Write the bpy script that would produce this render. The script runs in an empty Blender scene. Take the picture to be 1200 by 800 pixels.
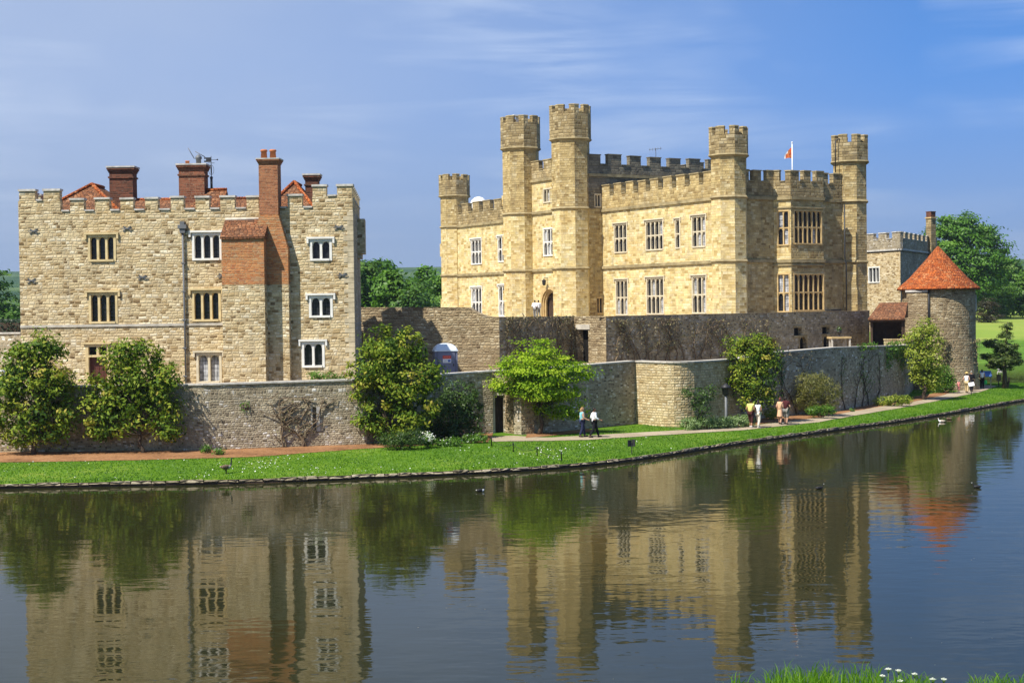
import bpy, bmesh, math, random
import numpy as np
from mathutils import Vector, Matrix

# ------------------------------------------------------------------ scene, camera, light
SC = bpy.context.scene
COL = SC.collection
rng = np.random.default_rng(11)
random.seed(7)

CAM_H, FPX = 8.0, 1750.0                       # eye height above the water, focal length in picture pixels (of 1200)
PITCH, ROLL = 38.0 / 1750.0, 0.013
_f = Vector((0, math.cos(PITCH), -math.sin(PITCH)))
_u0 = Vector((0, math.sin(PITCH), math.cos(PITCH)))
_r0 = Vector((1, 0, 0))
_r = math.cos(ROLL) * _r0 - math.sin(ROLL) * _u0
_u = math.sin(ROLL) * _r0 + math.cos(ROLL) * _u0
EYE = Vector((0, 0, CAM_H))
cam_d = bpy.data.cameras.new('camera')
cam_d.sensor_width = 36.0
cam_d.lens = FPX / 1200.0 * 36.0
cam_d.clip_start = 0.5
cam_d.clip_end = 9000
cam = bpy.data.objects.new('camera', cam_d)
COL.objects.link(cam)
M3 = Matrix((_r, _u, -_f)).transposed()
cam.matrix_world = Matrix.Translation(EYE) @ M3.to_4x4()
SC.camera = cam
SC.view_settings.view_transform = 'Standard'
SC.view_settings.look = 'None'
SC.view_settings.gamma = 1.0
SC.view_settings.use_curve_mapping = False
SC.view_settings.exposure = 0.60
SC.cycles.max_bounces = 8
SC.cycles.transparent_max_bounces = 8
SC.cycles.caustics_reflective = False
SC.cycles.caustics_refractive = False
SC.cycles.sample_clamp_indirect = 6.0

SUN_EL = math.radians(54)
SUN_AZ = math.atan2(-0.745, -0.667)             # measured from +Y towards +X
SUN_DIR = Vector((math.sin(SUN_AZ) * math.cos(SUN_EL), math.cos(SUN_AZ) * math.cos(SUN_EL), math.sin(SUN_EL)))
sun_d = bpy.data.lights.new('sun', 'SUN')
sun_d.energy = 5.0
sun_d.angle = math.radians(0.53)
sun_d.color = (1.0, 0.95, 0.85)
sun = bpy.data.objects.new('sun', sun_d)
sun.rotation_euler = SUN_DIR.to_track_quat('Z', 'Y').to_euler()
sun.location = SUN_DIR * 300
COL.objects.link(sun)

W = bpy.data.worlds.new('World')
SC.world = W
W.use_nodes = True
wt = W.node_tree
wn, wl = wt.nodes, wt.links
bg = wn['Background']
sky = wn.new('ShaderNodeTexSky')
sky.sky_type = 'NISHITA'
sky.sun_disc = False
sky.sun_elevation = SUN_EL
sky.sun_rotation = SUN_AZ
sky.air_density = 1.0
sky.dust_density = 0.25
sky.ozone_density = 3.2
bg.inputs['Strength'].default_value = 0.092


def _n(t, typ, **kw):
    n = t.nodes.new(typ)
    for k, v in kw.items():
        if k in n.inputs:
            n.inputs[k].default_value = v
        else:
            setattr(n, k, v)
    return n


def wmath(op, a, b=None, c=None):
    n = wn.new('ShaderNodeMath')
    n.operation = op
    for i, x in enumerate((a, b, c)):
        if x is None:
            continue
        if isinstance(x, (int, float)):
            n.inputs[i].default_value = x
        else:
            wl.new(x, n.inputs[i])
    return n.outputs[0]


tc = wn.new('ShaderNodeTexCoord')
sep = wn.new('ShaderNodeSeparateXYZ')
wl.new(tc.outputs['Generated'], sep.inputs[0])
up_ = wn.new('ShaderNodeCombineXYZ')
wl.new(sep.outputs[0], up_.inputs[0])
wl.new(sep.outputs[1], up_.inputs[1])
wl.new(wmath('MULTIPLY_ADD', sep.outputs[2], 0.60, 0.20), up_.inputs[2])
nv = wn.new('ShaderNodeVectorMath')
nv.operation = 'NORMALIZE'
wl.new(up_.outputs[0], nv.inputs[0])
wl.new(nv.outputs[0], sky.inputs['Vector'])
# thin cirrus: noise on a high flat cloud layer, seen by direction
az_ = wmath('ARCTAN2', sep.outputs[0], sep.outputs[1])
comb = wn.new('ShaderNodeCombineXYZ')
wl.new(az_, comb.inputs[0])
wl.new(sep.outputs[2], comb.inputs[1])
mp = wn.new('ShaderNodeMapping')
mp.inputs['Rotation'].default_value = (0, 0, math.radians(-16))
mp.inputs['Scale'].default_value = (2.4, 24.0, 1)
mp.inputs['Location'].default_value = (0.35, 0.6, 0)
wl.new(comb.outputs[0], mp.inputs[0])
mp2 = wn.new('ShaderNodeMapping')
mp2.inputs['Scale'].default_value = (5.0, 9.0, 1)
wl.new(comb.outputs[0], mp2.inputs[0])
n1 = wn.new('ShaderNodeTexNoise')
n1.inputs['Scale'].default_value = 1.5
n1.inputs['Detail'].default_value = 7
n1.inputs['Roughness'].default_value = 0.55
n1.inputs['Distortion'].default_value = 0.5
wl.new(mp.outputs[0], n1.inputs[0])
n2 = wn.new('ShaderNodeTexNoise')
n2.inputs['Scale'].default_value = 1.0
n2.inputs['Detail'].default_value = 3
wl.new(mp2.outputs[0], n2.inputs[0])
mr1 = wn.new('ShaderNodeMapRange')
mr1.inputs[1].default_value, mr1.inputs[2].default_value = 0.44, 0.74
wl.new(n1.outputs[0], mr1.inputs[0])
mr2 = wn.new('ShaderNodeMapRange')
mr2.inputs[1].default_value, mr2.inputs[2].default_value = 0.40, 0.70
mr2.inputs[3].default_value, mr2.inputs[4].default_value = 0.0, 1.0
wl.new(n2.outputs[0], mr2.inputs[0])
# thin veil lies heavier in the west (left), air is clearer to the right
veil = wn.new('ShaderNodeMapRange')
veil.inputs[1].default_value, veil.inputs[2].default_value = 0.26, -0.22
veil.inputs[3].default_value, veil.inputs[4].default_value = 0.02, 0.62
wl.new(sep.outputs[0], veil.inputs[0])
wisps = wmath('MULTIPLY', wmath('MULTIPLY', mr1.outputs[0], mr2.outputs[0]), 0.9)
cl = wmath('MINIMUM', wmath('ADD', 0.0, wmath('MULTIPLY', veil.outputs[0], wmath('ADD', 0.72, wmath('MULTIPLY', n2.outputs[0], 0.55)))), 0.8)
hs = wn.new('ShaderNodeHueSaturation')
hs.inputs['Saturation'].default_value = 1.3
wl.new(sky.outputs[0], hs.inputs['Color'])
tint = wn.new('ShaderNodeMix')
tint.data_type = 'RGBA'
tint.blend_type = 'MULTIPLY'
tint.inputs[0].default_value = 1.0
tint.inputs[7].default_value = (1.02, 1.0, 1.18, 1)
wl.new(hs.outputs[0], tint.inputs[6])
mx = wn.new('ShaderNodeMix')
mx.data_type = 'RGBA'
wl.new(cl, mx.inputs[0])
wl.new(tint.outputs[2], mx.inputs[6])
mx.inputs[7].default_value = (4.2, 4.75, 5.8, 1)
mx2 = wn.new('ShaderNodeMix')
mx2.data_type = 'RGBA'
wl.new(wisps, mx2.inputs[0])
wl.new(mx.outputs[2], mx2.inputs[6])
mx2.inputs[7].default_value = (6.0, 6.7, 7.8, 1)
# duller air low over the land
low = wn.new('ShaderNodeMapRange')
low.interpolation_type = 'SMOOTHSTEP'
low.inputs[1].default_value, low.inputs[2].default_value = 0.17, -0.02
low.inputs[3].default_value, low.inputs[4].default_value = 0.0, 0.95
wl.new(sep.outputs[2], low.inputs[0])
mx3 = wn.new('ShaderNodeMix')
mx3.data_type = 'RGBA'
wl.new(low.outputs[0], mx3.inputs[0])
wl.new(mx2.outputs[2], mx3.inputs[6])
mx3.inputs[7].default_value = (2.0, 2.7, 4.1, 1)
wl.new(mx3.outputs[2], bg.inputs['Color'])


# ------------------------------------------------------------------ where a picture point lies in the place
def ray(px, py):
    return _f + _r * ((px - 600.0) / FPX) + _u * ((400.0 - py) / FPX)


def at(px, py, Y):
    d = ray(px, py)
    return EYE + d * (Y / d.y)


def gnd(px, py, z):
    d = ray(px, py)
    return EYE + d * ((z - CAM_H) / d.z)


def hit(px, py, A, B):
    """distance along A->B and height where the sight line meets that vertical plane"""
    d = ray(px, py)
    tx, ty = B[0] - A[0], B[1] - A[1]
    L = math.hypot(tx, ty)
    tx, ty = tx / L, ty / L
    nx, ny = ty, -tx
    k = ((A[0] - EYE.x) * nx + (A[1] - EYE.y) * ny) / (d.x * nx + d.y * ny)
    P = EYE + d * k
    return (P.x - A[0]) * tx + (P.y - A[1]) * ty, P.z


def rect(x0, x1, y0, y1, A, B):
    yc, xc = (y0 + y1) / 2, (x0 + x1) / 2
    return hit(x0, yc, A, B)[0], hit(x1, yc, A, B)[0], hit(xc, y1, A, B)[1], hit(xc, y0, A, B)[1]


# ------------------------------------------------------------------ objects
WL = {}


def thing(name, label, cat, loc, group=None, rz=0.0):
    o = bpy.data.objects.new(name, None)
    o.empty_display_size = 0.3
    o.location = loc
    o.rotation_euler = (0, 0, rz)
    COL.objects.link(o)
    o['label'] = label
    o['category'] = cat
    if group:
        o['group'] = group
    WL[o.name] = Vector(loc)
    return o


def tag(o, label, cat, group=None):
    o['label'] = label
    o['category'] = cat
    if group:
        o['group'] = group
    return o


def kind(o, k):
    o['kind'] = k
    return o


def copy_tree(o, parent=None):
    c = o.copy()
    COL.objects.link(c)
    if parent is not None:
        c.parent = parent
    for ch in list(o.children):
        copy_tree(ch, c)
    return c


def V3(p, z=None):
    return (p[0], p[1], p[2] if z is None else z)


class MV:
    """a second material of the same mesh"""
    def __init__(self, mb, mat):
        self.mb, self.mat = mb, mat

    def slab(self, *a):
        self.mb.slab(*a[:8], self.mat)

    def raw(self, vs, fs, mat=0, smooth=False):
        self.mb.raw(vs, fs, self.mat, smooth)


class MB:
    def __init__(self):
        self.v, self.f, self.m, self.s = [], [], [], []

    def face(self, pts, mat=0, smooth=False):
        i = len(self.v)
        self.v.extend([tuple(p) for p in pts])
        self.f.append(tuple(range(i, i + len(pts))))
        self.m.append(mat)
        self.s.append(smooth)

    def raw(self, vs, fs, mat=0, smooth=False):
        i = len(self.v)
        self.v.extend([tuple(p) for p in vs])
        for f in fs:
            self.f.append(tuple(i + k for k in f))
            self.m.append(mat)
            self.s.append(smooth)

    def prism(self, poly, z0, z1, mat=0, top=None, bottom=True):
        """poly: 2D points; top: optional 2D points of the upper outline"""
        top = top or poly
        n = len(poly)
        vs = [(p[0], p[1], z0) for p in poly] + [(p[0], p[1], z1) for p in top]
        fs = [(i, (i + 1) % n, n + (i + 1) % n, n + i) for i in range(n)]
        fs.append(tuple(range(n, 2 * n)))
        if bottom:
            fs.append(tuple(range(n - 1, -1, -1)))
        self.raw(vs, fs, mat)

    def box(self, c, sx, sy, sz, rz=0.0, mat=0):
        ca, sa = math.cos(rz), math.sin(rz)
        P = [(c[0] + ca * a * sx / 2 - sa * b * sy / 2, c[1] + sa * a * sx / 2 + ca * b * sy / 2) for a, b in ((-1, -1), (1, -1), (1, 1), (-1, 1))]
        self.prism(P, c[2] - sz / 2, c[2] + sz / 2, mat)

    def slab(self, A, B, s0, s1, o0, o1, z0, z1, mat=0):
        """box along A->B from s0 to s1, standing o0..o1 out from the line (outward = towards the viewer's side)"""
        tx, ty = B[0] - A[0], B[1] - A[1]
        L = math.hypot(tx, ty)
        tx, ty = tx / L, ty / L
        nx, ny = ty, -tx
        q = lambda s, o: (A[0] + tx * s + nx * o, A[1] + ty * s + ny * o)
        self.prism([q(s0, o1), q(s1, o1), q(s1, o0), q(s0, o0)], z0, z1, mat)

    def panel(self, A, B, z0, z1, ops=(), depth=0.3, mat=0, out=0.0):
        """one wall face from A to B with real openings and their reveals"""
        tx, ty = B[0] - A[0], B[1] - A[1]
        L = math.hypot(tx, ty)
        tx, ty = tx / L, ty / L
        nx, ny = ty, -tx
        q = lambda s, z, o=0.0: (A[0] + tx * s + nx * (o + out), A[1] + ty * s + ny * (o + out), z)
        ops = [o for o in ops if o[1] > 0 and o[0] < L]
        S = sorted({0.0, L} | {x for o in ops for x in o[:2] if 0 < x < L})
        Z = sorted({z0, z1} | {x for o in ops for x in o[2:4] if z0 < x < z1})
        for a, b in zip(S, S[1:]):
            for c, d in zip(Z, Z[1:]):
                m, k = (a + b) / 2, (c + d) / 2
                if any(o[0] < m < o[1] and o[2] < k < o[3] for o in ops):
                    continue
                self.face([q(a, c), q(b, c), q(b, d), q(a, d)], mat)
        for s0, s1, a, b in [o[:4] for o in ops]:
            self.face([q(s0, a), q(s0, a, -depth), q(s0, b, -depth), q(s0, b)], mat)
            self.face([q(s1, a, -depth), q(s1, a), q(s1, b), q(s1, b, -depth)], mat)
            self.face([q(s0, b), q(s0, b, -depth), q(s1, b, -depth), q(s1, b)], mat)
            self.face([q(s0, a, -depth), q(s0, a), q(s1, a), q(s1, a, -depth)], mat)

    def tube(self, pts, rad, n=6, mat=0, cap=True):
        pts = [Vector(p) for p in pts]
        if isinstance(rad, (int, float)):
            rad = [rad] * len(pts)
        vs, fs = [], []
        prev = None
        for i, p in enumerate(pts):
            t = (pts[min(i + 1, len(pts) - 1)] - pts[max(i - 1, 0)])
            if t.length < 1e-9:
                t = Vector((0, 0, 1))
            t.normalize()
            if prev is None:
                a = t.cross(Vector((0.13, 0.97, 0.2)))
                if a.length < 0.1:
                    a = t.cross(Vector((1, 0, 0)))
            else:
                a = prev - t * prev.dot(t)
            a.normalize()
            prev = a
            b = t.cross(a)
            for k in range(n):
                w = 2 * math.pi * k / n
                vs.append(p + (a * math.cos(w) + b * math.sin(w)) * rad[i])
        for i in range(len(pts) - 1):
            for k in range(n):
                fs.append((i * n + k, i * n + (k + 1) % n, (i + 1) * n + (k + 1) % n, (i + 1) * n + k))
        if cap:
            fs.append(tuple(range(n - 1, -1, -1)))
            e = (len(pts) - 1) * n
            fs.append(tuple(range(e, e + n)))
        self.raw(vs, fs, mat, True)

    def lathe(self, c, prof, n=16, mat=0, smooth=True):
        vs, fs = [], []
        for r, z in prof:
            for k in range(n):
                w = 2 * math.pi * k / n
                vs.append((c[0] + r * math.cos(w), c[1] + r * math.sin(w), c[2] + z))
        for i in range(len(prof) - 1):
            for k in range(n):
                fs.append((i * n + k, i * n + (k + 1) % n, (i + 1) * n + (k + 1) % n, (i + 1) * n + k))
        fs.append(tuple(range(n - 1, -1, -1)))
        e = (len(prof) - 1) * n
        fs.append(tuple(range(e, e + n)))
        self.raw(vs, fs, mat, smooth)

    def ball(self, c, rx, ry, rz, nu=12, nv=8, mat=0, rot=None):
        vs, fs = [], []
        for j in range(nv + 1):
            t = math.pi * j / nv
            for i in range(nu):
                w = 2 * math.pi * i / nu
                p = Vector((rx * math.sin(t) * math.cos(w), ry * math.sin(t) * math.sin(w), rz * math.cos(t)))
                if rot is not None:
                    p = rot @ p
                vs.append((c[0] + p.x, c[1] + p.y, c[2] + p.z))
        for j in range(nv):
            for i in range(nu):
                fs.append((j * nu + i, (j + 1) * nu + i, (j + 1) * nu + (i + 1) % nu, j * nu + (i + 1) % nu))
        self.raw(vs, fs, mat, True)

    def build(self, name, mats, parent=None, loc=None, weld=False):
        if not isinstance(mats, (list, tuple)):
            mats = [mats]
        org = WL[parent.name] if parent is not None else Vector(loc or (0, 0, 0))
        me = bpy.data.meshes.new(name)
        v = np.array(self.v, dtype=float).reshape(-1, 3)
        me.from_pydata((v - np.array(org)).tolist(), [], self.f)
        for m in mats:
            me.materials.append(m)
        me.polygons.foreach_set('material_index', self.m)
        me.polygons.foreach_set('use_smooth', self.s)
        # metric UVs: along the wall and up it
        uv = me.uv_layers.new(name='UVMap')
        nl = len(me.loops)
        li = np.zeros(nl, dtype=np.int32)
        me.loops.foreach_get('vertex_index', li)
        npoly = len(me.polygons)
        nor = np.zeros(npoly * 3)
        me.polygons.foreach_get('normal', nor)
        nor = nor.reshape(-1, 3)
        tot = np.zeros(npoly, dtype=np.int32)
        me.polygons.foreach_get('loop_total', tot)
        N = np.repeat(nor, tot, axis=0)
        P = v[li]
        hl = np.hypot(N[:, 0], N[:, 1])
        flat = hl < 0.12
        hs_ = np.where(flat, 1, hl)
        T = np.stack([np.where(flat, 1, -N[:, 1] / hs_), np.where(flat, 0, N[:, 0] / hs_)], axis=1)
        u_ = P[:, 0] * T[:, 0] + P[:, 1] * T[:, 1]
        up = np.stack([np.where(flat, 0, -N[:, 0] * N[:, 2] / hs_), np.where(flat, 1, -N[:, 1] * N[:, 2] / hs_), np.where(flat, 0, hl)], axis=1)
        v_ = (P * up).sum(axis=1)
        uv.data.foreach_set('uv', np.stack([u_, v_], axis=1).ravel())
        me.update()
        if weld:
            bm = bmesh.new()
            bm.from_mesh(me)
            bmesh.ops.remove_doubles(bm, verts=bm.verts, dist=0.0005)
            bm.to_mesh(me)
            bm.free()
        o = bpy.data.objects.new(name, me)
        COL.objects.link(o)
        WL[o.name] = org
        if parent is not None:
            o.parent = parent
        else:
            o.location = org
        return o


# ------------------------------------------------------------------ materials
def mat_new(name):
    m = bpy.data.materials.new(name)
    m.use_nodes = True
    t = m.node_tree
    b = t.nodes['Principled BSDF']
    return m, t, b


def mixc(t, fac, a, b, blend='MIX'):
    n = t.nodes.new('ShaderNodeMix')
    n.data_type = 'RGBA'
    n.blend_type = blend
    for i, x in ((0, fac), (6, a), (7, b)):
        if isinstance(x, (int, float)):
            n.inputs[i].default_value = x
        elif isinstance(x, (tuple, list)):
            n.inputs[i].default_value = (x[0], x[1], x[2], 1)
        else:
            t.links.new(x, n.inputs[i])
    return n.outputs[2]


def mrange(t, x, a, b, c=0.0, d=1.0):
    n = t.nodes.new('ShaderNodeMapRange')
    for i, k in ((1, a), (2, b), (3, c), (4, d)):
        n.inputs[i].default_value = k
    t.links.new(x, n.inputs[0])
    return n.outputs[0]


def noise(t, vec, scale, detail=3, rough=0.55):
    n = t.nodes.new('ShaderNodeTexNoise')
    n.inputs['Scale'].default_value = scale
    n.inputs['Detail'].default_value = detail
    n.inputs['Roughness'].default_value = rough
    if vec is not None:
        t.links.new(vec, n.inputs['Vector'])
    return n


def ramp(t, x, cols):
    n = t.nodes.new('ShaderNodeValToRGB')
    e = n.color_ramp.elements
    k = len(cols)
    pos = [i / (k - 1) for i in range(k)]
    while len(e) < k:
        e.new(0.5)
    for i, c in enumerate(cols):
        e[i].position = pos[i]
        e[i].color = (c[0], c[1], c[2], 1)
    t.links.new(x, n.inputs[0])
    return n.outputs[0]


def plain(name, col, rough=0.7, spec=0.3, metal=0.0, var=0.12, scale=3.0):
    m, t, b = mat_new(name)
    tcn = t.nodes.new('ShaderNodeTexCoord')
    n = noise(t, tcn.outputs['Object'], scale, 4)
    f = mrange(t, n.outputs[0], 0.3, 0.7)
    c = mixc(t, f, tuple(x * (1 - var) for x in col), tuple(min(1, x * (1 + var)) for x in col))
    t.links.new(c, b.inputs['Base Color'])
    b.inputs['Roughness'].default_value = rough
    b.inputs['Specular IOR Level'].default_value = spec
    b.inputs['Metallic'].default_value = metal
    return m


def masonry(name, cols, w, h, mortar, jitter=0.8, warp=0.12, joint=(0.02, 0.10), stain=0.25, bump=0.5, blotch=None, coursed=False, rough=0.9, rowvar=1.0, grain=(0.72, 1.25), patch=0.25, streak=0.0):
    """stones in metric UVs: every stone its own tone, mortar joints, weather stains, relief"""
    m, t, b = mat_new(name)
    L = t.links
    tcn = t.nodes.new('ShaderNodeTexCoord')
    uv = tcn.outputs['UV']
    nz = noise(t, uv, 1.7, 3)
    sub = t.nodes.new('ShaderNodeVectorMath')
    sub.operation = 'SUBTRACT'
    L.new(nz.outputs['Color'], sub.inputs[0])
    sub.inputs[1].default_value = (0.5, 0.5, 0.5)
    scl = t.nodes.new('ShaderNodeVectorMath')
    scl.operation = 'SCALE'
    L.new(sub.outputs[0], scl.inputs[0])
    scl.inputs['Scale'].default_value = warp
    add = t.nodes.new('ShaderNodeVectorMath')
    L.new(uv, add.inputs[0])
    L.new(scl.outputs[0], add.inputs[1])
    if coursed:
        # courses of uneven height, each with its own run of uneven stones
        def mth(op, a, b=None, c=None):
            n = t.nodes.new('ShaderNodeMath')
            n.operation = op
            for i, x in enumerate((a, b, c)):
                if x is None:
                    continue
                if isinstance(x, (int, float)):
                    n.inputs[i].default_value = x
                else:
                    L.new(x, n.inputs[i])
            return n.outputs[0]
        sx = t.nodes.new('ShaderNodeSeparateXYZ')
        L.new(add.outputs[0], sx.inputs[0])
        hn = t.nodes.new('ShaderNodeTexNoise')
        hn.noise_dimensions = '1D'
        hn.inputs['Scale'].default_value = 0.45 / h
        hn.inputs['Detail'].default_value = 1
        L.new(sx.outputs[1], hn.inputs['W'])
        vv = mth('ADD', mth('DIVIDE', sx.outputs[1], h), mth('MULTIPLY', hn.outputs[0], 1.1 * rowvar))
        row = mth('FLOOR', vv)
        fr = mth('FRACT', vv)
        rw_ = t.nodes.new('ShaderNodeTexWhiteNoise')
        rw_.noise_dimensions = '1D'
        L.new(row, rw_.inputs['W'])
        uu = mth('ADD', mth('DIVIDE', sx.outputs[0], w), mth('MULTIPLY', rw_.outputs[0], 31.0))
        uu = mth('MULTIPLY', uu, 1.0)
        cb = t.nodes.new('ShaderNodeCombineXYZ')
        L.new(uu, cb.inputs[0])
        L.new(mth('MULTIPLY_ADD', row, 5.0, 0.5), cb.inputs[1])
        vo = t.nodes.new('ShaderNodeTexVoronoi')
        vo.voronoi_dimensions = '2D'
        vo.inputs['Scale'].default_value = 1
        vo.inputs['Randomness'].default_value = jitter
        L.new(cb.outputs[0], vo.inputs['Vector'])
        sp = t.nodes.new('ShaderNodeSeparateColor')
        L.new(vo.outputs['Color'], sp.inputs[0])
        tone = sp.outputs[0]
        ve = t.nodes.new('ShaderNodeTexVoronoi')
        ve.voronoi_dimensions = '2D'
        ve.feature = 'DISTANCE_TO_EDGE'
        ve.inputs['Scale'].default_value = 1
        ve.inputs['Randomness'].default_value = jitter
        L.new(cb.outputs[0], ve.inputs['Vector'])
        edge_v = mth('MULTIPLY', mth('MINIMUM', fr, mth('SUBTRACT', 1.0, fr)), h)
        edge_u = mth('MULTIPLY', ve.outputs['Distance'], w)
        ed = mth('MINIMUM', edge_u, edge_v)
        stone = mrange(t, ed, joint[0] * 0.35, joint[0] * 1.1)
        hgt = mrange(t, ed, 0.0, joint[0] * 2.5)
    else:
        mpn = t.nodes.new('ShaderNodeMapping')
        mpn.inputs['Scale'].default_value = (1 / w, 1 / h, 1)
        L.new(add.outputs[0], mpn.inputs[0])
        vo = t.nodes.new('ShaderNodeTexVoronoi')
        vo.voronoi_dimensions = '2D'
        vo.inputs['Scale'].default_value = 1
        vo.inputs['Randomness'].default_value = jitter
        L.new(mpn.outputs[0], vo.inputs['Vector'])
        sp = t.nodes.new('ShaderNodeSeparateColor')
        L.new(vo.outputs['Color'], sp.inputs[0])
        tone = sp.outputs[0]
        ve = t.nodes.new('ShaderNodeTexVoronoi')
        ve.voronoi_dimensions = '2D'
        ve.feature = 'DISTANCE_TO_EDGE'
        ve.inputs['Scale'].default_value = 1
        ve.inputs['Randomness'].default_value = jitter
        L.new(mpn.outputs[0], ve.inputs['Vector'])
        stone = mrange(t, ve.outputs['Distance'], joint[0], joint[1])
        hgt = mrange(t, ve.outputs['Distance'], 0.0, 0.3)
    col = ramp(t, tone, cols)
    # grain inside each stone
    ng = noise(t, uv, 9.0, 4, 0.65)
    np_ = noise(t, uv, 1.1, 3, 0.6)
    gm = t.nodes.new('ShaderNodeMath')
    gm.operation = 'MULTIPLY'
    L.new(mrange(t, ng.outputs[0], 0.25, 0.75, *grain), gm.inputs[0])
    L.new(mrange(t, np_.outputs[0], 0.3, 0.7, 1 - patch, 1 + patch * 0.6), gm.inputs[1])
    g = gm.outputs[0]
    gc = t.nodes.new('ShaderNodeCombineColor')
    for i in range(3):
        L.new(g, gc.inputs[i])
    col = mixc(t, 1.0, col, gc.outputs[0], 'MULTIPLY')
    col = mixc(t, stone, mortar, col)
    # weather stains with a shape of their own
    ns = noise(t, uv, 0.33, 5, 0.62)
    s_ = mrange(t, ns.outputs[0], 0.42, 0.72)
    dark = blotch or tuple(c * 0.55 for c in cols[0])
    sm = t.nodes.new('ShaderNodeMath')
    sm.operation = 'MULTIPLY'
    L.new(s_, sm.inputs[0])
    sm.inputs[1].default_value = stain
    col = mixc(t, sm.outputs[0], col, dark)
    if streak:
        # old rain runs: long in the height, narrow across, with ragged ends
        mst = t.nodes.new('ShaderNodeMapping')
        mst.inputs['Scale'].default_value = (1.9, 0.17, 1)
        L.new(uv, mst.inputs[0])
        nst = noise(t, mst.outputs[0], 1.0, 5, 0.65)
        kst = t.nodes.new('ShaderNodeMath')
        kst.operation = 'MULTIPLY'
        L.new(mrange(t, nst.outputs[0], 0.52, 0.74), kst.inputs[0])
        kst.inputs[1].default_value = streak
        col = mixc(t, kst.outputs[0], col, (0.17, 0.15, 0.11))
    L.new(col, b.inputs['Base Color'])
    b.inputs['Roughness'].default_value = rough
    b.inputs['Specular IOR Level'].default_value = 0.15
    ad = t.nodes.new('ShaderNodeMath')
    ad.operation = 'MULTIPLY_ADD'
    L.new(ng.outputs[0], ad.inputs[0])
    ad.inputs[1].default_value = 0.5
    L.new(hgt, ad.inputs[2])
    bu = t.nodes.new('ShaderNodeBump')
    bu.inputs['Strength'].default_value = bump
    bu.inputs['Distance'].default_value = 0.06
    L.new(ad.outputs[0], bu.inputs['Height'])
    L.new(bu.outputs[0], b.inputs['Normal'])
    return m


def leaf_mat(name, cols, trans=0.3, rough=0.45, spec=0.25):
    m, t, b = mat_new(name)
    L = t.links
    a = t.nodes.new('ShaderNodeAttribute')
    a.attribute_name = 'tint'
    c = ramp(t, a.outputs['Fac'], cols)
    L.new(c, b.inputs['Base Color'])
    b.inputs['Roughness'].default_value = rough
    b.inputs['Specular IOR Level'].default_value = spec
    tr = t.nodes.new('ShaderNodeBsdfTranslucent')
    tcol = mixc(t, 1.0, c, (1.15, 1.3, 0.5), 'MULTIPLY')
    L.new(tcol, tr.inputs['Color'])
    ms = t.nodes.new('ShaderNodeMixShader')
    ms.inputs[0].default_value = trans
    L.new(b.outputs[0], ms.inputs[1])
    L.new(tr.outputs[0], ms.inputs[2])
    L.new(ms.outputs[0], t.nodes['Material Output'].inputs['Surface'])
    return m


M = {}
# cream rubble of the square house
M['rubble'] = masonry('cream_rubble', [(0.15, 0.095, 0.045), (0.36, 0.26, 0.13), (0.58, 0.465, 0.27), (0.68, 0.565, 0.35), (0.55, 0.43, 0.24), (0.76, 0.67, 0.48), (0.47, 0.34, 0.165)],
                      0.31, 0.155, (0.45, 0.35, 0.205), 1.0, 0.20, (0.020, 0), 0.34, 0.4, (0.46, 0.31, 0.13), True, patch=.3, streak=.25)
# warm ashlar of the castle
M['ashlar'] = masonry('warm_ashlar', [(0.36, 0.255, 0.10), (0.59, 0.465, 0.205), (0.70, 0.58, 0.30), (0.64, 0.52, 0.25), (0.75, 0.66, 0.41), (0.49, 0.39, 0.20)],
                      0.46, 0.225, (0.53, 0.42, 0.22), 1.0, 0.06, (0.014, 0), 0.42, 0.3, (0.53, 0.33, 0.105), True, rowvar=.5, patch=.3, grain=(.76, 1.18), streak=.42)
M['ashlar_old'] = masonry('weathered_ashlar', [(0.19, 0.135, 0.06), (0.36, 0.27, 0.13), (0.46, 0.36, 0.19), (0.29, 0.215, 0.10), (0.52, 0.43, 0.26)],
                          0.5, 0.26, (0.24, 0.175, 0.09), 1.0, 0.10, (0.018, 0), 0.5, 0.6, (0.14, 0.11, 0.065), True, rowvar=.7, patch=.35, streak=.5)
M['ashlar_dark'] = masonry('tower_and_shade_ashlar', [(0.25, 0.17, 0.07), (0.46, 0.345, 0.15), (0.56, 0.44, 0.215), (0.39, 0.285, 0.12), (0.63, 0.53, 0.31)],
                           0.44, 0.225, (0.40, 0.30, 0.145), 1.0, 0.08, (0.016, 0), 0.45, 0.45, (0.27, 0.19, 0.085), True, rowvar=.6, patch=.38, streak=.6)  # browner tower stone; on walls turned from the sun it paints their shade
M['shade_grey'] = masonry('shade_grey_ashlar', [(0.13, 0.115, 0.085), (0.22, 0.19, 0.135), (0.28, 0.245, 0.17), (0.17, 0.15, 0.11)],
                          0.5, 0.25, (0.13, 0.11, 0.08), warp=0.1, joint=(0.02, 0), stain=0.4, bump=0.5, coursed=True)  # dark grey carries the shade of the gate block's flanks in its colour
M['quoin'] = plain('cream_quoin_stone', (0.50, 0.42, 0.28), 0.85, 0.15, var=0.3, scale=2.0)
M['trim'] = plain('grey_trim_stone', (0.47, 0.43, 0.36), 0.85, 0.15, var=0.25, scale=2.5)
M['coping'] = plain('pale_coping_stone', (0.50, 0.47, 0.42), 0.85, 0.15, var=0.3, scale=3.5)
M['string'] = plain('string_course_stone', (0.30, 0.24, 0.13), 0.9, 0.15, var=0.35, scale=1.5)
M['tan_frame'] = plain('tan_window_stone', (0.50, 0.36, 0.17), 0.85, 0.15, var=0.2, scale=2.0)
M['pale_frame'] = plain('pale_window_stone', (0.58, 0.51, 0.37), 0.8, 0.2, var=0.15, scale=2.0)
M['white_frame'] = plain('white_window_stone', (0.74, 0.72, 0.66), 0.8, 0.2, var=0.1, scale=2.0)
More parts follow.
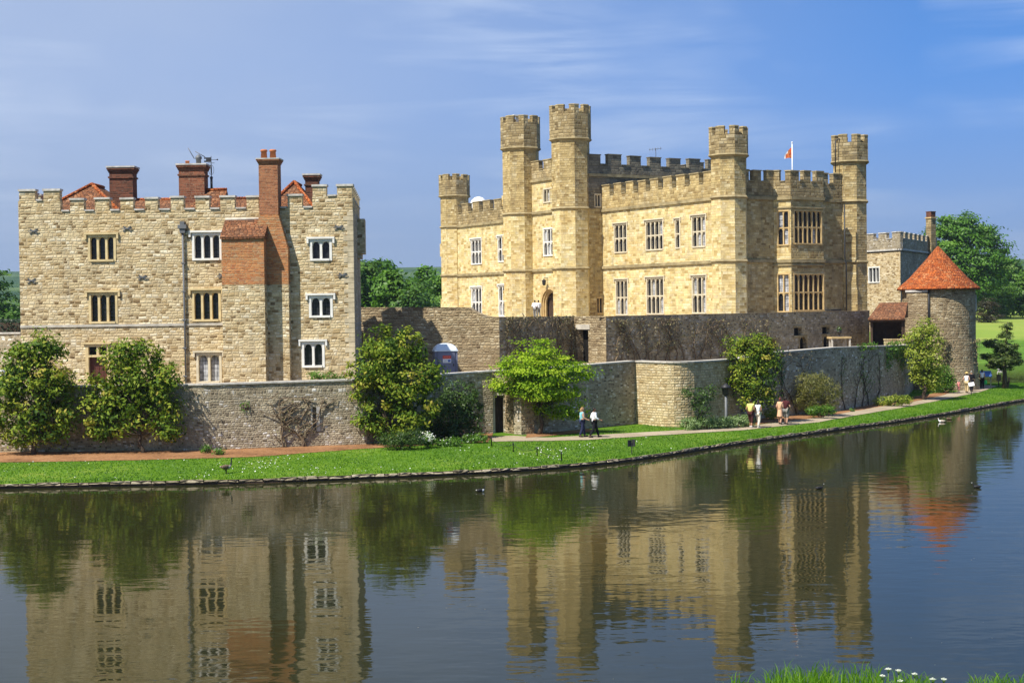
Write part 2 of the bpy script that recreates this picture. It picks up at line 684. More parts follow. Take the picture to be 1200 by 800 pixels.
M['buff_frame'] = plain('buff_window_stone', (0.60, 0.47, 0.25), 0.85, 0.15, var=0.2, scale=2.0)
M['flint'] = masonry('flint_wall', [(0.09, 0.07, 0.05), (0.33, 0.27, 0.18), (0.45, 0.385, 0.265), (0.25, 0.205, 0.14), (0.52, 0.46, 0.33), (0.40, 0.335, 0.225), (0.78, 0.75, 0.69)],
                     0.20, 0.12, (0.40, 0.33, 0.215), 1.0, 0.24, (0.018, 0), 0.6, 0.4, (0.19, 0.155, 0.105), True, patch=.45, streak=.35)
M['rag'] = masonry('ragstone_wall', [(0.13, 0.09, 0.05), (0.32, 0.24, 0.135), (0.42, 0.335, 0.20), (0.25, 0.185, 0.10), (0.52, 0.44, 0.29), (0.37, 0.28, 0.155)],
                   0.32, 0.16, (0.29, 0.22, 0.13), 1.0, 0.24, (0.022, 0), 0.5, 0.6, (0.19, 0.135, 0.08), True, patch=.35)
M['bastion'] = masonry('bastion_stone', [(0.33, 0.235, 0.11), (0.56, 0.44, 0.235), (0.66, 0.54, 0.32), (0.48, 0.37, 0.19), (0.72, 0.62, 0.42)],
                       0.30, 0.165, (0.36, 0.275, 0.15), 1.0, 0.16, (0.022, 0), 0.45, 0.45, (0.27, 0.19, 0.095), True, patch=.3)
M['darkwall'] = masonry('dark_ragstone', [(0.16, 0.125, 0.075), (0.38, 0.305, 0.18), (0.49, 0.405, 0.25), (0.28, 0.225, 0.135), (0.66, 0.60, 0.48)],
                        0.27, 0.15, (0.38, 0.31, 0.195), 1.0, 0.22, (0.02, 0), 0.6, 0.6, (0.12, 0.10, 0.08), True, patch=.45, streak=.5)
M['brick'] = masonry('red_brick', [(0.12, 0.038, 0.022), (0.25, 0.080, 0.040), (0.31, 0.105, 0.052), (0.20, 0.066, 0.038)], 0.24, 0.085, (0.28, 0.19, 0.12), warp=0.02, joint=(0.012, 0),
                     stain=0.5, bump=0.3, blotch=(0.085, 0.04, 0.028), coursed=True)
M['brick_or'] = masonry('orange_brick', [(0.38, 0.125, 0.04), (0.52, 0.185, 0.062), (0.56, 0.25, 0.095), (0.34, 0.10, 0.04), (0.48, 0.30, 0.16)], 0.24, 0.085, (0.38, 0.26, 0.14),
                        warp=0.03, joint=(0.012, 0), stain=0.35, bump=0.3, blotch=(0.40, 0.27, 0.13), coursed=True)
M['brick_dk'] = masonry('sooty_brick', [(0.07, 0.035, 0.025), (0.17, 0.06, 0.035), (0.22, 0.08, 0.045), (0.12, 0.05, 0.03)], 0.24, 0.085, (0.13, 0.085, 0.06), warp=0.02, joint=(0.012, 0),
                        stain=0.5, bump=0.3, blotch=(0.05, 0.035, 0.03), coursed=True)
M['tile'] = masonry('orange_roof_tile', [(0.16, 0.045, 0.018), (0.42, 0.100, 0.024), (0.54, 0.145, 0.034), (0.36, 0.085, 0.025), (0.62, 0.20, 0.06), (0.27, 0.07, 0.024), (0.58, 0.25, 0.10)],
                    0.24, 0.17, (0.20, 0.05, 0.018), 0.7, 0.05, (0.02, 0), 0.4, 0.9, (0.26, 0.08, 0.03), True, rowvar=.1, patch=.3)
M['tile_br'] = masonry('brown_roof_tile', [(0.09, 0.045, 0.026), (0.24, 0.095, 0.04), (0.32, 0.13, 0.055), (0.17, 0.072, 0.036), (0.40, 0.20, 0.10), (0.28, 0.10, 0.04)],
                       0.24, 0.16, (0.09, 0.042, 0.025), 0.7, 0.05, (0.02, 0), 0.5, 0.9, (0.15, 0.09, 0.055), True, rowvar=.1, patch=.3)
M['brick_stack'] = masonry('stack_brick', [(0.22, 0.075, 0.035), (0.38, 0.14, 0.06), (0.44, 0.18, 0.08), (0.30, 0.105, 0.05)], 0.24, 0.085, (0.32, 0.21, 0.13), 0.8, 0.02, (0.012, 0), 0.4, 0.3, (0.18, 0.075, 0.04), True, rowvar=.1)
M['pot'] = plain('terracotta', (0.48, 0.16, 0.06), 0.8)
M['iron'] = plain('black_iron', (0.022, 0.022, 0.024), 0.5, 0.4)
M['lead'] = plain('grey_lead', (0.13, 0.135, 0.14), 0.55, 0.4)
M['wood'] = plain('dark_oak', (0.055, 0.033, 0.02), 0.7, 0.3, var=0.3)
M['wood_lt'] = plain('weathered_timber', (0.20, 0.13, 0.075), 0.75, 0.2, var=0.3)
M['white'] = plain('white_paint', (0.78, 0.78, 0.77), 0.45, 0.4, var=0.03)
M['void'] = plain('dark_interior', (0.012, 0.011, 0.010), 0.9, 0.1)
M['bark'] = plain('grey_brown_bark', (0.075, 0.055, 0.038), 0.9, 0.1, var=0.4, scale=6)
M['twig'] = plain('pale_bare_twig', (0.17, 0.125, 0.08), 0.9, 0.1, var=0.4, scale=6)


def glass(name, col, lead=True):
    m, t, b = mat_new(name)
    L = t.links
    tcn = t.nodes.new('ShaderNodeTexCoord')
    n = noise(t, tcn.outputs['UV'], 2.3, 2)
    c = mixc(t, mrange(t, n.outputs[0], 0.35, 0.65), tuple(x * 0.5 for x in col), tuple(x * 1.4 for x in col))
    bt = t.nodes.new('ShaderNodeTexBrick')
    bt.offset = 0.0
    bt.inputs['Scale'].default_value = 1
    bt.inputs['Brick Width'].default_value = 0.17
    bt.inputs['Row Height'].default_value = 0.22
    bt.inputs['Mortar Size'].default_value = 0.010
    L.new(tcn.outputs['UV'], bt.inputs['Vector'])
    c = mixc(t, bt.outputs['Fac'], c, (0.035, 0.035, 0.04))
    L.new(c, b.inputs['Base Color'])
    b.inputs['Roughness'].default_value = 0.09
    b.inputs['Specular IOR Level'].default_value = 0.28
    bu = t.nodes.new('ShaderNodeBump')
    bu.inputs['Strength'].default_value = 0.25
    bu.inputs['Distance'].default_value = 0.03
    n3 = noise(t, tcn.outputs['UV'], 5.0, 2)
    L.new(n3.outputs[0], bu.inputs['Height'])
    L.new(bu.outputs[0], b.inputs['Normal'])
    return m


M['glass'] = glass('leaded_glass', (0.012, 0.013, 0.016))
M['glass_lt'] = glass('curtained_glass', (0.40, 0.41, 0.43))


# ================================================================== land and water
def poly_dist(px, py, poly):
    """signed distance to a closed polygon (positive inside) and nearest point on it, numpy"""
    P = np.array(poly)
    Q = np.roll(P, -1, axis=0)
    best = np.full(px.shape, 1e9)
    bx, by = np.zeros_like(px), np.zeros_like(py)
    inside = np.zeros(px.shape, dtype=bool)
    for (ax, ay), (cx_, cy_) in zip(P, Q):
        ex, ey = cx_ - ax, cy_ - ay
        t = np.clip(((px - ax) * ex + (py - ay) * ey) / (ex * ex + ey * ey + 1e-12), 0, 1)
        qx, qy = ax + t * ex, ay + t * ey
        d = np.hypot(px - qx, py - qy)
        k = d < best
        best = np.where(k, d, best)
        bx, by = np.where(k, qx, bx), np.where(k, qy, by)
        c = ((ay > py) != (cy_ > py)) & (px < (cx_ - ax) * (py - ay) / (cy_ - ay + 1e-15) + ax)
        inside ^= c
    return np.where(inside, best, -best), bx, by


def smooth_line(pts, k=2):
    """Chaikin smoothing of an open polyline"""
    for _ in range(k):
        o = [pts[0]]
        for a, b in zip(pts, pts[1:]):
            o.append((a[0] * .75 + b[0] * .25, a[1] * .75 + b[1] * .25))
            o.append((a[0] * .25 + b[0] * .75, a[1] * .25 + b[1] * .75))
        o.append(pts[-1])
        pts = o
    return pts


shore_px = [(-260, 578.5), (-100, 575), (0, 572.5), (140, 569.5), (300, 566.5), (440, 560.5), (560, 555.5), (640, 550.5), (720, 543.5), (800, 531.5), (860, 521.5), (920, 513), (960, 507.5),
            (1000, 502), (1050, 495), (1100, 487.5), (1150, 478.5), (1200, 469.5)]
front = [tuple(gnd(x, y, 0.0)[:2]) for x, y in shore_px]
tip = [(46.0, 126.5), (51.0, 132.5), (52.5, 138.5), (49.5, 141.8), (44.0, 142.6), (39.0, 148.0), (36, 160), (34, 182)]
shore_front = smooth_line(front + tip, 2)
ISLAND = shore_front + [(20, 205), (-30, 205), (-70, 170), (-95, 120), (-75, 85)]


def g_of(d):
    return 0.22 + 0.50 * (1 - np.exp(-np.maximum(d, 0) / 5.0))


def gz(x, y):
    d, _, _ = poly_dist(np.array([float(x)]), np.array([float(y)]), ISLAND)
    return float(g_of(d)[0])


def gpt(px, py):
    """picture point on the island's lawn"""
    z = 0.7
    for _ in range(4):
        P = gnd(px, py, z)
        z = gz(P.x, P.y)
    return Vector((P.x, P.y, z))


def surf(name, verts, faces, mat, smooth=True):
    me = bpy.data.meshes.new(name)
    me.from_pydata([tuple(map(float, v)) for v in verts], [], [tuple(map(int, f)) for f in faces])
    me.materials.append(mat)
    me.polygons.foreach_set('use_smooth', [smooth] * len(me.polygons))
    o = bpy.data.objects.new(name, me)
    COL.objects.link(o)
    WL[o.name] = Vector((0, 0, 0))
    return o


def ground_mat(name, cols, s1, s2, rough=0.95, bump=0.6, dist=0.05):
    m, t, b = mat_new(name)
    L = t.links
    tcn = t.nodes.new('ShaderNodeTexCoord')
    a = noise(t, tcn.outputs['Object'], s1, 5, 0.6)
    c = noise(t, tcn.outputs['Object'], s2, 4, 0.6)
    f = t.nodes.new('ShaderNodeMath')
    f.operation = 'MULTIPLY_ADD'
    L.new(a.outputs[0], f.inputs[0])
    f.inputs[1].default_value = 0.55
    g = t.nodes.new('ShaderNodeMath')
    g.operation = 'MULTIPLY'
    L.new(c.outputs[0], g.inputs[0])
    g.inputs[1].default_value = 0.45
    L.new(g.outputs[0], f.inputs[2])
    L.new(ramp(t, mrange(t, f.outputs[0], 0.34, 0.66), cols), b.inputs['Base Color'])
    b.inputs['Roughness'].default_value = rough
    b.inputs['Specular IOR Level'].default_value = 0.1
    bu = t.nodes.new('ShaderNodeBump')
    bu.inputs['Strength'].default_value = bump
    bu.inputs['Distance'].default_value = dist
    L.new(c.outputs[0], bu.inputs['Height'])
    L.new(bu.outputs[0], b.inputs['Normal'])
    return m


M['lawn'] = ground_mat('lawn', [(0.04, 0.092, 0.006), (0.066, 0.14, 0.008), (0.095, 0.175, 0.011), (0.17, 0.21, 0.035)], 0.22, 2.6)
M['meadow'] = ground_mat('meadow', [(0.045, 0.11, 0.014), (0.07, 0.155, 0.018), (0.09, 0.19, 0.022), (0.12, 0.20, 0.035)], 0.05, 0.7)
M['soil'] = ground_mat('bark_mulch', [(0.12, 0.058, 0.027), (0.22, 0.11, 0.05), (0.30, 0.155, 0.072), (0.37, 0.21, 0.105)], 0.6, 6.0, bump=1.0, dist=0.08)
M['gravel'] = ground_mat('gravel', [(0.24, 0.19, 0.125), (0.31, 0.25, 0.17), (0.37, 0.305, 0.215), (0.43, 0.36, 0.26)], 0.4, 9.0)
M['bed'] = ground_mat('lake_bed', [(0.03, 0.03, 0.018), (0.05, 0.045, 0.025)], 0.2, 1.0)
M['edge'] = masonry('edging_stone', [(0.18, 0.145, 0.09), (0.32, 0.265, 0.175), (0.43, 0.37, 0.26), (0.25, 0.205, 0.13), (0.50, 0.44, 0.32)], 0.55, 0.17, (0.08, 0.065, 0.04), 0.95, 0.1, (0.03, 0.16),
                    0.45, 1.0, (0.06, 0.05, 0.03))

# terrain: one sheet to the horizon with the lake basin in it
gx = np.unique(np.concatenate([np.linspace(-60, 120, 91), np.sinh(np.linspace(-4.2, 4.2, 90)) / np.sinh(4.2) * 4200]))
gy = np.unique(np.concatenate([np.linspace(-12, 40, 66), np.linspace(40, 320, 90), np.geomspace(320, 5200, 60), -np.geomspace(12, 1500, 16)]))
XX, YY = np.meshgrid(gx, gy)


def vnoise(x, y, s, seed):
    r = np.random.default_rng(seed)
    o = np.zeros_like(x)
    for k in range(7):
        a, f, p = r.uniform(0, 6.28), s * r.uniform(0.5, 1.8), r.uniform(0, 6.28, 2)
        o += np.sin((x * math.cos(a) + y * math.sin(a)) * f + p[0])
    return o / 7


def far_shore(x):
    return 196 + 5 * np.sin(x * 0.045 + 1.2) + 3 * np.sin(x * 0.13)


def terrain(x, y):
    out = np.maximum.reduce([x - 165, -165 - x, y - far_shore(x)])
    z = np.where(out < 0, np.maximum(-1.5, out * 0.10), 0)
    rise = 5.6 * (1 - np.exp(-np.maximum(out, 0) / 55.0)) + np.maximum(out - 60, 0) * 0.0035
    z = np.where(out >= 0, rise + 0.25 * vnoise(x, y, 0.08, 3) * np.clip(out / 15, 0, 1), z)
    dist = np.hypot(x, y)
    s = np.clip((dist - 700) / 1900, 0, 1)
    s = s * s * (3 - 2 * s)
    z += s * (66 + 24 * vnoise(x, y, 0.0016, 5) + 9 * vnoise(x, y, 0.005, 8))
    # the near bank, on which the photographer stands
    nb = np.interp(y, [-2000, -12, 0, 15.4, 19, 24, 27], [11, 7.2, 6.4, 4.05, 2.2, -0.6, -1.5])
    k = np.clip((30 - y) / 4, 0, 1)
    return np.where(y < 30, np.maximum(nb, -1.5) * k + np.minimum(z, -1.5) * (1 - k), z)


ZZ = terrain(XX, YY)
nx_, ny_ = len(gx), len(gy)
idx = np.arange(nx_ * ny_).reshape(ny_, nx_)
F = np.stack([idx[:-1, :-1], idx[:-1, 1:], idx[1:, 1:], idx[1:, :-1]], axis=-1).reshape(-1, 4)


def terrain_mat():
    m, t, b = mat_new('open_land')
    L = t.links
    g = t.nodes.new('ShaderNodeNewGeometry')
    sp = t.nodes.new('ShaderNodeSeparateXYZ')
    L.new(g.outputs['Position'], sp.inputs[0])
    a = noise(t, g.outputs['Position'], 0.025, 4)
    c = noise(t, g.outputs['Position'], 0.5, 4)
    rough_grass = ramp(t, mrange(t, c.outputs[0], 0.3, 0.7), [(0.05, 0.12, 0.014), (0.085, 0.17, 0.02), (0.12, 0.20, 0.035)])
    mown = ramp(t, mrange(t, a.outputs[0], 0.3, 0.7), [(0.12, 0.22, 0.026), (0.21, 0.27, 0.05), (0.27, 0.29, 0.07)])
    # the mown fairway starts some way up from the reeds
    wav = t.nodes.new('ShaderNodeMath')
    wav.operation = 'MULTIPLY_ADD'
    L.new(a.outputs[0], wav.inputs[0])
    wav.inputs[1].default_value = 40
    L.new(sp.outputs[1], wav.inputs[2])
    f1 = mrange(t, wav.outputs[0], 242, 247)
    col = mixc(t, f1, rough_grass, mown)
    far = noise(t, g.outputs['Position'], 0.011, 6, 0.7)
    wood = ramp(t, mrange(t, far.outputs[0], 0.36, 0.62), [(0.015, 0.042, 0.012), (0.03, 0.07, 0.018), (0.10, 0.15, 0.04)])
    f2 = mrange(t, sp.outputs[1], 420, 560)
    col = mixc(t, f2, col, wood)
    under = mrange(t, sp.outputs[2], -0.3, 0.05)
    col = mixc(t, under, (0.045, 0.042, 0.022), col)
    L.new(col, b.inputs['Base Color'])
    b.inputs['Roughness'].default_value = 0.95
    b.inputs['Specular IOR Level'].default_value = 0.05
    bu = t.nodes.new('ShaderNodeBump')
    bu.inputs['Strength'].default_value = 0.7
    bu.inputs['Distance'].default_value = 0.25
    L.new(c.outputs[0], bu.inputs['Height'])
    L.new(bu.outputs[0], b.inputs['Normal'])
    return m


kind(surf('terrain', np.stack([XX.ravel(), YY.ravel(), ZZ.ravel()], axis=1), F, terrain_mat()), 'structure')


def water_mat():
    m, t, b = mat_new('lake_water')
    L = t.links
    g = t.nodes.new('ShaderNodeNewGeometry')
    def waves(sx, sy, rot, sc, det):
        mpn = t.nodes.new('ShaderNodeMapping')
        mpn.inputs['Scale'].default_value = (sx, sy, 1)
        mpn.inputs['Rotation'].default_value = (0, 0, rot)
        L.new(g.outputs['Position'], mpn.inputs[0])
        return noise(t, mpn.outputs[0], sc, det, 0.5)
    w1 = waves(0.55, 1.0, 0.12, 1.15, 2)
    w2 = waves(0.5, 1.0, -0.2, 3.4, 2)
    calm = waves(0.6, 1.6, 0.05, 0.035, 3)
    k = mrange(t, calm.outputs[0], 0.36, 0.66, 0.45, 1.35)
    ad = t.nodes.new('ShaderNodeMath')
    ad.operation = 'MULTIPLY_ADD'
    L.new(w2.outputs[0], ad.inputs[0])
    ad.inputs[1].default_value = 0.22
    L.new(w1.outputs[0], ad.inputs[2])
    mu = t.nodes.new('ShaderNodeMath')
    mu.operation = 'MULTIPLY'
    L.new(ad.outputs[0], mu.inputs[0])
    L.new(k, mu.inputs[1])
    bu = t.nodes.new('ShaderNodeBump')
    bu.inputs['Strength'].default_value = 1.0
    bu.inputs['Distance'].default_value = 0.0125
    L.new(mu.outputs[0], bu.inputs['Height'])
    # murky body under a mirror skin; the reflection is damped as through a polarising filter
    t.nodes.remove(b)
    df = t.nodes.new('ShaderNodeBsdfDiffuse')
    df.inputs['Color'].default_value = (0.019, 0.020, 0.007, 1)
    gl = t.nodes.new('ShaderNodeBsdfGlossy')
    gl.inputs['Roughness'].default_value = 0.03
    gl.inputs['Color'].default_value = (1.0, 0.98, 0.93, 1)
    fr = t.nodes.new('ShaderNodeFresnel')
    fr.inputs['IOR'].default_value = 1.33
    fk = t.nodes.new('ShaderNodeMath')
    fk.operation = 'MULTIPLY'
    fk.inputs[1].default_value = 0.84
    L.new(fr.outputs[0], fk.inputs[0])
    for x in (df, gl, fr):
        L.new(bu.outputs[0], x.inputs['Normal'])
    ms = t.nodes.new('ShaderNodeMixShader')
    L.new(fk.outputs[0], ms.inputs[0])
    L.new(df.outputs[0], ms.inputs[1])
    L.new(gl.outputs[0], ms.inputs[2])
    L.new(ms.outputs[0], t.nodes['Material Output'].inputs['Surface'])
    return m


kind(surf('water', [(-420, 12, 0), (420, 12, 0), (420, 330, 0), (-420, 330, 0)], [(0, 1, 2, 3)], water_mat(), False), 'structure')

# island lawn
ax = np.arange(-62, 56, 0.62)
ay = np.arange(60, 175, 0.62)
AX, AY = np.meshgrid(ax, ay)
sd, bx, by = poly_dist(AX, AY, ISLAND)
px_, py_ = np.where(sd < 0, bx, AX), np.where(sd < 0, by, AY)
pz_ = g_of(sd)
n_x, n_y = len(ax), len(ay)
ii = np.arange(n_x * n_y).reshape(n_y, n_x)
ins = sd > 0
cell = ins[:-1, :-1] | ins[:-1, 1:] | ins[1:, 1:] | ins[1:, :-1]
F = np.stack([ii[:-1, :-1], ii[:-1, 1:], ii[1:, 1:], ii[1:, :-1]], axis=-1)[cell]
used = np.zeros(n_x * n_y, bool)
used[F.ravel()] = True
remap = np.cumsum(used) - 1
VV = np.stack([px_.ravel(), py_.ravel(), pz_.ravel()], axis=1)[used]
kind(surf('lawn', VV, remap[F], M['lawn']), 'structure')


def resample(line, step):
    P = [np.array(line[0], float)]
    acc = 0.0
    for a, b in zip(line, line[1:]):
        a, b = np.array(a, float), np.array(b, float)
        L = np.hypot(*(b - a))
        d = step - acc
        while d <= L:
            P.append(a + (b - a) * d / L)
            d += step
        acc = L - (d - step)
    P.append(np.array(line[-1], float))
    return P


# stone edging along the bank: laid stones of uneven size
edge = MB()
sl = resample(shore_front, 0.16)
k = 0
while k < len(sl) - 6:
    n = random.choice((3, 4, 5, 6, 7))
    a, b = sl[k], sl[min(k + n, len(sl) - 1)]
    t = (b - a) / (np.hypot(*(b - a)) + 1e-9)
    nrm = np.array([t[1], -t[0]])
    top = 0.215 + random.uniform(-0.022, 0.022)
    o = random.uniform(-0.02, 0.04)
    g = 0.012
    P = [a + t * g + nrm * (0.05 + o), b - t * g + nrm * (0.05 + o + random.uniform(-.03, .03)), b - t * g - nrm * 0.34, a + t * g - nrm * 0.34]
    T = [a + t * (g + .02) + nrm * (0.01 + o), b - t * (g + .02) + nrm * (0.01 + o), b - t * (g + .02) - nrm * 0.33, a + t * (g + .02) - nrm * 0.33]
    edge.prism([tuple(p) for p in P], 0.11 + random.uniform(-.02, .02), top, 0, [tuple(p) for p in T], bottom=False)
    k += n
for a, b in zip(sl[:-1:4], sl[4::4]):
    t = (b - a) / (np.hypot(*(b - a)) + 1e-9)
    nrm = np.array([t[1], -t[0]])
    o = random.uniform(-.02, .02) - 0.02
    edge.prism([tuple(a + nrm * o), tuple(b + nrm * o), tuple(b - nrm * 0.3), tuple(a - nrm * 0.3)], -0.7, 0.10, 1, bottom=False)
kind(edge.build('bank_edging', [M['edge'], M['wood']]), 'structure')


def strip(name, left, right, mat, lift, n=4, step=0.5):
    """ground strip between two lines, laid on the lawn"""
    A, B = resample(left, step), resample(right, step)
    m = max(len(A), len(B))
    def even(P):
        P = np.array(P)
        L = np.concatenate([[0], np.cumsum(np.hypot(*np.diff(P, axis=0).T))])
        s = np.linspace(0, L[-1], m)
        return np.stack([np.interp(s, L, P[:, 0]), np.interp(s, L, P[:, 1])], axis=1)
    A, B = even(A), even(B)
    V = np.concatenate([A[:, None] * (1 - q) + B[:, None] * q for q in np.linspace(0, 1, n + 1)], axis=1).reshape(-1, 2)
    V += np.stack([vnoise(V[:, 0], V[:, 1], 2.2, 4), vnoise(V[:, 0], V[:, 1], 2.0, 9)], axis=1) * 0.10
    d, _, _ = poly_dist(V[:, 0], V[:, 1], ISLAND)
    Z = g_of(d) + lift
    Fs = [(i * (n + 1) + j, i * (n + 1) + j + 1, (i + 1) * (n + 1) + j + 1, (i + 1) * (n + 1) + j) for i in range(m - 1) for j in range(n)]
    return kind(surf(name, np.column_stack([V, Z]), Fs, mat), 'structure')


G2 = lambda pts: [tuple(gpt(x, y)[:2]) for x, y in pts]
# foot of the low moat wall, as seen in the picture
base_px = [(-240, 536), (0, 530), (240, 527.5), (430, 520.5), (560, 508.5), (578, 507.5)]
W_LEFT = G2(base_px)
D0 = Vector((*W_LEFT[-1], 0))
P2 = gpt(611, 509.5)
P1 = Vector((P2.x - 0.95, P2.y + 1.55, 0))
WB = gpt(745, 496.5)
WC = gpt(800, 502.5)
WD = gpt(868, 492.5)
WE = gpt(980, 482)
WF = gpt(1061, 466.5)
WG = Vector((34.6, 128.6, 0))

strip('planting_bed', W_LEFT, G2([(-240, 548), (0, 542), (150, 539.5), (300, 535.5), (430, 525.5), (520, 520.5), (572, 518)]), M['soil'], 0.02)
strip('planting_bed', [tuple(WD[:2]), tuple(WE[:2]), tuple(WF[:2])], G2([(862, 500.5), (905, 495.5), (960, 490.5), (1010, 483.5), (1062, 474.5)]), M['soil'], 0.02)
strip('planting_bed', G2([(618, 509), (690, 503)]), G2([(616, 513.5), (700, 505.5)]), M['soil'], 0.03)
strip('planting_bed', G2([(1062, 466.5), (1112, 458)]), G2([(1062, 473), (1100, 464.5), (1113, 461)]), M['soil'], 0.03)
strip('path', G2([(576, 512), (600, 510.5), (640, 513), (690, 510.5), (760, 506.3), (870, 500.5), (960, 489.5), (1060, 472), (1110, 461.5), (1140, 454.5), (1150, 451)]),
      G2([(577, 517.5), (600, 517), (640, 516.8), (690, 515.5), (760, 511), (870, 504.8), (960, 495.3), (1060, 477.5), (1110, 467.5), (1150, 459), (1168, 452.5)]), M['gravel'], 0.025)

# terraces inside the walls
terr = MB()
U1, U2, U3, U4, U5 = at(416, 380, 99.5), at(585, 380, 96.5), at(672, 380, 104.2), at(710, 380, 101), at(1019, 380, 128.5)


def behind(pts, d):
    """the line d metres behind an open polyline of walls seen from the lake (left to right)"""
    o = []
    for i, p in enumerate(pts):
        ns = []
        for a, b in ([(pts[i - 1], p)] if i else []) + ([(p, pts[i + 1])] if i < len(pts) - 1 else []):
            L = math.hypot(b[0] - a[0], b[1] - a[1])
            ns.append(((b[1] - a[1]) / L, -(b[0] - a[0]) / L))
        nx = sum(n[0] for n in ns) / len(ns)
        ny = sum(n[1] for n in ns) / len(ns)
        k = d / max(nx * nx + ny * ny, 0.35)
        o.append((p[0] - nx * k, p[1] - ny * k))
    return o


terr.prism(behind(W_LEFT[:-1], 0.3) + [(D0.x - .3, D0.y + .4), (D0.x - .3, D0.y + 3), (P2.x + 1.0, P2.y + 3), (U3.x, U3.y + 1), (U3.x, 150), (-75, 150)], 0.4, 3.6)
UM = U4 + (U5 - U4) * 0.47
terr.prism([(P2.x + 1.02, P2.y + 3)] + behind([P2, WB, WC + Vector((-.35, .9, 0)), WD, WE], 0.35)[1:-1] + [(UM.x, UM.y + 1), (U3.x + .02, 150), (U3.x + .02, U3.y + 1)], 0.4, 3.55)
terr.prism(behind([WC, WD + Vector((.05, 0, 0)), WE, WF], 0.35)[1:-1] + [(WF.x - .5, WF.y + .6), (WG.x - .4, WG.y), (33, 150), (UM.x + .02, 150), (UM.x + .02, UM.y + 1)], 0.4, 4.35)
kind(terr.build('terrace', M['gravel']), 'structure')
plat = MB()
plat.prism([(-14, 102), *behind([U1, U2], .4), (U2.x + .1, U2.y + 1.2), *[(q[0], q[1]) for q in behind([U2, U3, U4], .9)[1:2]], *behind([U3, U4, U5], .8)[1:], (33.5, 140), (30, 195), (-35, 195), (-14, 130)], 3.0, 7.15)
kind(plat.build('castle_forecourt', M['gravel']), 'structure')


# ================================================================== building kit
def tdir(A, B):
    tx, ty = B[0] - A[0], B[1] - A[1]
    L = math.hypot(tx, ty)
    return tx / L, ty / L, L


def on(A, B, s, o=0.0, z=0.0):
    tx, ty, L = tdir(A, B)
    return Vector((A[0] + tx * s + ty * o, A[1] + ty * s - tx * o, z))


def window(parent, A, B, r, lights, rows=1, fm='pale_frame', arch=True, hood=None, jamb=0.12, mull=0.09, deep=0.24, blind=0.0, sill=True, head=0.13, name='window', open_out=0.03):
    """stone window in a real opening: jambs, mullions, transom, arched heads; the glass is its child"""
    s0, s1, z0, z1 = r
    f = MB()
    p = MB()
    o1 = open_out
    f.slab(A, B, s0 + .002, s0 + jamb, -deep, o1, z0, z1)
    f.slab(A, B, s1 - jamb, s1 - .002, -deep, o1, z0, z1)
    f.slab(A, B, s0 + jamb, s1 - jamb, -deep, o1, z1 - head, z1)
    f.slab(A, B, s0 + jamb, s1 - jamb, -deep, o1 + (0.05 if sill else 0), z0, z0 + 0.12)
    a, b = s0 + jamb, s1 - jamb
    w = (b - a - mull * (lights - 1)) / lights
    zs = [z0 + 0.12, z1 - head]
    if rows == 2:
        zm = zs[0] + (zs[1] - zs[0]) * 0.5
        f.slab(A, B, a, b, -deep + .01, -.03, zm - .055, zm + .055)
        bands = [(zs[0], zm - .055), (zm + .055, zs[1])]
    else:
        bands = [(zs[0], zs[1])]
    for i in range(lights):
        x0 = a + i * (w + mull)
        x1 = x0 + w
        if i:
            f.slab(A, B, x0 - mull, x0, -deep + .02, -.02, zs[0], zs[1])
        for (c, d) in bands:
            if arch:
                hgt = min(w * 0.6, (d - c) * 0.3)
                n = 6
                for q in range(n):
                    u0, u1 = q / n, (q + 1) / n
                    e = lambda u: d - hgt * (1 - math.sqrt(max(0, 1 - (2 * u - 1) ** 2)))
                    xa, xb = x0 + w * u0, x0 + w * u1
                    f.face([on(A, B, xa, -.06, e(u0)), on(A, B, xb, -.06, e(u1)), on(A, B, xb, -.06, d), on(A, B, xa, -.06, d)])
                    f.face([on(A, B, xa, -.06, e(u0)), on(A, B, xa, -.18, e(u0)), on(A, B, xb, -.18, e(u1)), on(A, B, xb, -.06, e(u1))])
            mi = 1 if random.random() < blind else 0
            p.face([on(A, B, x0, -deep + .04, c), on(A, B, x1, -deep + .04, c), on(A, B, x1, -deep + .04, d), on(A, B, x0, -deep + .04, d)], mi)
    if hood:
        f.slab(A, B, s0 - .16, s1 + .16, 0.0, .13, z1 + .03, z1 + .14)
        f.slab(A, B, s0 - .16, s0 - .05, 0.0, .12, z1 - .22, z1 + .03)
        f.slab(A, B, s1 + .05, s1 + .16, 0.0, .12, z1 - .22, z1 + .03)
    fo = f.build(name, M[fm], parent)
    p.build('pane', [M['glass'], M['glass_lt']], fo)
    return fo


def battlement(mb, cp, A, B, z0, zs, merlons, th=0.45, out=0.0, cap=0.10, s_lo=0.0, s_hi=None, over=0.06):
    """parapet wall with merlons [(s0, s1, top)] and pale copings"""
    L = tdir(A, B)[2] if s_hi is None else s_hi
    mb.slab(A, B, s_lo, L, out - th, out, z0, zs)
    x = s_lo
    for s0, s1, zt in sorted(merlons):
        mb.slab(A, B, s0, s1, out - th, out, zs, zt)
        cp.slab(A, B, s0 - .04, s1 + .04, out - th - over, out + over, zt, zt + cap)
        if s0 - .05 > x + .06:
            cp.slab(A, B, x + .05, s0 - .05, out - th - over, out + over, zs, zs + cap * .8)
        x = s1
    if L - .05 > x + .06:
        cp.slab(A, B, x + .05, L, out - th - over, out + over, zs, zs + cap * .8)


def even_merlons(L, m, g, zt, a=0.0, jitter=0.0):
    n = max(1, round((L - a * 2 + g) / (m + g)))
    p = (L - 2 * a + g) / n
    o = []
    for i in range(n):
        e0 = 0.0 if i == 0 else random.uniform(-.07, .07)
        e1 = 0.0 if i == n - 1 else random.uniform(-.07, .07)
        o.append((a + i * p + e0, a + i * p + p - g + e1, zt + random.uniform(-jitter, jitter)))
    return o


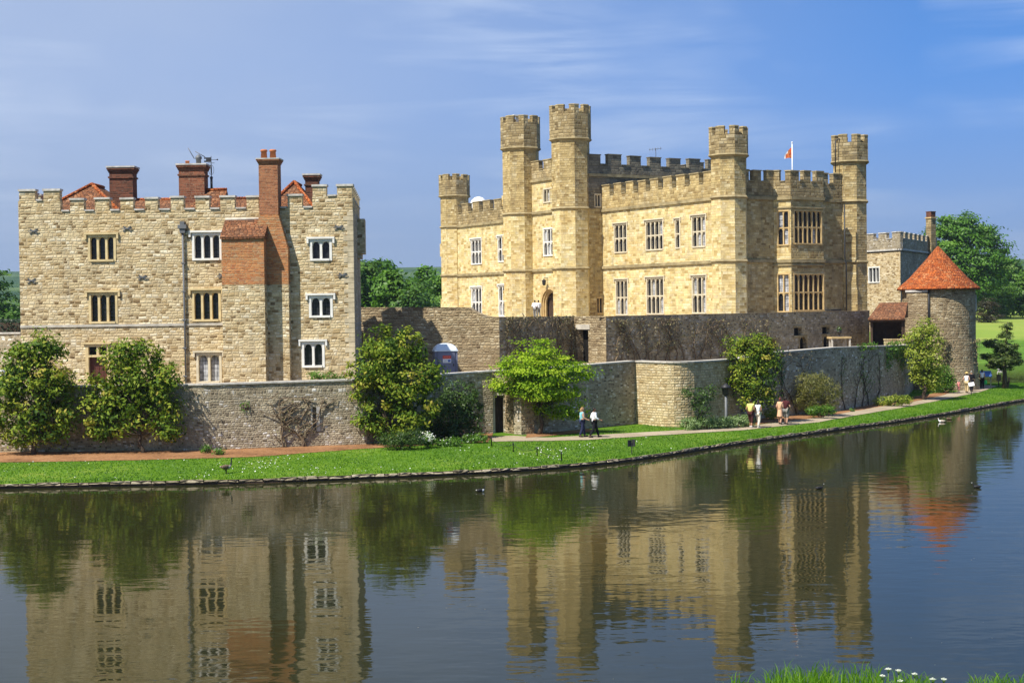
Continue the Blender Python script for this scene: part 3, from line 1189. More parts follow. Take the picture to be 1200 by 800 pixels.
def octo(c, R, rot, n=8):
    return [(c[0] + R * math.cos(rot + 2 * math.pi * i / n), c[1] + R * math.sin(rot + 2 * math.pi * i / n)) for i in range(n)]


# ================================================================== the castle (far, large)
O_C = Vector((18.8, 128.5, 0))
T2 = Vector((0.851, 0.525, 0))
T1 = Vector((-0.525, 0.851, 0))
ROT8 = math.atan2(T2.y, T2.x) + math.pi / 8


def CW(u, v, z=0.0):
    return Vector((O_C.x + T2.x * u + T1.x * v, O_C.y + T2.y * u + T1.y * v, z))


Z0 = 7.0
castle = thing('stone_castle', 'large battlemented castle of warm yellow stone with octagonal corner turrets', 'castle', CW(4, 12, Z0))
walls = MB()
par, old, old_n, old_g, grey = MB(), MB(), MB(), MB(), MB()
cap_ = {id(x): MV(x, 1) for x in (par, old, old_n, old_g, grey)}


def string_course(z, runs, s0=0.0, s1=0.0, out=.16, lo=.12, hi=.14):
    """one moulded band at one height round joined wall faces"""
    b = MB()
    for a, c in runs:
        b.slab(a, c, s0, tdir(a, c)[2] + s1, 0, out, z - lo, z + hi)
    b.build('string_course', M['string'], castle)


# south west face (long lit front), corner to gate block
UF, VF = -0.5, -0.5
F1A, F1B = CW(UF, 18.2), CW(UF, -0.5)          # seen from outside: left, right
wins1 = []
for x0, x1, y0, y1, n, rows in [(719.5, 735, 262, 296.5, 3, 2), (756.5, 777.5, 258, 293.5, 4, 2), (791, 797.2, 256.5, 291.5, 1, 2), (810.5, 827.5, 252.5, 290, 3, 2),
                                (721.5, 736, 327.5, 369.5, 3, 2), (757.5, 778.3, 325, 368.5, 4, 2), (811, 828, 323, 367.5, 3, 2)]:
    wins1.append((rect(x0, x1, y0, y1, F1A, F1B), n, rows))
walls.panel(F1A, F1B, Z0, 17.3, [w[0] for w in wins1], 0.45)
for r, n, rows in wins1:
    window(castle, F1A, F1B, r, n, rows, 'pale_frame', True, True, blind=0.25)
L1 = tdir(F1A, F1B)[2]
for z in (11.85, 17.3):
    string_course(z, [(F1A, F1B)], -.3)
battlement(par, cap_[id(par)], F1A, F1B, 17.44, 18.75, even_merlons(L1, 1.15, 0.75, 19.65, 0.1, 0.05), th=.5, out=.05)
# south east face with the canted bay
F2A, F2B = CW(-0.5, VF), CW(14.2, VF)
u1, u2, u3, u4 = 4.6 + .5, 5.4 + .5, 9.2 + .5, 10.0 + .5     # along F2A->F2B
BAY = 1.3
walls.panel(F2A, on(F2A, F2B, u1), Z0, 17.3, mat=1)  # dark ashlar on this face: shade put into the stone colour
walls.panel(on(F2A, F2B, u4), F2B, Z0, 17.3, mat=1)
B1, B2, B3, B4 = on(F2A, F2B, u1), on(F2A, F2B, u2, BAY), on(F2A, F2B, u3, BAY), on(F2A, F2B, u4)
rl = [rect(910.5, 926.5, 246, 288, B1, B2), rect(910.5, 926.5, 320, 366, B1, B2)]
rf = [rect(930, 963.5, 246, 286.5, B2, B3), rect(930, 966, 320, 364.5, B2, B3)]
lf = tdir(B1, B2)[2]
for q in rl:
    q_ = (max(q[0], .12), min(q[1], lf - .12), q[2], q[3])
    rl[rl.index(q)] = q_
walls.panel(B1, B2, Z0, 17.3, rl, 0.4)
walls.panel(B2, B3, Z0, 17.3, rf, 0.4, mat=1)  # bay front darker than its sunlit side, shade painted in
walls.panel(B3, B4, Z0, 17.3, mat=1)
for q in rl:
    window(castle, B1, B2, q, 2, 2, 'tan_frame', True, None, blind=0.55, mull=.1)
for q in rf:
    window(castle, B2, B3, q, 6, 2, 'tan_frame', True, None, blind=0.05, mull=.1)
for a, b in ((F2A, B1), (B1, B2), (B2, B3), (B3, B4), (B4, F2B)):
    L = tdir(a, b)[2]
    battlement(old, cap_[id(old)], a, b, 17.44, 18.75, even_merlons(L, 0.95 if L > 1.6 else .8, 0.6, 19.65, 0.0, 0.04), th=.5, out=.05)
for z in (11.85, 17.3):
    string_course(z, [(F2A, B1), (B1, B2), (B2, B3), (B3, B4), (B4, F2B)], -.04, .04)
for z in (16.45, 11.45):
    string_course(z, [(B1, B2), (B2, B3)], -.04, .04, .12, 0, .12)
# north wing
F3A, F3B = CW(UF, 47.8), CW(UF, 29.5)
wins3 = [(rect(552, 564.5, 280, 310, F3A, F3B), 3), (rect(583.5, 596, 276.5, 307, F3A, F3B), 3), (rect(552.5, 565, 336.5, 371.5, F3A, F3B), 3), (rect(584.5, 596.5, 334, 371, F3A, F3B), 3)]
walls.panel(F3A, F3B, Z0, 17.3, [w[0] for w in wins3], .45)
for r, n in wins3:
    window(castle, F3A, F3B, r, n, 2, 'white_frame', True, True, blind=0.15)
L3 = tdir(F3A, F3B)[2]
for z in (11.85, 17.3):
    string_course(z, [(F3A, F3B)])
battlement(old_n, cap_[id(old_n)], F3A, F3B, 17.44, 18.75, even_merlons(L3, 1.5, 0.9, 19.7, 0.3, 0.05), th=.5, out=.05)
# other outer faces (behind, plain) and flat roofs
walls.panel(CW(14.2, VF), CW(14.2, 18.2), Z0, 18.75, mat=1)
walls.panel(CW(14.2, 29.5), CW(14.2, 47.8), Z0, 18.75, mat=1)
walls.panel(CW(14.2, 47.8), CW(UF, 47.8), Z0, 18.75, mat=1)
walls.prism([CW(UF + .3, VF + .3)[:2], CW(14, VF + .3)[:2], CW(14, 18.2)[:2], CW(UF + .3, 18.2)[:2]], 17.5, 17.9, 2)
walls.prism([CW(UF + .3, 29.5)[:2], CW(14, 29.5)[:2], CW(14, 47.6)[:2], CW(UF + .3, 47.6)[:2]], 17.5, 17.9, 2)
# gate block, standing proud of the front and rising above both wings
GP = -3.0
GA, GB = CW(GP, 29.3), CW(GP, 18.4)
door_r = rect(634, 654.5, 337, 371.5, GA, GB)
gw = [rect(636.5, 651, 220, 237.5, GA, GB), rect(636.5, 653.5, 266.5, 300, GA, GB)]
door_r = (door_r[0], door_r[1], Z0 + .05, door_r[3])
walls.panel(GA, GB, Z0, 20.7, gw + [door_r], .6)
window(castle, GA, GB, gw[0], 4, 1, 'pale_frame', True, None, blind=.3)
window(castle, GA, GB, gw[1], 4, 2, 'white_frame', True, None, blind=.2)
LG = tdir(GA, GB)[2]
for z in (11.8, 17.5, 20.7):
    string_course(z, [(GA, GB)], 0, 0, .17)
battlement(old_g, cap_[id(old_g)], GA, GB, 20.85, 21.75, even_merlons(LG, 1.3, .8, 22.6, 0.2, .04), th=.5, out=.04)
# its south flank: lower front part in warm stone, shade painted as grey stone above the wing roof
GC = CW(14.0, 18.2)
GS = CW(GP + .9, 18.2)
sidew = [rect(696.5, 704.5, 227, 245, GS, GC), rect(699, 708, 348, 369, GS, GC)]
walls.panel(GS, CW(UF, 18.2), Z0, 17.5, [(sidew[1][0], min(sidew[1][1], 1.55), Z0 + .4, sidew[1][3])], .3, mat=1)
window(castle, GS, GC, (sidew[1][0], min(sidew[1][1], 1.55), Z0 + .4, sidew[1][3]), 2, 1, 'tan_frame', False, None, jamb=.07, mull=.07)
walls.panel(GS, GC, 17.5, 20.7, [(max(sidew[0][0], .1), sidew[0][1], max(sidew[0][2], 17.6), sidew[0][3])], .3, mat=3)
window(castle, GS, GC, (max(sidew[0][0], .1), sidew[0][1], max(sidew[0][2], 17.6), sidew[0][3]), 2, 1, 'pale_frame', True, None, jamb=.1, mull=.08)
LS = tdir(GS, GC)[2]
string_course(20.7, [(GS, GC)])
battlement(grey, cap_[id(grey)], GS, GC, 20.85, 21.75, even_merlons(LS, 1.45, 1.0, 22.65, 0.0, .05), th=.5, out=.03)
GN = CW(14.0, 29.5)
walls.panel(GN, CW(GP + .9, 29.5), Z0, 20.7, mat=3)
walls.panel(GC, GN, Z0, 20.7, mat=3)
battlement(grey, cap_[id(grey)], GC, GN, 20.7, 21.75, even_merlons(11.3, 1.45, 1.0, 22.65), th=.5)
battlement(grey, cap_[id(grey)], GN, CW(GP + .9, 29.5), 20.7, 21.75, even_merlons(LS, 1.45, 1.0, 22.65), th=.5)
walls.prism([CW(GP + .4, 18.5)[:2], CW(13.8, 18.5)[:2], CW(13.8, 29.2)[:2], CW(GP + .4, 29.2)[:2]], 20.6, 21.0, 2)
walls.build('wall', [M['ashlar'], M['ashlar_dark'], M['lead'], M['shade_grey']], castle)
par.build('parapet', [M['ashlar_dark'], M['string']], castle)
old.build('parapet', [M['ashlar_old'], M['string']], castle)
old_n.build('parapet', [M['ashlar_old'], M['string']], castle)
old_g.build('parapet', [M['ashlar_old'], M['string']], castle)
grey.build('parapet', [M['shade_grey'], M['shade_grey']], castle)
# arched entrance
ds0, ds1, dz0, dz1 = door_r
ar = MB()
n = 14
prof = [(q / n) for q in range(n + 1)]
aw = ds1 - ds0
for band, (i0, o0, i1, o1) in enumerate([(.0, .06, .16, -.05), (.16, -.08, .32, -.22), (.32, -.25, .48, -.40)]):
    def arc(inset):
        w = aw - 2 * inset
        h = dz1 - dz0 - inset
        spring = h - w * 0.62
        pts = [(ds0 + inset, dz0)]
        for q in range(n + 1):
            a = math.pi * (1 - q / n)
            k_ = math.sin(a)
            pts.append((ds0 + inset + w * (0.5 + 0.5 * math.cos(a)), dz0 + spring + w * 0.62 * (k_ ** .8)))
        pts.append((ds1 - inset, dz0))
        return pts
    a0, a1 = arc(i0), arc(i1)
    for j in range(len(a0) - 1):
        ar.face([on(GA, GB, a0[j][0], o0, a0[j][1]), on(GA, GB, a0[j + 1][0], o0, a0[j + 1][1]), on(GA, GB, a1[j + 1][0], o0, a1[j + 1][1]), on(GA, GB, a1[j][0], o0, a1[j][1])])
        ar.face([on(GA, GB, a1[j][0], o0, a1[j][1]), on(GA, GB, a1[j + 1][0], o0, a1[j + 1][1]), on(GA, GB, a1[j + 1][0], o0 - .17, a1[j + 1][1]), on(GA, GB, a1[j][0], o0 - .17, a1[j][1])])
top0 = arc(0)
for j in range(1, len(top0) - 2):
    ar.face([on(GA, GB, top0[j][0], .05, top0[j][1]), on(GA, GB, top0[j + 1][0], .05, top0[j + 1][1]), on(GA, GB, top0[j + 1][0], .05, dz1 + .02), on(GA, GB, top0[j][0], .05, dz1 + .02)])
arch_o = ar.build('entrance_arch', M['tan_frame'], castle)
dm = MB()
dm.slab(GA, GB, ds0 + .3, ds1 - .3, -.75, -.62, dz0, dz1)
dm.build('door', M['wood'], castle)
# lantern above the door
lp = on(GA, GB, *[hit(642, 331, GA, GB)[0], .45, hit(642, 331, GA, GB)[1]])
ln = MB()
ln.tube([on(GA, GB, hit(642, 331, GA, GB)[0], .0, lp.z + .45), on(GA, GB, hit(642, 331, GA, GB)[0], .45, lp.z + .5), lp + Vector((0, 0, .3))], .03, 5)
ln.lathe(lp, [(.05, -.3), (.16, -.2), (.2, .15), (.24, .17), (.05, .32)], 6, smooth=False)
ln.build('wall_lantern', M['iron'], castle)


def turret(c, R, ztop, bands, slits=(), crown=2.4, mat='ashlar', z0=Z0, shaft2=None, name='turret', cz=0.7, gap=.34):
    """octagonal turret: slitted shaft, moulded rings, flared battlemented crown"""
    b = MB()
    P = octo(c, R, ROT8)
    zc = ztop - crown
    zb = bands[-1]
    voids = []
    for i in range(8):
        a, d = P[(i + 1) % 8], P[i]
        # facet seen from outside runs from a (left) to d (right)
        L = tdir(a, d)[2]
        nrm = Vector((tdir(a, d)[1], -tdir(a, d)[0], 0))
        if nrm.dot(Vector((c[0], c[1], 0)) - Vector((0, 0, 0))) > 0:
            vis = False
        else:
            vis = True
        ops = []
        if vis:
            for (fx, za, zz_) in slits:
                mid = ((a[0] + d[0]) / 2, (a[1] + d[1]) / 2)
                px = 600 + FPX * mid[0] / mid[1]
                if abs(px - fx) < 5.5:
                    ops.append((L / 2 - .13, L / 2 + .13, za, zz_))
        b.panel(a, d, z0, zb, ops, .28, 0)
        b.panel(a, d, zb, zc, [], .28, 1)
        voids += [(a, d, o) for o in ops]
    body = b.build(name, [M[mat], M[shaft2 or mat]], castle)
    if voids:
        for a, d, o in voids:
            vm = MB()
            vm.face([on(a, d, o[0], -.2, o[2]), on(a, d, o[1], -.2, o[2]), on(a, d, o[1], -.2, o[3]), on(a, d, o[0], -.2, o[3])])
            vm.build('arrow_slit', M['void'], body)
    for z in bands:
        rg = MB()
        o_ = octo(c, R + .17, ROT8)
        rg.prism(o_, z - .02, z + .14, top=octo(c, R + .06, ROT8))
        rg.prism(octo(c, R + .03, ROT8), z - .14, z - .02, top=o_)
        rg.build('ring_moulding', M['string'], body)
    rg = MB()
    rg.prism(octo(c, R + .02, ROT8), zc - .22, zc - .04, top=octo(c, R + .26, ROT8))
    rg.prism(octo(c, R + .26, ROT8), zc - .04, zc + .08, top=octo(c, R + .2, ROT8))
    rg.build('ring_moulding', M['string'], body)
    cr = MB()
    RO, RI = R + .17, R - .28
    PO, PI = octo(c, RO, ROT8), octo(c, RI, ROT8)
    cr.prism(PO, zc + .08, ztop - cz)
    lerp = lambda p, q, t: (p[0] + (q[0] - p[0]) * t, p[1] + (q[1] - p[1]) * t)
    e = .5 - gap / 2
    for i in range(8):
        pa, pb, pc = PO[(i - 1) % 8], PO[i], PO[(i + 1) % 8]
        qa, qb, qc = PI[(i - 1) % 8], PI[i], PI[(i + 1) % 8]
        poly = [lerp(pb, pa, e), pb, lerp(pb, pc, e), lerp(qb, qc, e), qb, lerp(qb, qa, e)]
        zt = ztop - .1 + random.uniform(-.03, .03)
        cr.prism(poly, ztop - cz, zt)
        ctr = np.mean(np.array(poly), axis=0)
        big = [tuple(ctr + (np.array(p) - ctr) * 1.1) for p in poly]
        cr.prism(big, zt, zt + .1, 1, top=poly)
    cr.build('crown', [M['ashlar_old'], M['string']], body)
    return body


def slz(px, y0, y1, Y):
    return (px, at(px, y1, Y).z, at(px, y0, Y).z)


turret(CW(0, 0)[:2], 1.58, 23.3, [11.85, 17.3], [slz(844, 252, 282, 127), slz(869, 252, 284, 127), slz(846, 336, 351, 127), slz(871, 336, 352, 127)], shaft2='ashlar_dark')
turret(CW(14.2, 0)[:2], 1.58, 23.3, [11.85, 17.3], [slz(1013, 258, 281, 135), slz(1013, 333, 350, 135), slz(1002, 350, 362, 135)], mat='ashlar_dark', shaft2='ashlar_dark')
turret(CW(0, 47.8)[:2], 1.6, 23.2, [11.85, 17.3], [slz(525, 285, 300, 168), slz(525, 350, 364, 168)], mat='ashlar', shaft2='ashlar_dark')
turret(CW(-3.2, 19.5)[:2], 1.86, 27.3, [11.8, 17.5], [slz(658, 270, 292, 142), slz(685, 269, 293, 142), slz(658, 336, 350, 142), slz(686, 335, 359, 142), slz(656, 219, 236, 142), slz(684, 217, 235, 142)], crown=3.2,
       shaft2='ashlar_dark')
turret(CW(-3.2, 28.5)[:2], 1.86, 27.3, [11.8, 17.5], [slz(599, 275, 298, 150), slz(599, 340, 352, 150), slz(598, 228, 240, 150)], crown=3.2, shaft2='ashlar_dark')
turret(CW(14.2, 47.8)[:2], 1.6, 23.2, [11.85, 17.3], mat='ashlar_dark', shaft2='ashlar_dark')
# rainwater pipe on the east corner and iron ladder hoop at the turret top
pm = MB()
a = at(990, 300, 133.2)
pm.tube([Vector((a.x, a.y, 16.9)), Vector((a.x, a.y, 12.2)), Vector((a.x + .12, a.y, 11.6)), Vector((a.x + .12, a.y, 7.2))], .06, 6)
pm.build('drainpipe', M['iron'], castle)
lm = MB()
b0, b1 = at(979, 202, 134.6), at(979, 163, 134.6)
lm.tube([b0, b1 - Vector((0, 0, .2)), b1 + Vector((.25, .1, 0)), b1 + Vector((.9, .3, .05))], .05, 6)
lm.build('ladder_rail', M['iron'], castle)

# things standing on the castle
flag = thing('flagpole', 'white flagpole on the castle roof flying an orange red and white flag', 'flagpole', CW(9, 9.5, 17.9))
fp = at(928.5, 200, CW(9, 9.5).y)
fm = MB()
zt = at(928.5, 168, fp.y).z
fm.tube([(fp.x, fp.y, 17.9), (fp.x, fp.y, zt)], [.07, .045], 8)
fm.ball((fp.x, fp.y, zt + .06), .09, .09, .09)
flag.location = (fp.x, fp.y, 17.9)
WL[flag.name] = Vector((fp.x, fp.y, 17.9))
fm.build('pole', M['white'], flag)
m_, t_, b_ = mat_new('flag_cloth')
tcn = t_.nodes.new('ShaderNodeTexCoord')
sp_ = t_.nodes.new('ShaderNodeSeparateXYZ')
t_.links.new(tcn.outputs['UV'], sp_.inputs[0])
nf = noise(t_, tcn.outputs['UV'], 2.2, 1)
c_ = ramp(t_, mrange(t_, nf.outputs[0], .38, .62), [(0.55, 0.06, 0.02), (0.62, 0.10, 0.03), (0.75, 0.32, 0.05)])
t_.links.new(c_, b_.inputs['Base Color'])
M['flagcloth'] = m_
M['flagwhite'] = plain('flag_white', (0.8, 0.76, 0.74), 0.8)
fl = MB()
N_, K_ = 12, 7
def fpt(i, j):
    u, v = i / N_, j / K_
    x = -u * .72
    drop = u * (0.55 + .35 * u)
    return Vector((fp.x + x, fp.y + .12 * math.sin(u * 7 + v * 2), zt - .35 - v * (1.1 - .75 * u) - drop * (.85)))
for i in range(N_):
    for j in range(K_):
        white = (i >= 7 and j < 2) or i >= 10
        fl.face([fpt(i, j), fpt(i + 1, j), fpt(i + 1, j + 1), fpt(i, j + 1)], 1 if white else 0, True)
fl.build('flag', [M['flagcloth'], M['flagwhite']], flag)


def aerial(px, py0, py1, Y, zb, label):
    p = at(px, py0, Y)
    t = thing('rooftop_aerial', label, 'aerial', (p.x, p.y, zb))
    b = MB()
    b.tube([(p.x, p.y, zb), (p.x, p.y, p.z)], .03, 5)
    b.build('mast', M['iron'], t)
    b = MB()
    b.tube([(p.x - .7, p.y, p.z - .12), (p.x + .6, p.y, p.z)], .02, 4)
    for k in range(5):
        x = p.x - .6 + k * .27
        zc_ = p.z - .12 + .12 * (k * .27 + .1) / 1.3
        b.tube([(x, p.y - .25, zc_), (x, p.y + .25, zc_)], .015, 4)
        b.tube([(x, p.y, zc_ - .16), (x, p.y, zc_ + .16)], .015, 4)
    b.build('boom', M['lead'], t)


aerial(768.5, 174, 186, CW(6, 23).y, 21.0, 'thin television aerial behind the grey battlements of the castle roof')
# white radome on the north wing roof
rc = at(561, 243, CW(6, 42).y)
rd = thing('white_dome', 'white rounded dome on the castle roof behind the low battlements', 'dome', (rc.x, rc.y, 17.9))
b = MB()
b.lathe((rc.x, rc.y, 17.9), [(.8, 0), (.9, .1), (1.02, .7), (1.08, 1.3), (1.02, 1.8), (.8, 2.3), (.45, 2.6), (.05, 2.7)], 24)
b.build('shell', M['white'], rd)
b = MB()
b.lathe((rc.x, rc.y, 17.9), [(1.1, 0), (1.1, .2), (.9, .25)], 24)
b.build('base_ring', M['lead'], rd)
# flat white cap seen on the far gate turret
ca = CW(-3.2, 28.5)
cb = MB()
cb.box((ca.x - .25, ca.y, 27.42), 1.5, 1.2, .12, .5)
cb.tube([(ca.x - .25, ca.y, 26.5), (ca.x - .25, ca.y, 27.4)], .2, 8)
tag(cb.build('roof_vent', M['white'], None, (ca.x, ca.y, 26.5)), 'flat white cover on top of the left gate turret', 'vent')
# dark crate at the foot of the bay
cq = at(977, 366.5, 126)
cb = MB()
cb.box((cq.x, cq.y, Z0 + .35), 1.1, .6, .4, .55)
cb.box((cq.x, cq.y, Z0 + .59), 1.2, .7, .08, .55)
tag(cb.build('storage_box', M['iron'], None, (cq.x, cq.y, Z0 + .15)), 'low black box on the terrace below the castle bay window', 'box')

# ================================================================== small battlemented block behind, right
bt = thing('rear_stone_block', 'small battlemented stone block behind the castle beside the cone roofed tower', 'building', at(1040, 340, 165).to_3d() * 1)
YB = 160.0
ra, rb = at(1000, 300, YB + 7), at(1055, 300, YB)
dirb = (rb - ra)
dirb.z = 0
dirb.normalize()
rc_ = at(1098, 300, 176.0)
rd_ = ra + (rc_ - rb)
zt = at(1055, 271, YB).z
bt.location = (rb.x, rb.y, Z0 - 2)
WL[bt.name] = Vector(bt.location)
w_ = MB()
rw = rect(1017.5, 1031, 312.5, 331.5, ra, rb)
zpar = at(1055, 292, YB).z
w_.panel(ra, rb, Z0 - 2, zpar, [rw], .3)
w_.panel(rb, rc_, Z0 - 2, zpar, mat=1)
w_.panel(rc_, rd_, Z0 - 2, zpar, mat=1)
w_.panel(rd_, ra, Z0 - 2, zpar, mat=1)
w_.prism([ra[:2], rb[:2], rc_[:2], rd_[:2]], zpar - .3, zpar)
w_.build('wall', [M['rubble'], M['flint']], bt)
window(bt, ra, rb, rw, 3, 1, 'white_frame', False, None)
pr = MB()
cp = MV(pr, 1)
for a, b in ((ra, rb), (rb, rc_), (rc_, rd_), (rd_, ra)):
    L = tdir(a, b)[2]
    battlement(pr, cp, a, b, zpar, zt - .75, even_merlons(L, 1.25, .85, zt - .1), th=.4, out=.04)
    cp.slab(a, b, 0, L, 0, .13, zpar - .1, zpar + .08)
pr.build('parapet', [M['flint'], M['coping']], bt)
cm = MB()
cc = at(1091, 280, 172)
ztop_ = at(1091, 256, 172).z
cm.box((cc.x, cc.y, (ztop_ + Z0) / 2), .78, .78, ztop_ - Z0, .55)
cm.box((cc.x, cc.y, ztop_ + .06), .95, .95, .14, .55, 1)
cm.box((cc.x, cc.y, ztop_ + .43), .74, .74, .6, .55, 2)
cm.box((cc.x, cc.y, ztop_ + .76), .82, .82, .08, .55, 2)
cm.build('chimney', [M['ashlar_old'], M['tan_frame'], M['brick_dk']], bt)

# ================================================================== cone roofed round tower
CT = at(1100, 400, 130.0)
RT = 3.1
zg = 0.5
ez = at(1100, 337, 127.2).z
ap = at(1099, 288.5, 130.0).z
tw = thing('round_tower', 'round ragstone tower with a steep orange tiled conical roof', 'tower', (CT.x, CT.y, zg))
b = MB()
b.lathe((CT.x, CT.y, 0), [(RT + .35, zg), (RT + .12, 3.0), (RT, 5.0), (RT, ez + .1)], 48, smooth=False)
tb = b.build('wall', M['rag'], tw)
for p in tb.data.polygons:
    p.use_smooth = False
uvl = tb.data.uv_layers[0].data
for p in tb.data.polygons:
    for li in p.loop_indices:
        v = tb.data.vertices[tb.data.loops[li].vertex_index].co
        a = math.atan2(v.x, -v.y)
        uvl[li].uv = (a * RT, v.z)
b = MB()
n = 48
prof = [(RT + .42, ez - .18), (RT + .36, ez + .02), (RT * .80, ez + (ap - ez) * .235), (RT * .40, ez + (ap - ez) * .62), (.07, ap)]
b.lathe((CT.x, CT.y, 0), prof, n)
ro = b.build('roof', M['tile'], tw)
uvl = ro.data.uv_layers[0].data
for p in ro.data.polygons:
    p.use_smooth = True
    for li in p.loop_indices:
        v = ro.data.vertices[ro.data.loops[li].vertex_index].co
        a = math.atan2(v.x, -v.y)
        uvl[li].uv = (a * RT * .72, math.hypot(v.x, v.y) * 1.35)
b = MB()
pa = 600 + FPX * 0
for px in (1088.5,):
    q = at(px, 380, 127.25)
    b.tube([(q.x, q.y - .05, ez - .1), (q.x, q.y - .05, 4.8)], .055, 6)
b.build('drainpipe', M['iron'], tw)
# stone buttress strip left of the pipe
b = MB()
q0, q1 = at(1062.5, 370, 128.2), at(1087, 370, 127.2)
b.slab(q0, q1, 0, tdir(q0, q1)[2], -1.4, .0, 3.4, ez - .35)
b.slab(q0, q1, -.08, tdir(q0, q1)[2] + .05, -1.4, .09, ez - .35, ez - .18, 1)
b.build('buttress', [M['rag'], M['coping']], tw)
b = MB()
s_ = at(1140, 355, 129.8)
b.box((s_.x - .12, s_.y - .6, s_.z), .25, .5, 1.4, .5)
b.build('window', M['trim'], tw)

# ================================================================== lean-to shed between castle terrace and tower
sa, sb = at(1019.5, 373, 122.4), at(1059.5, 373, 121.7)
sh = thing('lean_to_shed', 'open fronted timber lean-to with a lichened red tile roof beside the round tower', 'shed', (sa.x, sa.y, 4.35))
ze, zr = at(1040, 373, 122).z, at(1040, 354.5, 125).z
zf = 4.35
L = tdir(sa, sb)[2]
b = MB()
A0, A1 = on(sa, sb, -.15, .35, ze), on(sa, sb, L + .05, .35, ze)
R0, R1 = on(sa, sb, .75, -2.6, zr), on(sa, sb, L + .3, -2.6, zr)
dn = Vector((0, 0, -.14))
K0 = on(sa, sb, -.15, -5.4, ze)
K1 = on(sa, sb, L + .3, -5.4, ze)
b.face([A0, A1, R1, R0])
b.face([A0 + dn, A0, R0, R0 + dn])
b.face([A0, A0 + dn, A1 + dn, A1])
b.face([K1, K0, R0, R1])
b.face([K0, A0, R0])
b.face([A1, K1, R1])
b.face([A0 + dn, K0 + dn, K1 + dn, A1 + dn])
b.build('roof', M['tile_br'], sh)
b = MB()
b.slab(sa, sb, 0, L, -5.3, -5.2, zf, ze)
b.slab(sa, sb, L - .1, L + .05, -5.2, 0, zf, ze - .1)
b.slab(sa, sb, 0.1, L - .15, -2.4, -2.3, zf, ze - .05)
b.slab(sa, sb, 0.0, .09, -5.2, -.3, zf, ze - .1)
b.slab(sa, sb, .1, L - .1, -2.3, -.02, zf, zf + .06)
b.build('back_wall', M['wood'], sh)
b = MB()
b.slab(sa, sb, 1.1, L, 0, .3, zf - .3, at(1040, 398, 122).z)
b.slab(sa, sb, 1.05, L + .03, -.05, .36, at(1040, 398, 122).z, at(1040, 397, 122).z)
b.build('low_wall', [M['bastion']], sh)
for s in (.05, L - .2):
    b = MB()
    b.slab(sa, sb, s, s + .16, -.16, 0, zf, ze - .12)
    b.build('post', M['wood'], sh)
b = MB()
b.slab(sa, sb, -.1, L + .1, -.18, .02, ze - .3, ze - .14)
b.build('eaves_beam', M['wood'], sh)

# ================================================================== square stone house (near, left)
HA, HB = at(22.5, 300, 85.2), at(414, 300, 84.5)
HA, HB = (HA.x, HA.y), (HB.x, HB.y)
HL = tdir(HA, HB)[2]
HC = (-9.62, 95.5)
HD = (HA[0] - .6, 96.5)
ZH = 3.4
house = thing('stone_house', 'square battlemented house of cream rubble stone with red brick chimneys, left of the castle', 'house', ((HA[0] + HB[0]) / 2, HA[1] + 5, ZH))
hw = []
for spec in [(103, 136, 275.5, 306.5, 3, 'buff_frame', True, 0, 1), (225, 260, 273, 305, 3, 'white_frame', True, .0, 1), (363, 389, 280.5, 305.5, 2, 'white_frame', True, 0, 1),
             (104, 138, 343, 379, 3, 'buff_frame', True, .25, 1), (225, 259, 340.5, 376.5, 3, 'buff_frame', True, .3, 1), (362, 390, 346.5, 372, 2, 'white_frame', True, .2, 1),
             (230, 260, 413.5, 449, 2, 'pale_frame', True, 1.0, 1), (353.5, 380.5, 400.5, 430.5, 2, 'white_frame', True, 0, 1)]:
    hw.append((rect(*spec[:4], HA, HB), spec))
dr = rect(100.5, 129, 403.5, 450, HA, HB)
dr = (dr[0], dr[1], ZH + .25, dr[3])
body, strg = MB(), MB()
zlo, zhi = 13.85, 14.5
body.panel(HA, HB, ZH, zlo, [w[0] for w in hw] + [dr], .4)
body.panel(HB, HC, ZH, zlo, mat=1)  # darker flint than the front: shade of this flank put into the stone
body.panel(HC, HD, ZH, zlo, mat=1)
body.panel(HD, HA, ZH, zlo)
body.build('wall', [M['rubble'], M['flint']], house)
for r, s in hw:
    window(house, HA, HB, r, s[4], 1, s[5], s[6], True, blind=s[7], jamb=.14, mull=.13, deep=.26)
# corner quoins of bigger pale blocks
q_ = MB()
z = ZH
k = 0
while z < 13.5:
    h = random.uniform(.24, .34)
    w = (.55, .32)[k % 2]
    q_.slab(HA, HB, HL - w, HL + .025, -.2, .022, z + .01, z + h - .01)
    z += h
    k += 1
q_.build('quoins', M['quoin'], house)
# doorway with a fanlight of two small lights
f = MB()
ds0, ds1, dz0, dz1 = dr
zt_ = dz1 - .62
f.slab(HA, HB, ds0, ds0 + .17, -.3, .03, dz0, dz1)
f.slab(HA, HB, ds1 - .17, ds1, -.3, .03, dz0, dz1)
f.slab(HA, HB, ds0 + .17, ds1 - .17, -.3, .03, dz1 - .13, dz1)
f.slab(HA, HB, ds0 + .17, ds1 - .17, -.3, .05, zt_ - .1, zt_ + .02)
f.slab(HA, HB, (ds0 + ds1) / 2 - .07, (ds0 + ds1) / 2 + .07, -.28, .0, zt_ + .02, dz1 - .13)
f.slab(HA, HB, ds0 - .12, ds1 + .12, 0.0, .12, dz1 + .02, dz1 + .12)
do = f.build('doorway', M['buff_frame'], house)
g = MB()
g.slab(HA, HB, ds0 + .17, ds1 - .17, -.25, -.2, zt_ + .02, dz1 - .13)
g.build('pane', M['glass'], do)
g = MB()
g.slab(HA, HB, ds0 + .17, ds1 - .17, -.3, -.22, dz0, zt_ - .1)
for k in range(5):
    s = ds0 + .2 + k * (ds1 - ds0 - .4) / 4
    g.slab(HA, HB, s - .015, s + .015, -.22, -.2, dz0, zt_ - .12)
g.build('door', plain('red_brown_door', (0.10, 0.035, 0.025), .5), do)
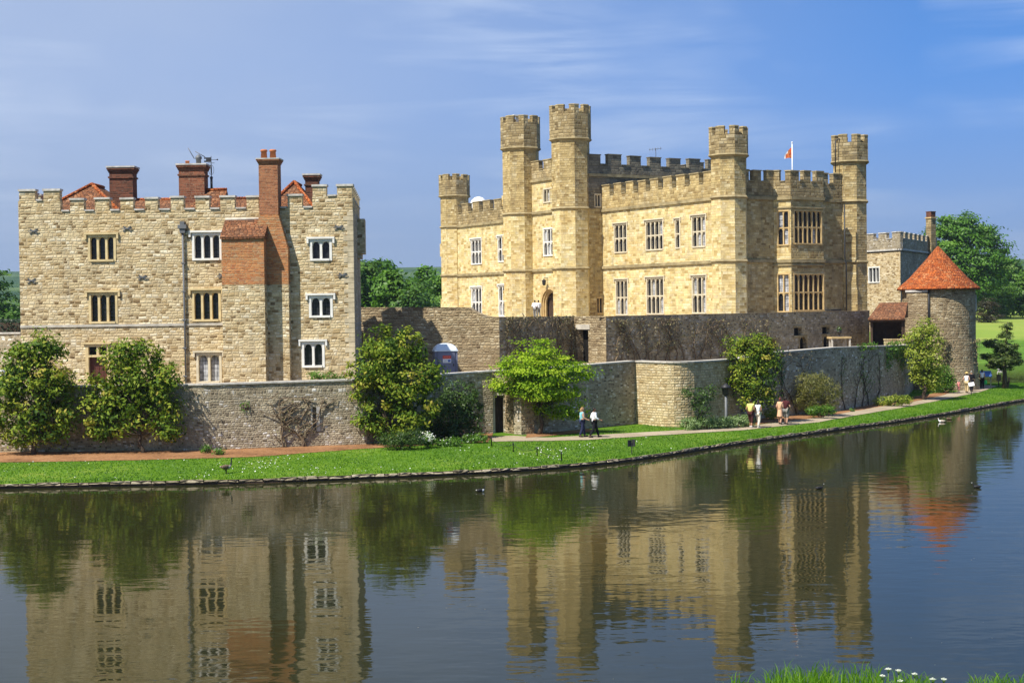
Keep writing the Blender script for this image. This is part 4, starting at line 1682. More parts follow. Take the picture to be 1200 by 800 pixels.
# string course over the ground floor
zs = hit(150, 381, HA, HB)[1]
sx = hit(266, 381, HA, HB)[0]
strg.slab(HA, HB, 0.0, sx, 0, .06, zs - .07, zs + .07)
strg.build('string_course', M['trim'], house)
# battlements
pm_ = MB()
cop = MV(pm_, 1)
S_ = lambda px, y=235: hit(px, y, HA, HB)[0]
hi = 15.15
low_m = [(82, 98), (111, 128), (141, 156), (170, 185), (200, 215), (229, 245), (258, 275), (289, 303), (337, 354)]
mer_lo = [(S_(a), S_(b), 14.52 + random.uniform(-.03, .03)) for a, b in low_m]
sL, sR = S_(70.5), S_(366)
battlement(pm_, cop, HA, HB, zlo, zlo + .02, mer_lo, .42, .0, .11, sL + .02, sR - .02)
pm_.slab(HA, HB, 0, sL, -.42, 0, zlo, zhi)
pm_.slab(HA, HB, sR, HL, -.42, 0, zlo, zhi)
for a, b in ((22.5, 41), (51, 70), (366.5, 382.5), (395, 413)):
    s0, s1 = max(S_(a), 0), min(S_(b), HL)
    pm_.slab(HA, HB, s0, s1, -.42, 0, zhi, hi - .1)
    cop.slab(HA, HB, s0 - .05, s1 + .05, -.48, .06, hi - .1, hi + .02)
for a, b in ((41.5, 50.5), (383, 394.5)):
    cop.slab(HA, HB, S_(a) + .04, S_(b) - .04, -.48, .06, zhi, zhi + .09)
# side and rear parapets
Ls = tdir(HB, HC)[2]
battlement(pm_, cop, HB, HC, zlo, 14.4, [(a + .45, b + .45, c) for a, b, c in even_merlons(Ls - .5, .8, .6, 15.05)], .42, 0, .11, .43, Ls)
battlement(pm_, cop, HC, HD, zlo, 14.0, even_merlons(tdir(HC, HD)[2], .9, .7, 14.5), .42)
Lw = tdir(HD, HA)[2]
battlement(pm_, cop, HD, HA, zlo, 14.4, [m for m in even_merlons(Lw - .5, .8, .6, 15.05)], .42, 0, .11, 0, Lw - .43)
pm_.build('parapet', [M['rubble'], M['coping']], house)
# corbelled turret bit on the shaded flank
b = MB()
b.slab(HB, HC, 6.5, 8.5, 0, .45, 11.5, 13.6)
b.slab(HB, HC, 6.6, 8.4, 0, .25, 11.2, 11.5)
b.build('garderobe', M['rubble'], house)
# roofs behind the battlements
b = MB()
def hroof(mb, c0, c1, ybase, yridge, zb, zr_, inset):
    """hipped roof between two picture columns"""
    pass
def hip(mb, pts, zb, ridge, zr_, mat=0, ridgecap=True):
    """hipped roof: four eaves corners (front left, front right, back right, back left), two ridge ends"""
    a, b_, c, d = [Vector((p[0], p[1], zb)) for p in pts]
    r0, r1 = Vector((*ridge[0], zr_)), Vector((*ridge[1], zr_))
    mb.face([a, b_, r0], mat)
    mb.face([b_, c, r1, r0], mat)
    mb.face([c, d, r1], mat)
    mb.face([d, a, r0, r1], mat)
    if ridgecap:
        for p, q in ((a, r0), (b_, r0), (r0, r1)):
            mb.tube([p + (q - p) * .02 + Vector((0, 0, .02)), q + Vector((0, 0, .04))], .11, 6, 1)
zb = 13.5
# left hipped roof
ap_ = at(108, 216.5, 90.0)
hip(b, [(ap_.x - 3.0, 86.4), (ap_.x + 3.0, 86.2), (ap_.x + 3.0, 95.0), (ap_.x - 3.0, 95.2)], zb, ((ap_.x, 90.0), (ap_.x, 92.5)), ap_.z)
# right gable-ended roof
ap2 = at(345.5, 214, 89.5)
hip(b, [(ap2.x - 1.75, 86.2), (ap2.x + 1.9, 86.2), (ap2.x + 1.9, 94.5), (ap2.x - 1.75, 94.5)], zb, ((ap2.x, 89.3), (ap2.x, 92.0)), ap2.z)
# long low roof between
zr1 = at(175, 234.5, 91).z
xa, xb_ = ap_.x + 1.5, ap2.x - 1.2
for p, q in (((86.6, zb), (91, zr1)), ((91, zr1), (95, zb))):
    b.face([(xa, p[0], p[1]), (xb_, p[0], p[1]), (xb_, q[0], q[1]), (xa, q[0], q[1])])
b.tube([(xa, 91, zr1 + .03), (xb_, 91, zr1 + .03)], .1, 6, 1)
# raised roof piece by the weather vane
r0, r1 = at(239, 223, 90.5), at(266, 223, 90.5)
b.face([(r0.x - 1.0, 88.2, zb), (r1.x, 88.2, zb), (r1.x, 90.5, r0.z), (r0.x, 90.5, r0.z)])
b.face([(r0.x, 90.5, r0.z), (r1.x, 90.5, r0.z), (r1.x, 93, zb), (r0.x - 1, 93, zb)])
b.face([(r1.x, 88.2, zb), (r1.x, 93, zb), (r1.x, 90.5, r0.z)])
b.face([(r0.x - 1, 93, zb), (r0.x - 1, 88.2, zb), (r0.x, 90.5, r0.z)])
b.tube([(r0.x, 90.5, r0.z + .03), (r1.x, 90.5, r0.z + .03)], .1, 6, 1)
b.prism([(HA[0] + .35, HA[1] + .4), (HB[0] - .35, HB[1] + .4), (HC[0] - .35, HC[1] - .35), (HD[0] + .35, HD[1] - .35)], 13.2, 13.45, 2)
b.build('roof', [M['tile_br'], M['tile'], M['lead']], house)


def chimney(px0, px1, pytop, Y, zbase, mat, depth=1.2, corbel=.13, pots=()):
    l, r = at(px0, pytop, Y), at(px1, pytop, Y)
    w = r.x - l.x
    cx_, zt = (l.x + r.x) / 2, (l.z + r.z) / 2
    b = MB()
    b.box((cx_, Y + depth / 2, (zbase + zt - .75) / 2), w - corbel * 2, depth - corbel * 2, zt - .75 - zbase)
    b.box((cx_, Y + depth / 2, zt - .7), w - corbel, depth - corbel, .1)
    b.box((cx_, Y + depth / 2, zt - .58), w - corbel * 2, depth - corbel * 2, .14)
    for k in range(4):
        e = corbel * 2 * (1 - k / 3)
        b.box((cx_, Y + depth / 2, zt - .46 + k * .09), w - e, depth - e, .09)
    b.box((cx_, Y + depth / 2, zt - .07), w + .06, depth + .06, .09, 0, 1)
    ch = b.build('chimney', [mat, M['coping']], house)
    for (dx, h, rr) in pots:
        p = MB()
        p.lathe((cx_ + dx, Y + depth / 2, zt - .02), [(rr, 0), (rr * .92, h * .8), (rr * 1.12, h * .82), (rr * 1.12, h * .95), (rr * .8, h)], 12)
        p.build('chimney_pot', M['pot'], ch)
    return ch, cx_, zt


chimney(124.5, 157, 194, 90.5, 13.4, M['brick_dk'], 1.3)
c2, c2x, c2z = chimney(206, 241, 191, 90.0, 13.4, M['brick'], 1.4, pots=[(-.35, .22, .13)])
chimney(354.5, 374.5, 203, 91.5, 13.4, M['brick_dk'], 1.1)
# swivelling cowl with its guard
b = MB()
b.lathe((c2x + .33, 90.7, c2z - .02), [(.15, 0), (.16, .3), (.21, .34), (.19, .45), (.07, .58)], 12)
b.tube([(c2x + .1, 90.6, c2z + .3), (c2x - .25, 90.5, c2z + .95)], .025, 5)
b.tube([(c2x + .15, 90.6, c2z + .75), (c2x + .75, 90.6, c2z + .4)], .025, 5)
b.build('cowl', M['lead'], c2)
# weather vane
wv = at(248, 224, 90.5)
wz = at(248, 183, 90.5).z
vane = thing('weather_vane', 'black iron weather vane with a swallow tailed banner on the tiled roof', 'weather vane', (wv.x, 90.5, wv.z - .1))
b = MB()
b.tube([(wv.x, 90.5, wv.z - .1), (wv.x, 90.5, wv.z + .75)], .075, 6)
b.ball((wv.x, 90.5, wv.z + .8), .1, .1, .1, 10, 6)
b.tube([(wv.x, 90.5, wv.z + .8), (wv.x, 90.5, wz)], .022, 6)
for k in range(4):
    a = k * math.pi / 2 + .4
    pts = [(wv.x + .16 * math.sin(t) * math.cos(a), 90.5 + .16 * math.sin(t) * math.sin(a), wv.z + 1.28 - .3 * math.cos(t)) for t in np.linspace(0, math.pi, 7)]
    b.tube(pts, .012, 4)
b.tube([(wv.x - .2, 90.5, wz - .42), (wv.x + .2, 90.5, wz - .42)], .014, 4)
b.build('staff', M['iron'], vane)
b = MB()
z_ = wz - .22
b.prism([(wv.x, 90.48), (wv.x - .42, 90.48), (wv.x - .42, 90.52), (wv.x, 90.52)], z_ + .05, z_ + .14)
b.prism([(wv.x, 90.48), (wv.x - .3, 90.48), (wv.x - .3, 90.52), (wv.x, 90.52)], z_ - .05, z_ + .05)
b.prism([(wv.x, 90.48), (wv.x - .42, 90.48), (wv.x - .42, 90.52), (wv.x, 90.52)], z_ - .14, z_ - .05)
b.tube([(wv.x, 90.5, z_), (wv.x + .38, 90.5, z_)], .014, 4)
b.ball((wv.x + .38, 90.5, z_), .05, .03, .05, 8, 6)
b.build('banner', M['iron'], vane)

# great chimney breast on the front: stone block with brick top, tiled slope, tall stack beside
s0, z_b = hit(266, 300, HA, HB)
s1 = S_(315, 300) + .0
sb1, sb0 = S_(340.5, 350), S_(303, 350)
P1o, P2o = .55, 1.35
zbrick = hit(290, 334, HA, HB)[1]
zbt = hit(290, 279, HA, HB)[1]
b = MB()
b.slab(HA, HB, s0, s1, 0, P2o, ZH, zbrick)
b.slab(HA, HB, s1 + .0, sb1, 0, P1o, ZH, zbrick, 0)
b.slab(HA, HB, s0, s1, 0, P2o, zbrick, zbt, 1)
zsl0 = hit(334, 292, HA, HB)[1]
zsl1 = hit(328, 252, HA, HB)[1]
st0, st1 = S_(305.5, 210), S_(327.5, 210)
b.slab(HA, HB, s1, sb1, 0, P1o, zbrick, zsl0, 1)
# shoulders drawing in to the stack
def q3(s, o, z):
    return on(HA, HB, s, o, z)
vs = [q3(s1 - .9, 0, zsl0), q3(sb1, 0, zsl0), q3(sb1, P1o, zsl0), q3(s1 - .9, P1o, zsl0), q3(st0, 0, zsl1), q3(st1, 0, zsl1), q3(st1, P1o, zsl1), q3(st0, P1o, zsl1)]
b.raw(vs, [(0, 1, 5, 4), (1, 2, 6, 5), (2, 3, 7, 6), (3, 0, 4, 7), (4, 5, 6, 7)], 1)
br = b.build('chimney_breast', [M['rubble'], M['brick_or']], house)
b = MB()
zr_t = hit(290, 262, HA, HB)[1]
a0, a1 = q3(s0 - .06, P2o + .1, zbt), q3(s1 + .06, P2o + .1, zbt)
b0, b1 = q3(s0 - .06, 0.004, zr_t + .25), q3(s1 + .06, 0.004, zr_t + .25)
c0, c1 = q3(s0 - .06, 0.004, zbt), q3(s1 + .06, 0.004, zbt)
b.face([a0, a1, b1, b0])
b.face([a0, b0, c0])
b.face([a1, c1, b1])
b.face([a0 - Vector((0, 0, .1)), a1 - Vector((0, 0, .1)), a1, a0])
b.face([a0 - Vector((0, 0, .1)), a0, c0, c0 - Vector((0, 0, .1))])
b.face([a1, a1 - Vector((0, 0, .1)), c1 - Vector((0, 0, .1)), c1])
b.tube([b0, b1], .09, 6, 1)
b.build('sloped_cap', [M['tile_br'], M['trim']], br)
b = MB()
ztp = hit(316, 186.5, HA, HB)[1]
b.slab(HA, HB, st0, st1, -.45, P1o - .01, zsl1 - .02, ztp - .3)
for k, e in enumerate((.04, .08, .12)):
    b.slab(HA, HB, st0 - e, st1 + e, -.45 - e, P1o + e, ztp - .3 + k * .08, ztp - .3 + (k + 1) * .08)
b.slab(HA, HB, st0 - .14, st1 + .14, -.6, P1o + .14, ztp - .06, ztp, 1)
ck = b.build('chimney', [M['brick_stack'], M['coping']], house)
for px in (309.5, 320):
    p = on(HA, HB, S_(px, 180), .05, ztp)
    b = MB()
    h = hit(px, 175.5, HA, HB)[1] - ztp
    b.lathe(p, [(.19, 0), (.16, h * .75), (.2, h * .78), (.2, h * .93), (.15, h)], 12)
    b.build('chimney_pot', M['pot'], ck)
# drainpipe with hopper
b = MB()
s_, z_ = hit(214.5, 266, HA, HB)
b.slab(HA, HB, s_ - .24, s_ + .24, 0, .3, z_ - .1, z_ + .12)
b.slab(HA, HB, s_ - .15, s_ + .15, 0, .24, z_ - .35, z_ - .1)
b.slab(HA, HB, s_ - .12, s_ + .12, 0, .24, z_ + .12, z_ + .3)
b.tube([on(HA, HB, s_, .12, z_ - .3), on(HA, HB, s_ + .05, .12, ZH)], .06, 8)
for z in np.arange(ZH + 1, z_ - .5, 1.6):
    b.slab(HA, HB, s_ - .11, s_ + .13, 0, .19, z, z + .07)
b.build('drainpipe', M['lead'], house)
# iron wall ties
for px, py in ((39.5, 271), (149, 268), (37, 329), (167, 325), (261, 323), (397, 266.5), (401.5, 322.5)):
    s_, z_ = hit(px, py, HA, HB)
    b = MB()
    for sgn in (1, -1):
        b.raw([tuple(on(HA, HB, s_ + x, o, z_ + y * sgn)) for o in (.0, .05) for x, y in ((-.24, -.13), (-.18, -.15), (.24, .13), (.18, .15))],
              [(4, 5, 6, 7), (0, 3, 2, 1), (0, 1, 5, 4), (1, 2, 6, 5), (2, 3, 7, 6), (3, 0, 4, 7)])
    b.slab(HA, HB, s_ - .30, s_ + .30, .052, .08, z_ - .025, z_ + .025)
    b.build('wall_tie', M['lead'], house)

# ================================================================== walls along the moat
def line_wall(mb, cp, pts, z0, ztops, th=.5, cap=.09, over=.07, mat=0, cmat=0, out=0.0):
    for i, (a, b) in enumerate(zip(pts, pts[1:])):
        L = tdir(a, b)[2]
        tx, ty, _ = tdir(a, b)
        za, zb_ = ztops[i], ztops[i + 1]
        q = lambda s, o, z: on(a, b, s, o, z)
        P = [q(0, 0, z0), q(L, 0, z0), q(L, -th, z0), q(0, -th, z0), q(0, 0, za), q(L, 0, zb_), q(L, -th, zb_), q(0, -th, za)]
        mb.raw(P, [(0, 1, 5, 4), (1, 2, 6, 5), (2, 3, 7, 6), (3, 0, 4, 7), (4, 5, 6, 7)], mat)
        if cp is not None:
            P = [q(0, over, za + .002), q(L, over, zb_ + .002), q(L, -th - over, zb_ + .002), q(0, -th - over, za + .002), q(0, over, za + cap), q(L, over, zb_ + cap), q(L, -th - over, zb_ + cap), q(0, -th - over, za + cap)]
            cp.raw(P, [(0, 1, 5, 4), (1, 2, 6, 5), (2, 3, 7, 6), (3, 0, 4, 7), (4, 5, 6, 7), (3, 2, 1, 0)], cmat)


# left section, from beyond the frame to the doorway
wl_pts = [Vector((*p, 0)) for p in W_LEFT]
def wall_top(p, py):
    px = 600 + FPX * p[0] / p[1]
    return at(px, py, p[1]).z
def px_of(p):
    return 600 + FPX * p[0] / p[1]
tops = [4.1, 4.12, wall_top(wl_pts[2], 451.5), wall_top(wl_pts[3], 445.5), wall_top(wl_pts[4], 437), wall_top(wl_pts[5], 435.5)]
lw = thing('moat_wall', 'long low flint wall with thin coping in front of the square house', 'wall', (wl_pts[2].x, wl_pts[2].y, .5))
b, cp = MB(), MB()
sl_s, sl_z = hit(368.5, 490, wl_pts[2], wl_pts[3])
for i, (a, c) in enumerate(zip(wl_pts, wl_pts[1:])):
    if i == 2:
        L = tdir(a, c)[2]
        b.panel(a, c, .35, min(tops[2], tops[3]) - .05, [(sl_s - .11, sl_s + .11, hit(368.5, 504, a, c)[1], hit(368.5, 477, a, c)[1])], .35)
        q = lambda s, o, z: on(a, c, s, o, z)
        zm = min(tops[2], tops[3]) - .05
        b.face([q(0, 0, zm), q(L, 0, zm), q(L, 0, tops[3]), q(0, 0, tops[2])])
        b.face([q(0, -.5, .35), q(L, -.5, .35), q(L, -.5, tops[3]), q(0, -.5, tops[2])])
        line_wall(MB(), cp, [a, c], .35, [tops[2], tops[3]])
        sv = MB()
        sv.slab(a, c, sl_s - .11, sl_s + .11, -.4, -.33, hit(368.5, 504, a, c)[1], hit(368.5, 477, a, c)[1])
        fr = MB()
        fr.slab(a, c, sl_s + .112, sl_s + .3, -.2, .03, hit(368.5, 504, a, c)[1] - .05, hit(368.5, 477, a, c)[1] + .02)
        fr.slab(a, c, sl_s - .2, sl_s - .112, -.2, .02, hit(368.5, 504, a, c)[1] - .05, hit(368.5, 477, a, c)[1] + .02)
    else:
        line_wall(b, cp, [a, c], .35, [tops[i], tops[i + 1]])
b.build('wall', M['flint'], lw)
cp.build('coping', M['coping'], lw)
so = fr.build('arrow_slit', M['coping'], lw)
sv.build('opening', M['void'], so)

# doorway section and returning wall with the bastion
bw = thing('bastion_wall', 'low ragstone wall with a dark doorway and a sunlit angled bastion', 'wall', (P2.x, P2.y, .5))
zd = wall_top(D0, 435.5)
z2 = wall_top(WB, 424)
z3 = wall_top(WC, 424.5)
z4 = wall_top(WD, 421.5)
b, cp = MB(), MB()
# door wall: from D0 back to P1 with an opening
Ld = tdir(D0, P1)[2]
D1 = D0 + Vector((0, .25, 0))
b.panel(D1, P1, .35, zd, [(.12, Ld - .15, .4, wall_top(P1, 463))], .5)
line_wall(MB(), cp, [D1, P1], .35, [zd, zd])
# pier face lit by the sun, then the long shaded return
line_wall(b, cp, [P1, P2], .35, [zd, zd + .05], th=.9, mat=1)
line_wall(b, cp, [P2, WB], .35, [zd + .05, z2], th=.6, mat=0)
bast = [WB, WB + (WC - WB) * .55, WC, WC + (WD - WC) * .35, WD]
bast = [WB] + [Vector((*p, 0)) for p in smooth_line([tuple(WB[:2]), tuple(WC[:2]), tuple(WD[:2])], 3)][1:]
zs_ = np.linspace(z2, z4, len(bast))
line_wall(b, cp, bast, .35, list(zs_), th=.6, mat=2)
b.build('wall', [M['flint'], M['rag'], M['bastion']], bw)
cp.build('coping', M['trim'], bw)
b = MB()
b.slab(D1, P1, .1, Ld - .13, -.6, -.5, .4, wall_top(P1, 463))
for k in range(6):
    s = .15 + k * (Ld - .3) / 5
    b.slab(D1, P1, s - .015, s + .015, -.5, -.48, .4, wall_top(P1, 463))
b.build('door', M['wood'], bw)
b = MB()
b.slab(D1, P1, -.08, .118, -.45, .06, .35, wall_top(P1, 463) + .18)
b.slab(D1, P1, .118, Ld - .15, -.45, .06, wall_top(P1, 463) + .002, wall_top(P1, 463) + .18)
b.build('door_frame', M['trim'], bw)

# right section
rw_ = thing('moat_wall', 'long flint wall with ivy and shrubs running from the bastion to the round tower', 'wall', (WE.x, WE.y, .5))
b, cp = MB(), MB()
z5, z6 = wall_top(WE, 408), wall_top(WF, 405.5)
Wc = WD + (WE - WD) * .3
line_wall(b, cp, [WD, Wc, WE, WF, WG], .35, [z4, wall_top(Wc, 414.5), z5, z6, z6 - .1], th=.6)
b.build('wall', M['flint'], rw_)
cp.build('coping', M['trim'], rw_)

# retaining wall behind, left part: sunlit, top sweeping down
uw = thing('retaining_wall', 'tall ragstone retaining wall behind the portable toilet with a curved drop at its top', 'wall', (U1.x + 4, U1.y, 3.6))
b, cp = MB(), MB()
N = 24
pts = [U1 + (U2 - U1) * (k / N) for k in range(N + 1)]
zt_ = []
for p in pts:
    px = px_of(p)
    e = min(max((px - 549) / 34.0, 0), 1)
    py = 361.0 + 11.5 * (1 - (1 - e) ** 2.2)
    zt_.append(at(px, py, p.y).z)
line_wall(b, cp, pts, 3.3, zt_, th=.7, cap=.05, over=.02)
b.build('wall', M['rag'], uw)
cp.build('coping', M['rag'], uw)

# castle terrace wall: shaded recess, sunlit pier with a door, then the long dark wall
tw_ = thing('terrace_wall', 'long dark stone terrace wall at the foot of the castle, with climbers and small arched niches', 'wall', (U4.x, U4.y, 4.0))
b, cp, lit = MB(), MB(), MB()
zt2 = lambda p, py: at(px_of(p), py, p.y).z
zA, zB, zC, zD = zt2(U2, 372.5), zt2(U3, 371.5), zt2(U4, 371.5), zt2(U5, 364.5)
line_wall(b, cp, [U2, U3], 3.3, [zA, zB], th=.7, cap=.06, over=.02)
r_ = rect(677, 689.5, 386, 424, U3, U4)
r_ = (r_[0], r_[1], 4.2, r_[3])
Lp = tdir(U3, U4)[2]
lit.panel(U3, U4, 3.3, zC, [r_], .5)
lit.slab(U3, U4, r_[0] - .15, r_[1] + .2, -.45, .04, r_[3] + .003, r_[3] + .35, 1)
line_wall(MB(), cp, [U3, U4], 3.3, [zB, zC], th=.7, cap=.06, over=.02)
nich = []
for px, y0, y1, w in ((935, 384, 393, 9), (968, 383, 391, 9)):
    nich.append(rect(px - w / 2, px + w / 2, y0, y1, U4, U5))
for px, y0, y1, w in ((905, 397, 411, 9), (941, 394, 411, 8), (968.5, 393, 411, 8)):
    q = rect(px - w / 2, px + w / 2, y0, y1, U4, U5)
    nich.append((q[0], q[1], 4.36, q[3]))
LT = tdir(U4, U5)[2]
b.panel(U4, U5, 3.3, zC, nich, .35)
q = lambda s, o, z: on(U4, U5, s, o, z)
b.face([q(0, 0, zC), q(LT, 0, zC), q(LT, 0, zD), q(0, 0, zC + .001)])
b.face([q(1.2, -.7, 3.3), q(LT, -.7, 3.3), q(LT, -.7, zD), q(1.2, -.7, zC)])
line_wall(MB(), cp, [U4, U5], 3.3, [zC, zD], th=.7, cap=.06, over=.02)
U6 = Vector((U5.x + 1.5, U5.y + 7, 0))
line_wall(b, cp, [U5, U6], 3.3, [zD, zD], th=.7, cap=.06, over=.02)
wb = b.build('wall', M['darkwall'], tw_)
lit.build('pier', [M['rag'], M['trim']], tw_)
cp.build('coping', M['rag'], tw_)
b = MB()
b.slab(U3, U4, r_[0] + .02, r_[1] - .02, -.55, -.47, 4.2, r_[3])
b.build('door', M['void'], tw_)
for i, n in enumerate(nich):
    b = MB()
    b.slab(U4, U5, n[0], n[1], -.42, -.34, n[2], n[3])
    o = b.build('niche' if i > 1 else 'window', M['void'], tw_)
    b = MB()
    if i > 1:
        w = n[1] - n[0]
        for k in range(6):
            a0, a1 = math.pi * k / 6, math.pi * (k + 1) / 6
            c_ = (n[0] + n[1]) / 2
            P = [(c_ - math.cos(a0) * w / 2, n[3] - w / 2 + math.sin(a0) * w / 2), (c_ - math.cos(a1) * w / 2, n[3] - w / 2 + math.sin(a1) * w / 2)]
            b.face([q(P[0][0], .01, P[0][1]), q(P[1][0], .01, P[1][1]), q(P[1][0], .01, n[3] + .12), q(P[0][0], .01, n[3] + .12)])
            b.face([q(P[0][0], .01, P[0][1]), q(P[0][0], -.3, P[0][1]), q(P[1][0], -.3, P[1][1]), q(P[1][0], .01, P[1][1])])
        b.slab(U4, U5, n[0] - .14, n[0], -.1, .03, n[2], n[3] + .12)
        b.slab(U4, U5, n[1], n[1] + .14, -.1, .03, n[2], n[3] + .12)
    else:
        b.slab(U4, U5, n[0] - .12, n[1] + .12, -.05, .03, n[3] + .002, n[3] + .2)
        b.slab(U4, U5, n[0] - .12, n[1] + .12, -.05, .05, n[2] - .12, n[2] - .002)
    b.build('surround', M['ashlar_old'], o)
# wall at far left, joining the house
fa, fb = at(-120, 390, 90), at(24.5, 390, 88.5)
fw = thing('garden_wall', 'tall pale flint wall at the far left joining the corner of the square house', 'wall', (fb.x - 1, fb.y, 3.6))
b, cp = MB(), MB()
line_wall(b, cp, [fa, fb], 3.3, [at(0, 391, 90).z] * 2, th=.5)
b.build('wall', M['flint'], fw)
cp.build('coping', M['coping'], fw)

# ================================================================== plants
LEAF = {
    'magnolia': leaf_mat('magnolia_leaf', [(0.032, 0.072, 0.007), (0.078, 0.145, 0.010), (0.15, 0.215, 0.015), (0.27, 0.31, 0.03), (0.36, 0.30, 0.05)], .25, .6, .15),
    'lime': leaf_mat('fresh_leaf', [(0.11, 0.21, 0.010), (0.20, 0.33, 0.013), (0.31, 0.43, 0.018), (0.42, 0.50, 0.045)], .4, .6, .15),
    'dark': leaf_mat('dark_evergreen_leaf', [(0.02, 0.045, 0.010), (0.04, 0.082, 0.014), (0.065, 0.12, 0.02), (0.09, 0.14, 0.025)], .18),
    'mid': leaf_mat('mid_green_leaf', [(0.05, 0.12, 0.013), (0.08, 0.18, 0.018), (0.12, 0.235, 0.023), (0.16, 0.27, 0.035)], .32),
    'wood': leaf_mat('woodland_leaf', [(0.04, 0.10, 0.018), (0.07, 0.155, 0.024), (0.105, 0.20, 0.03), (0.14, 0.225, 0.045)], .3),
    'chestnut': leaf_mat('chestnut_leaf', [(0.04, 0.11, 0.014), (0.07, 0.17, 0.018), (0.105, 0.225, 0.022), (0.15, 0.27, 0.03)], .28),
    'gold': leaf_mat('yellow_green_leaf', [(0.10, 0.17, 0.012), (0.21, 0.28, 0.02), (0.34, 0.38, 0.05), (0.46, 0.46, 0.10)], .3),
    'silver': leaf_mat('silver_green_leaf', [(0.12, 0.20, 0.07), (0.19, 0.29, 0.10), (0.27, 0.36, 0.15), (0.34, 0.42, 0.20)], .3),
    'olive': leaf_mat('olive_stem', [(0.09, 0.10, 0.02), (0.15, 0.155, 0.03), (0.20, 0.19, 0.05), (0.25, 0.22, 0.08)], .25),
    'dry': leaf_mat('dry_twig_leaf', [(0.13, 0.11, 0.06), (0.20, 0.165, 0.09), (0.27, 0.22, 0.12), (0.22, 0.22, 0.08)], .2),
    'white': leaf_mat('white_blossom', [(0.65, 0.66, 0.6), (0.78, 0.78, 0.74), (0.8, 0.8, 0.78)], .3),
    'grass': leaf_mat('grass_blade', [(0.055, 0.14, 0.008), (0.09, 0.215, 0.010), (0.145, 0.275, 0.016), (0.23, 0.32, 0.05)], .4),
    'hedge': leaf_mat('yew_leaf', [(0.008, 0.022, 0.008), (0.014, 0.034, 0.010), (0.022, 0.048, 0.013)], .12),
    'conifer': leaf_mat('conifer_leaf', [(0.03, 0.055, 0.014), (0.055, 0.09, 0.018), (0.09, 0.13, 0.024), (0.12, 0.15, 0.03)], .12),
    'russet': leaf_mat('russet_bush_leaf', [(0.03, 0.03, 0.012), (0.05, 0.045, 0.018), (0.075, 0.055, 0.022)], .2),
}


def leaf_mesh(name, cen, nor, size, asp, tint, mat, parent=None, loc=None, bend=.18):
    """many small leaf faces: centres, facing directions, sizes (metres)"""
    cen = np.asarray(cen, float)
    n = len(cen)
    nor = nor / (np.linalg.norm(nor, axis=1, keepdims=True) + 1e-9)
    r = rng.normal(size=(n, 3))
    a = np.cross(nor, r)
    a /= np.linalg.norm(a, axis=1, keepdims=True) + 1e-9
    b = np.cross(nor, a)
    size = np.broadcast_to(np.asarray(size, float), (n,))[:, None]
    L, Wd = size * .5, size * .5 * asp
    v = np.empty((n, 4, 3))
    v[:, 0] = cen - a * L
    v[:, 1] = cen - b * Wd + nor * size * bend * .5 + a * L * .1
    v[:, 2] = cen + a * L
    v[:, 3] = cen + b * Wd + nor * size * bend * .5 + a * L * .1
    org = WL[parent.name] if parent is not None else Vector(loc or (0, 0, 0))
    v = v.reshape(-1, 3) - np.array(org)
    me = bpy.data.meshes.new(name)
    me.vertices.add(n * 4)
    me.vertices.foreach_set('co', v.ravel())
    me.loops.add(n * 4)
    me.loops.foreach_set('vertex_index', np.arange(n * 4, dtype=np.int32))
    me.polygons.add(n)
    me.polygons.foreach_set('loop_start', np.arange(0, n * 4, 4, dtype=np.int32))
    me.update(calc_edges=True)
    at_ = me.attributes.new('tint', 'FLOAT', 'POINT')
    at_.data.foreach_set('value', np.repeat(np.clip(tint, 0, 1), 4).astype(np.float32))
    me.materials.append(mat)
    o = bpy.data.objects.new(name, me)
    COL.objects.link(o)
    WL[o.name] = org
    if parent is not None:
        o.parent = parent
    else:
        o.location = org
    return o


def crown_pts(lobes, n_clump, per, rad, fill=.35, up=.5, flat=.7):
    """leaf clumps on and in ellipsoid lobes -> centres, normals, tints"""
    lobes = np.array(lobes, float)
    wgt = (lobes[:, 3] * lobes[:, 4] + lobes[:, 3] * lobes[:, 5] + lobes[:, 4] * lobes[:, 5])
    k = rng.choice(len(lobes), n_clump, p=wgt / wgt.sum())
    d = rng.normal(size=(n_clump, 3))
    d /= np.linalg.norm(d, axis=1, keepdims=True)
    q = np.where(rng.random(n_clump) < fill, rng.random(n_clump) ** .5, rng.uniform(.82, 1.12, n_clump))
    c = lobes[k, :3] + d * lobes[k, 3:] * q[:, None]
    out = d / lobes[k, 3:]
    out /= np.linalg.norm(out, axis=1, keepdims=True)
    cr = rad * rng.uniform(.55, 1.25, n_clump)
    off = rng.normal(size=(n_clump, per, 3)) * .5
    off[:, :, 2] *= flat
    P = c[:, None] + off * cr[:, None, None]
    nn = out[:, None] * .8 + off * .7 + rng.normal(size=(n_clump, per, 3)) * .55 + np.array([0, 0, up])
    tn = np.clip(rng.normal(.45, .22, n_clump), 0, 1)[:, None] + rng.normal(0, .14, (n_clump, per))
    return P.reshape(-1, 3), nn.reshape(-1, 3), tn.reshape(-1)


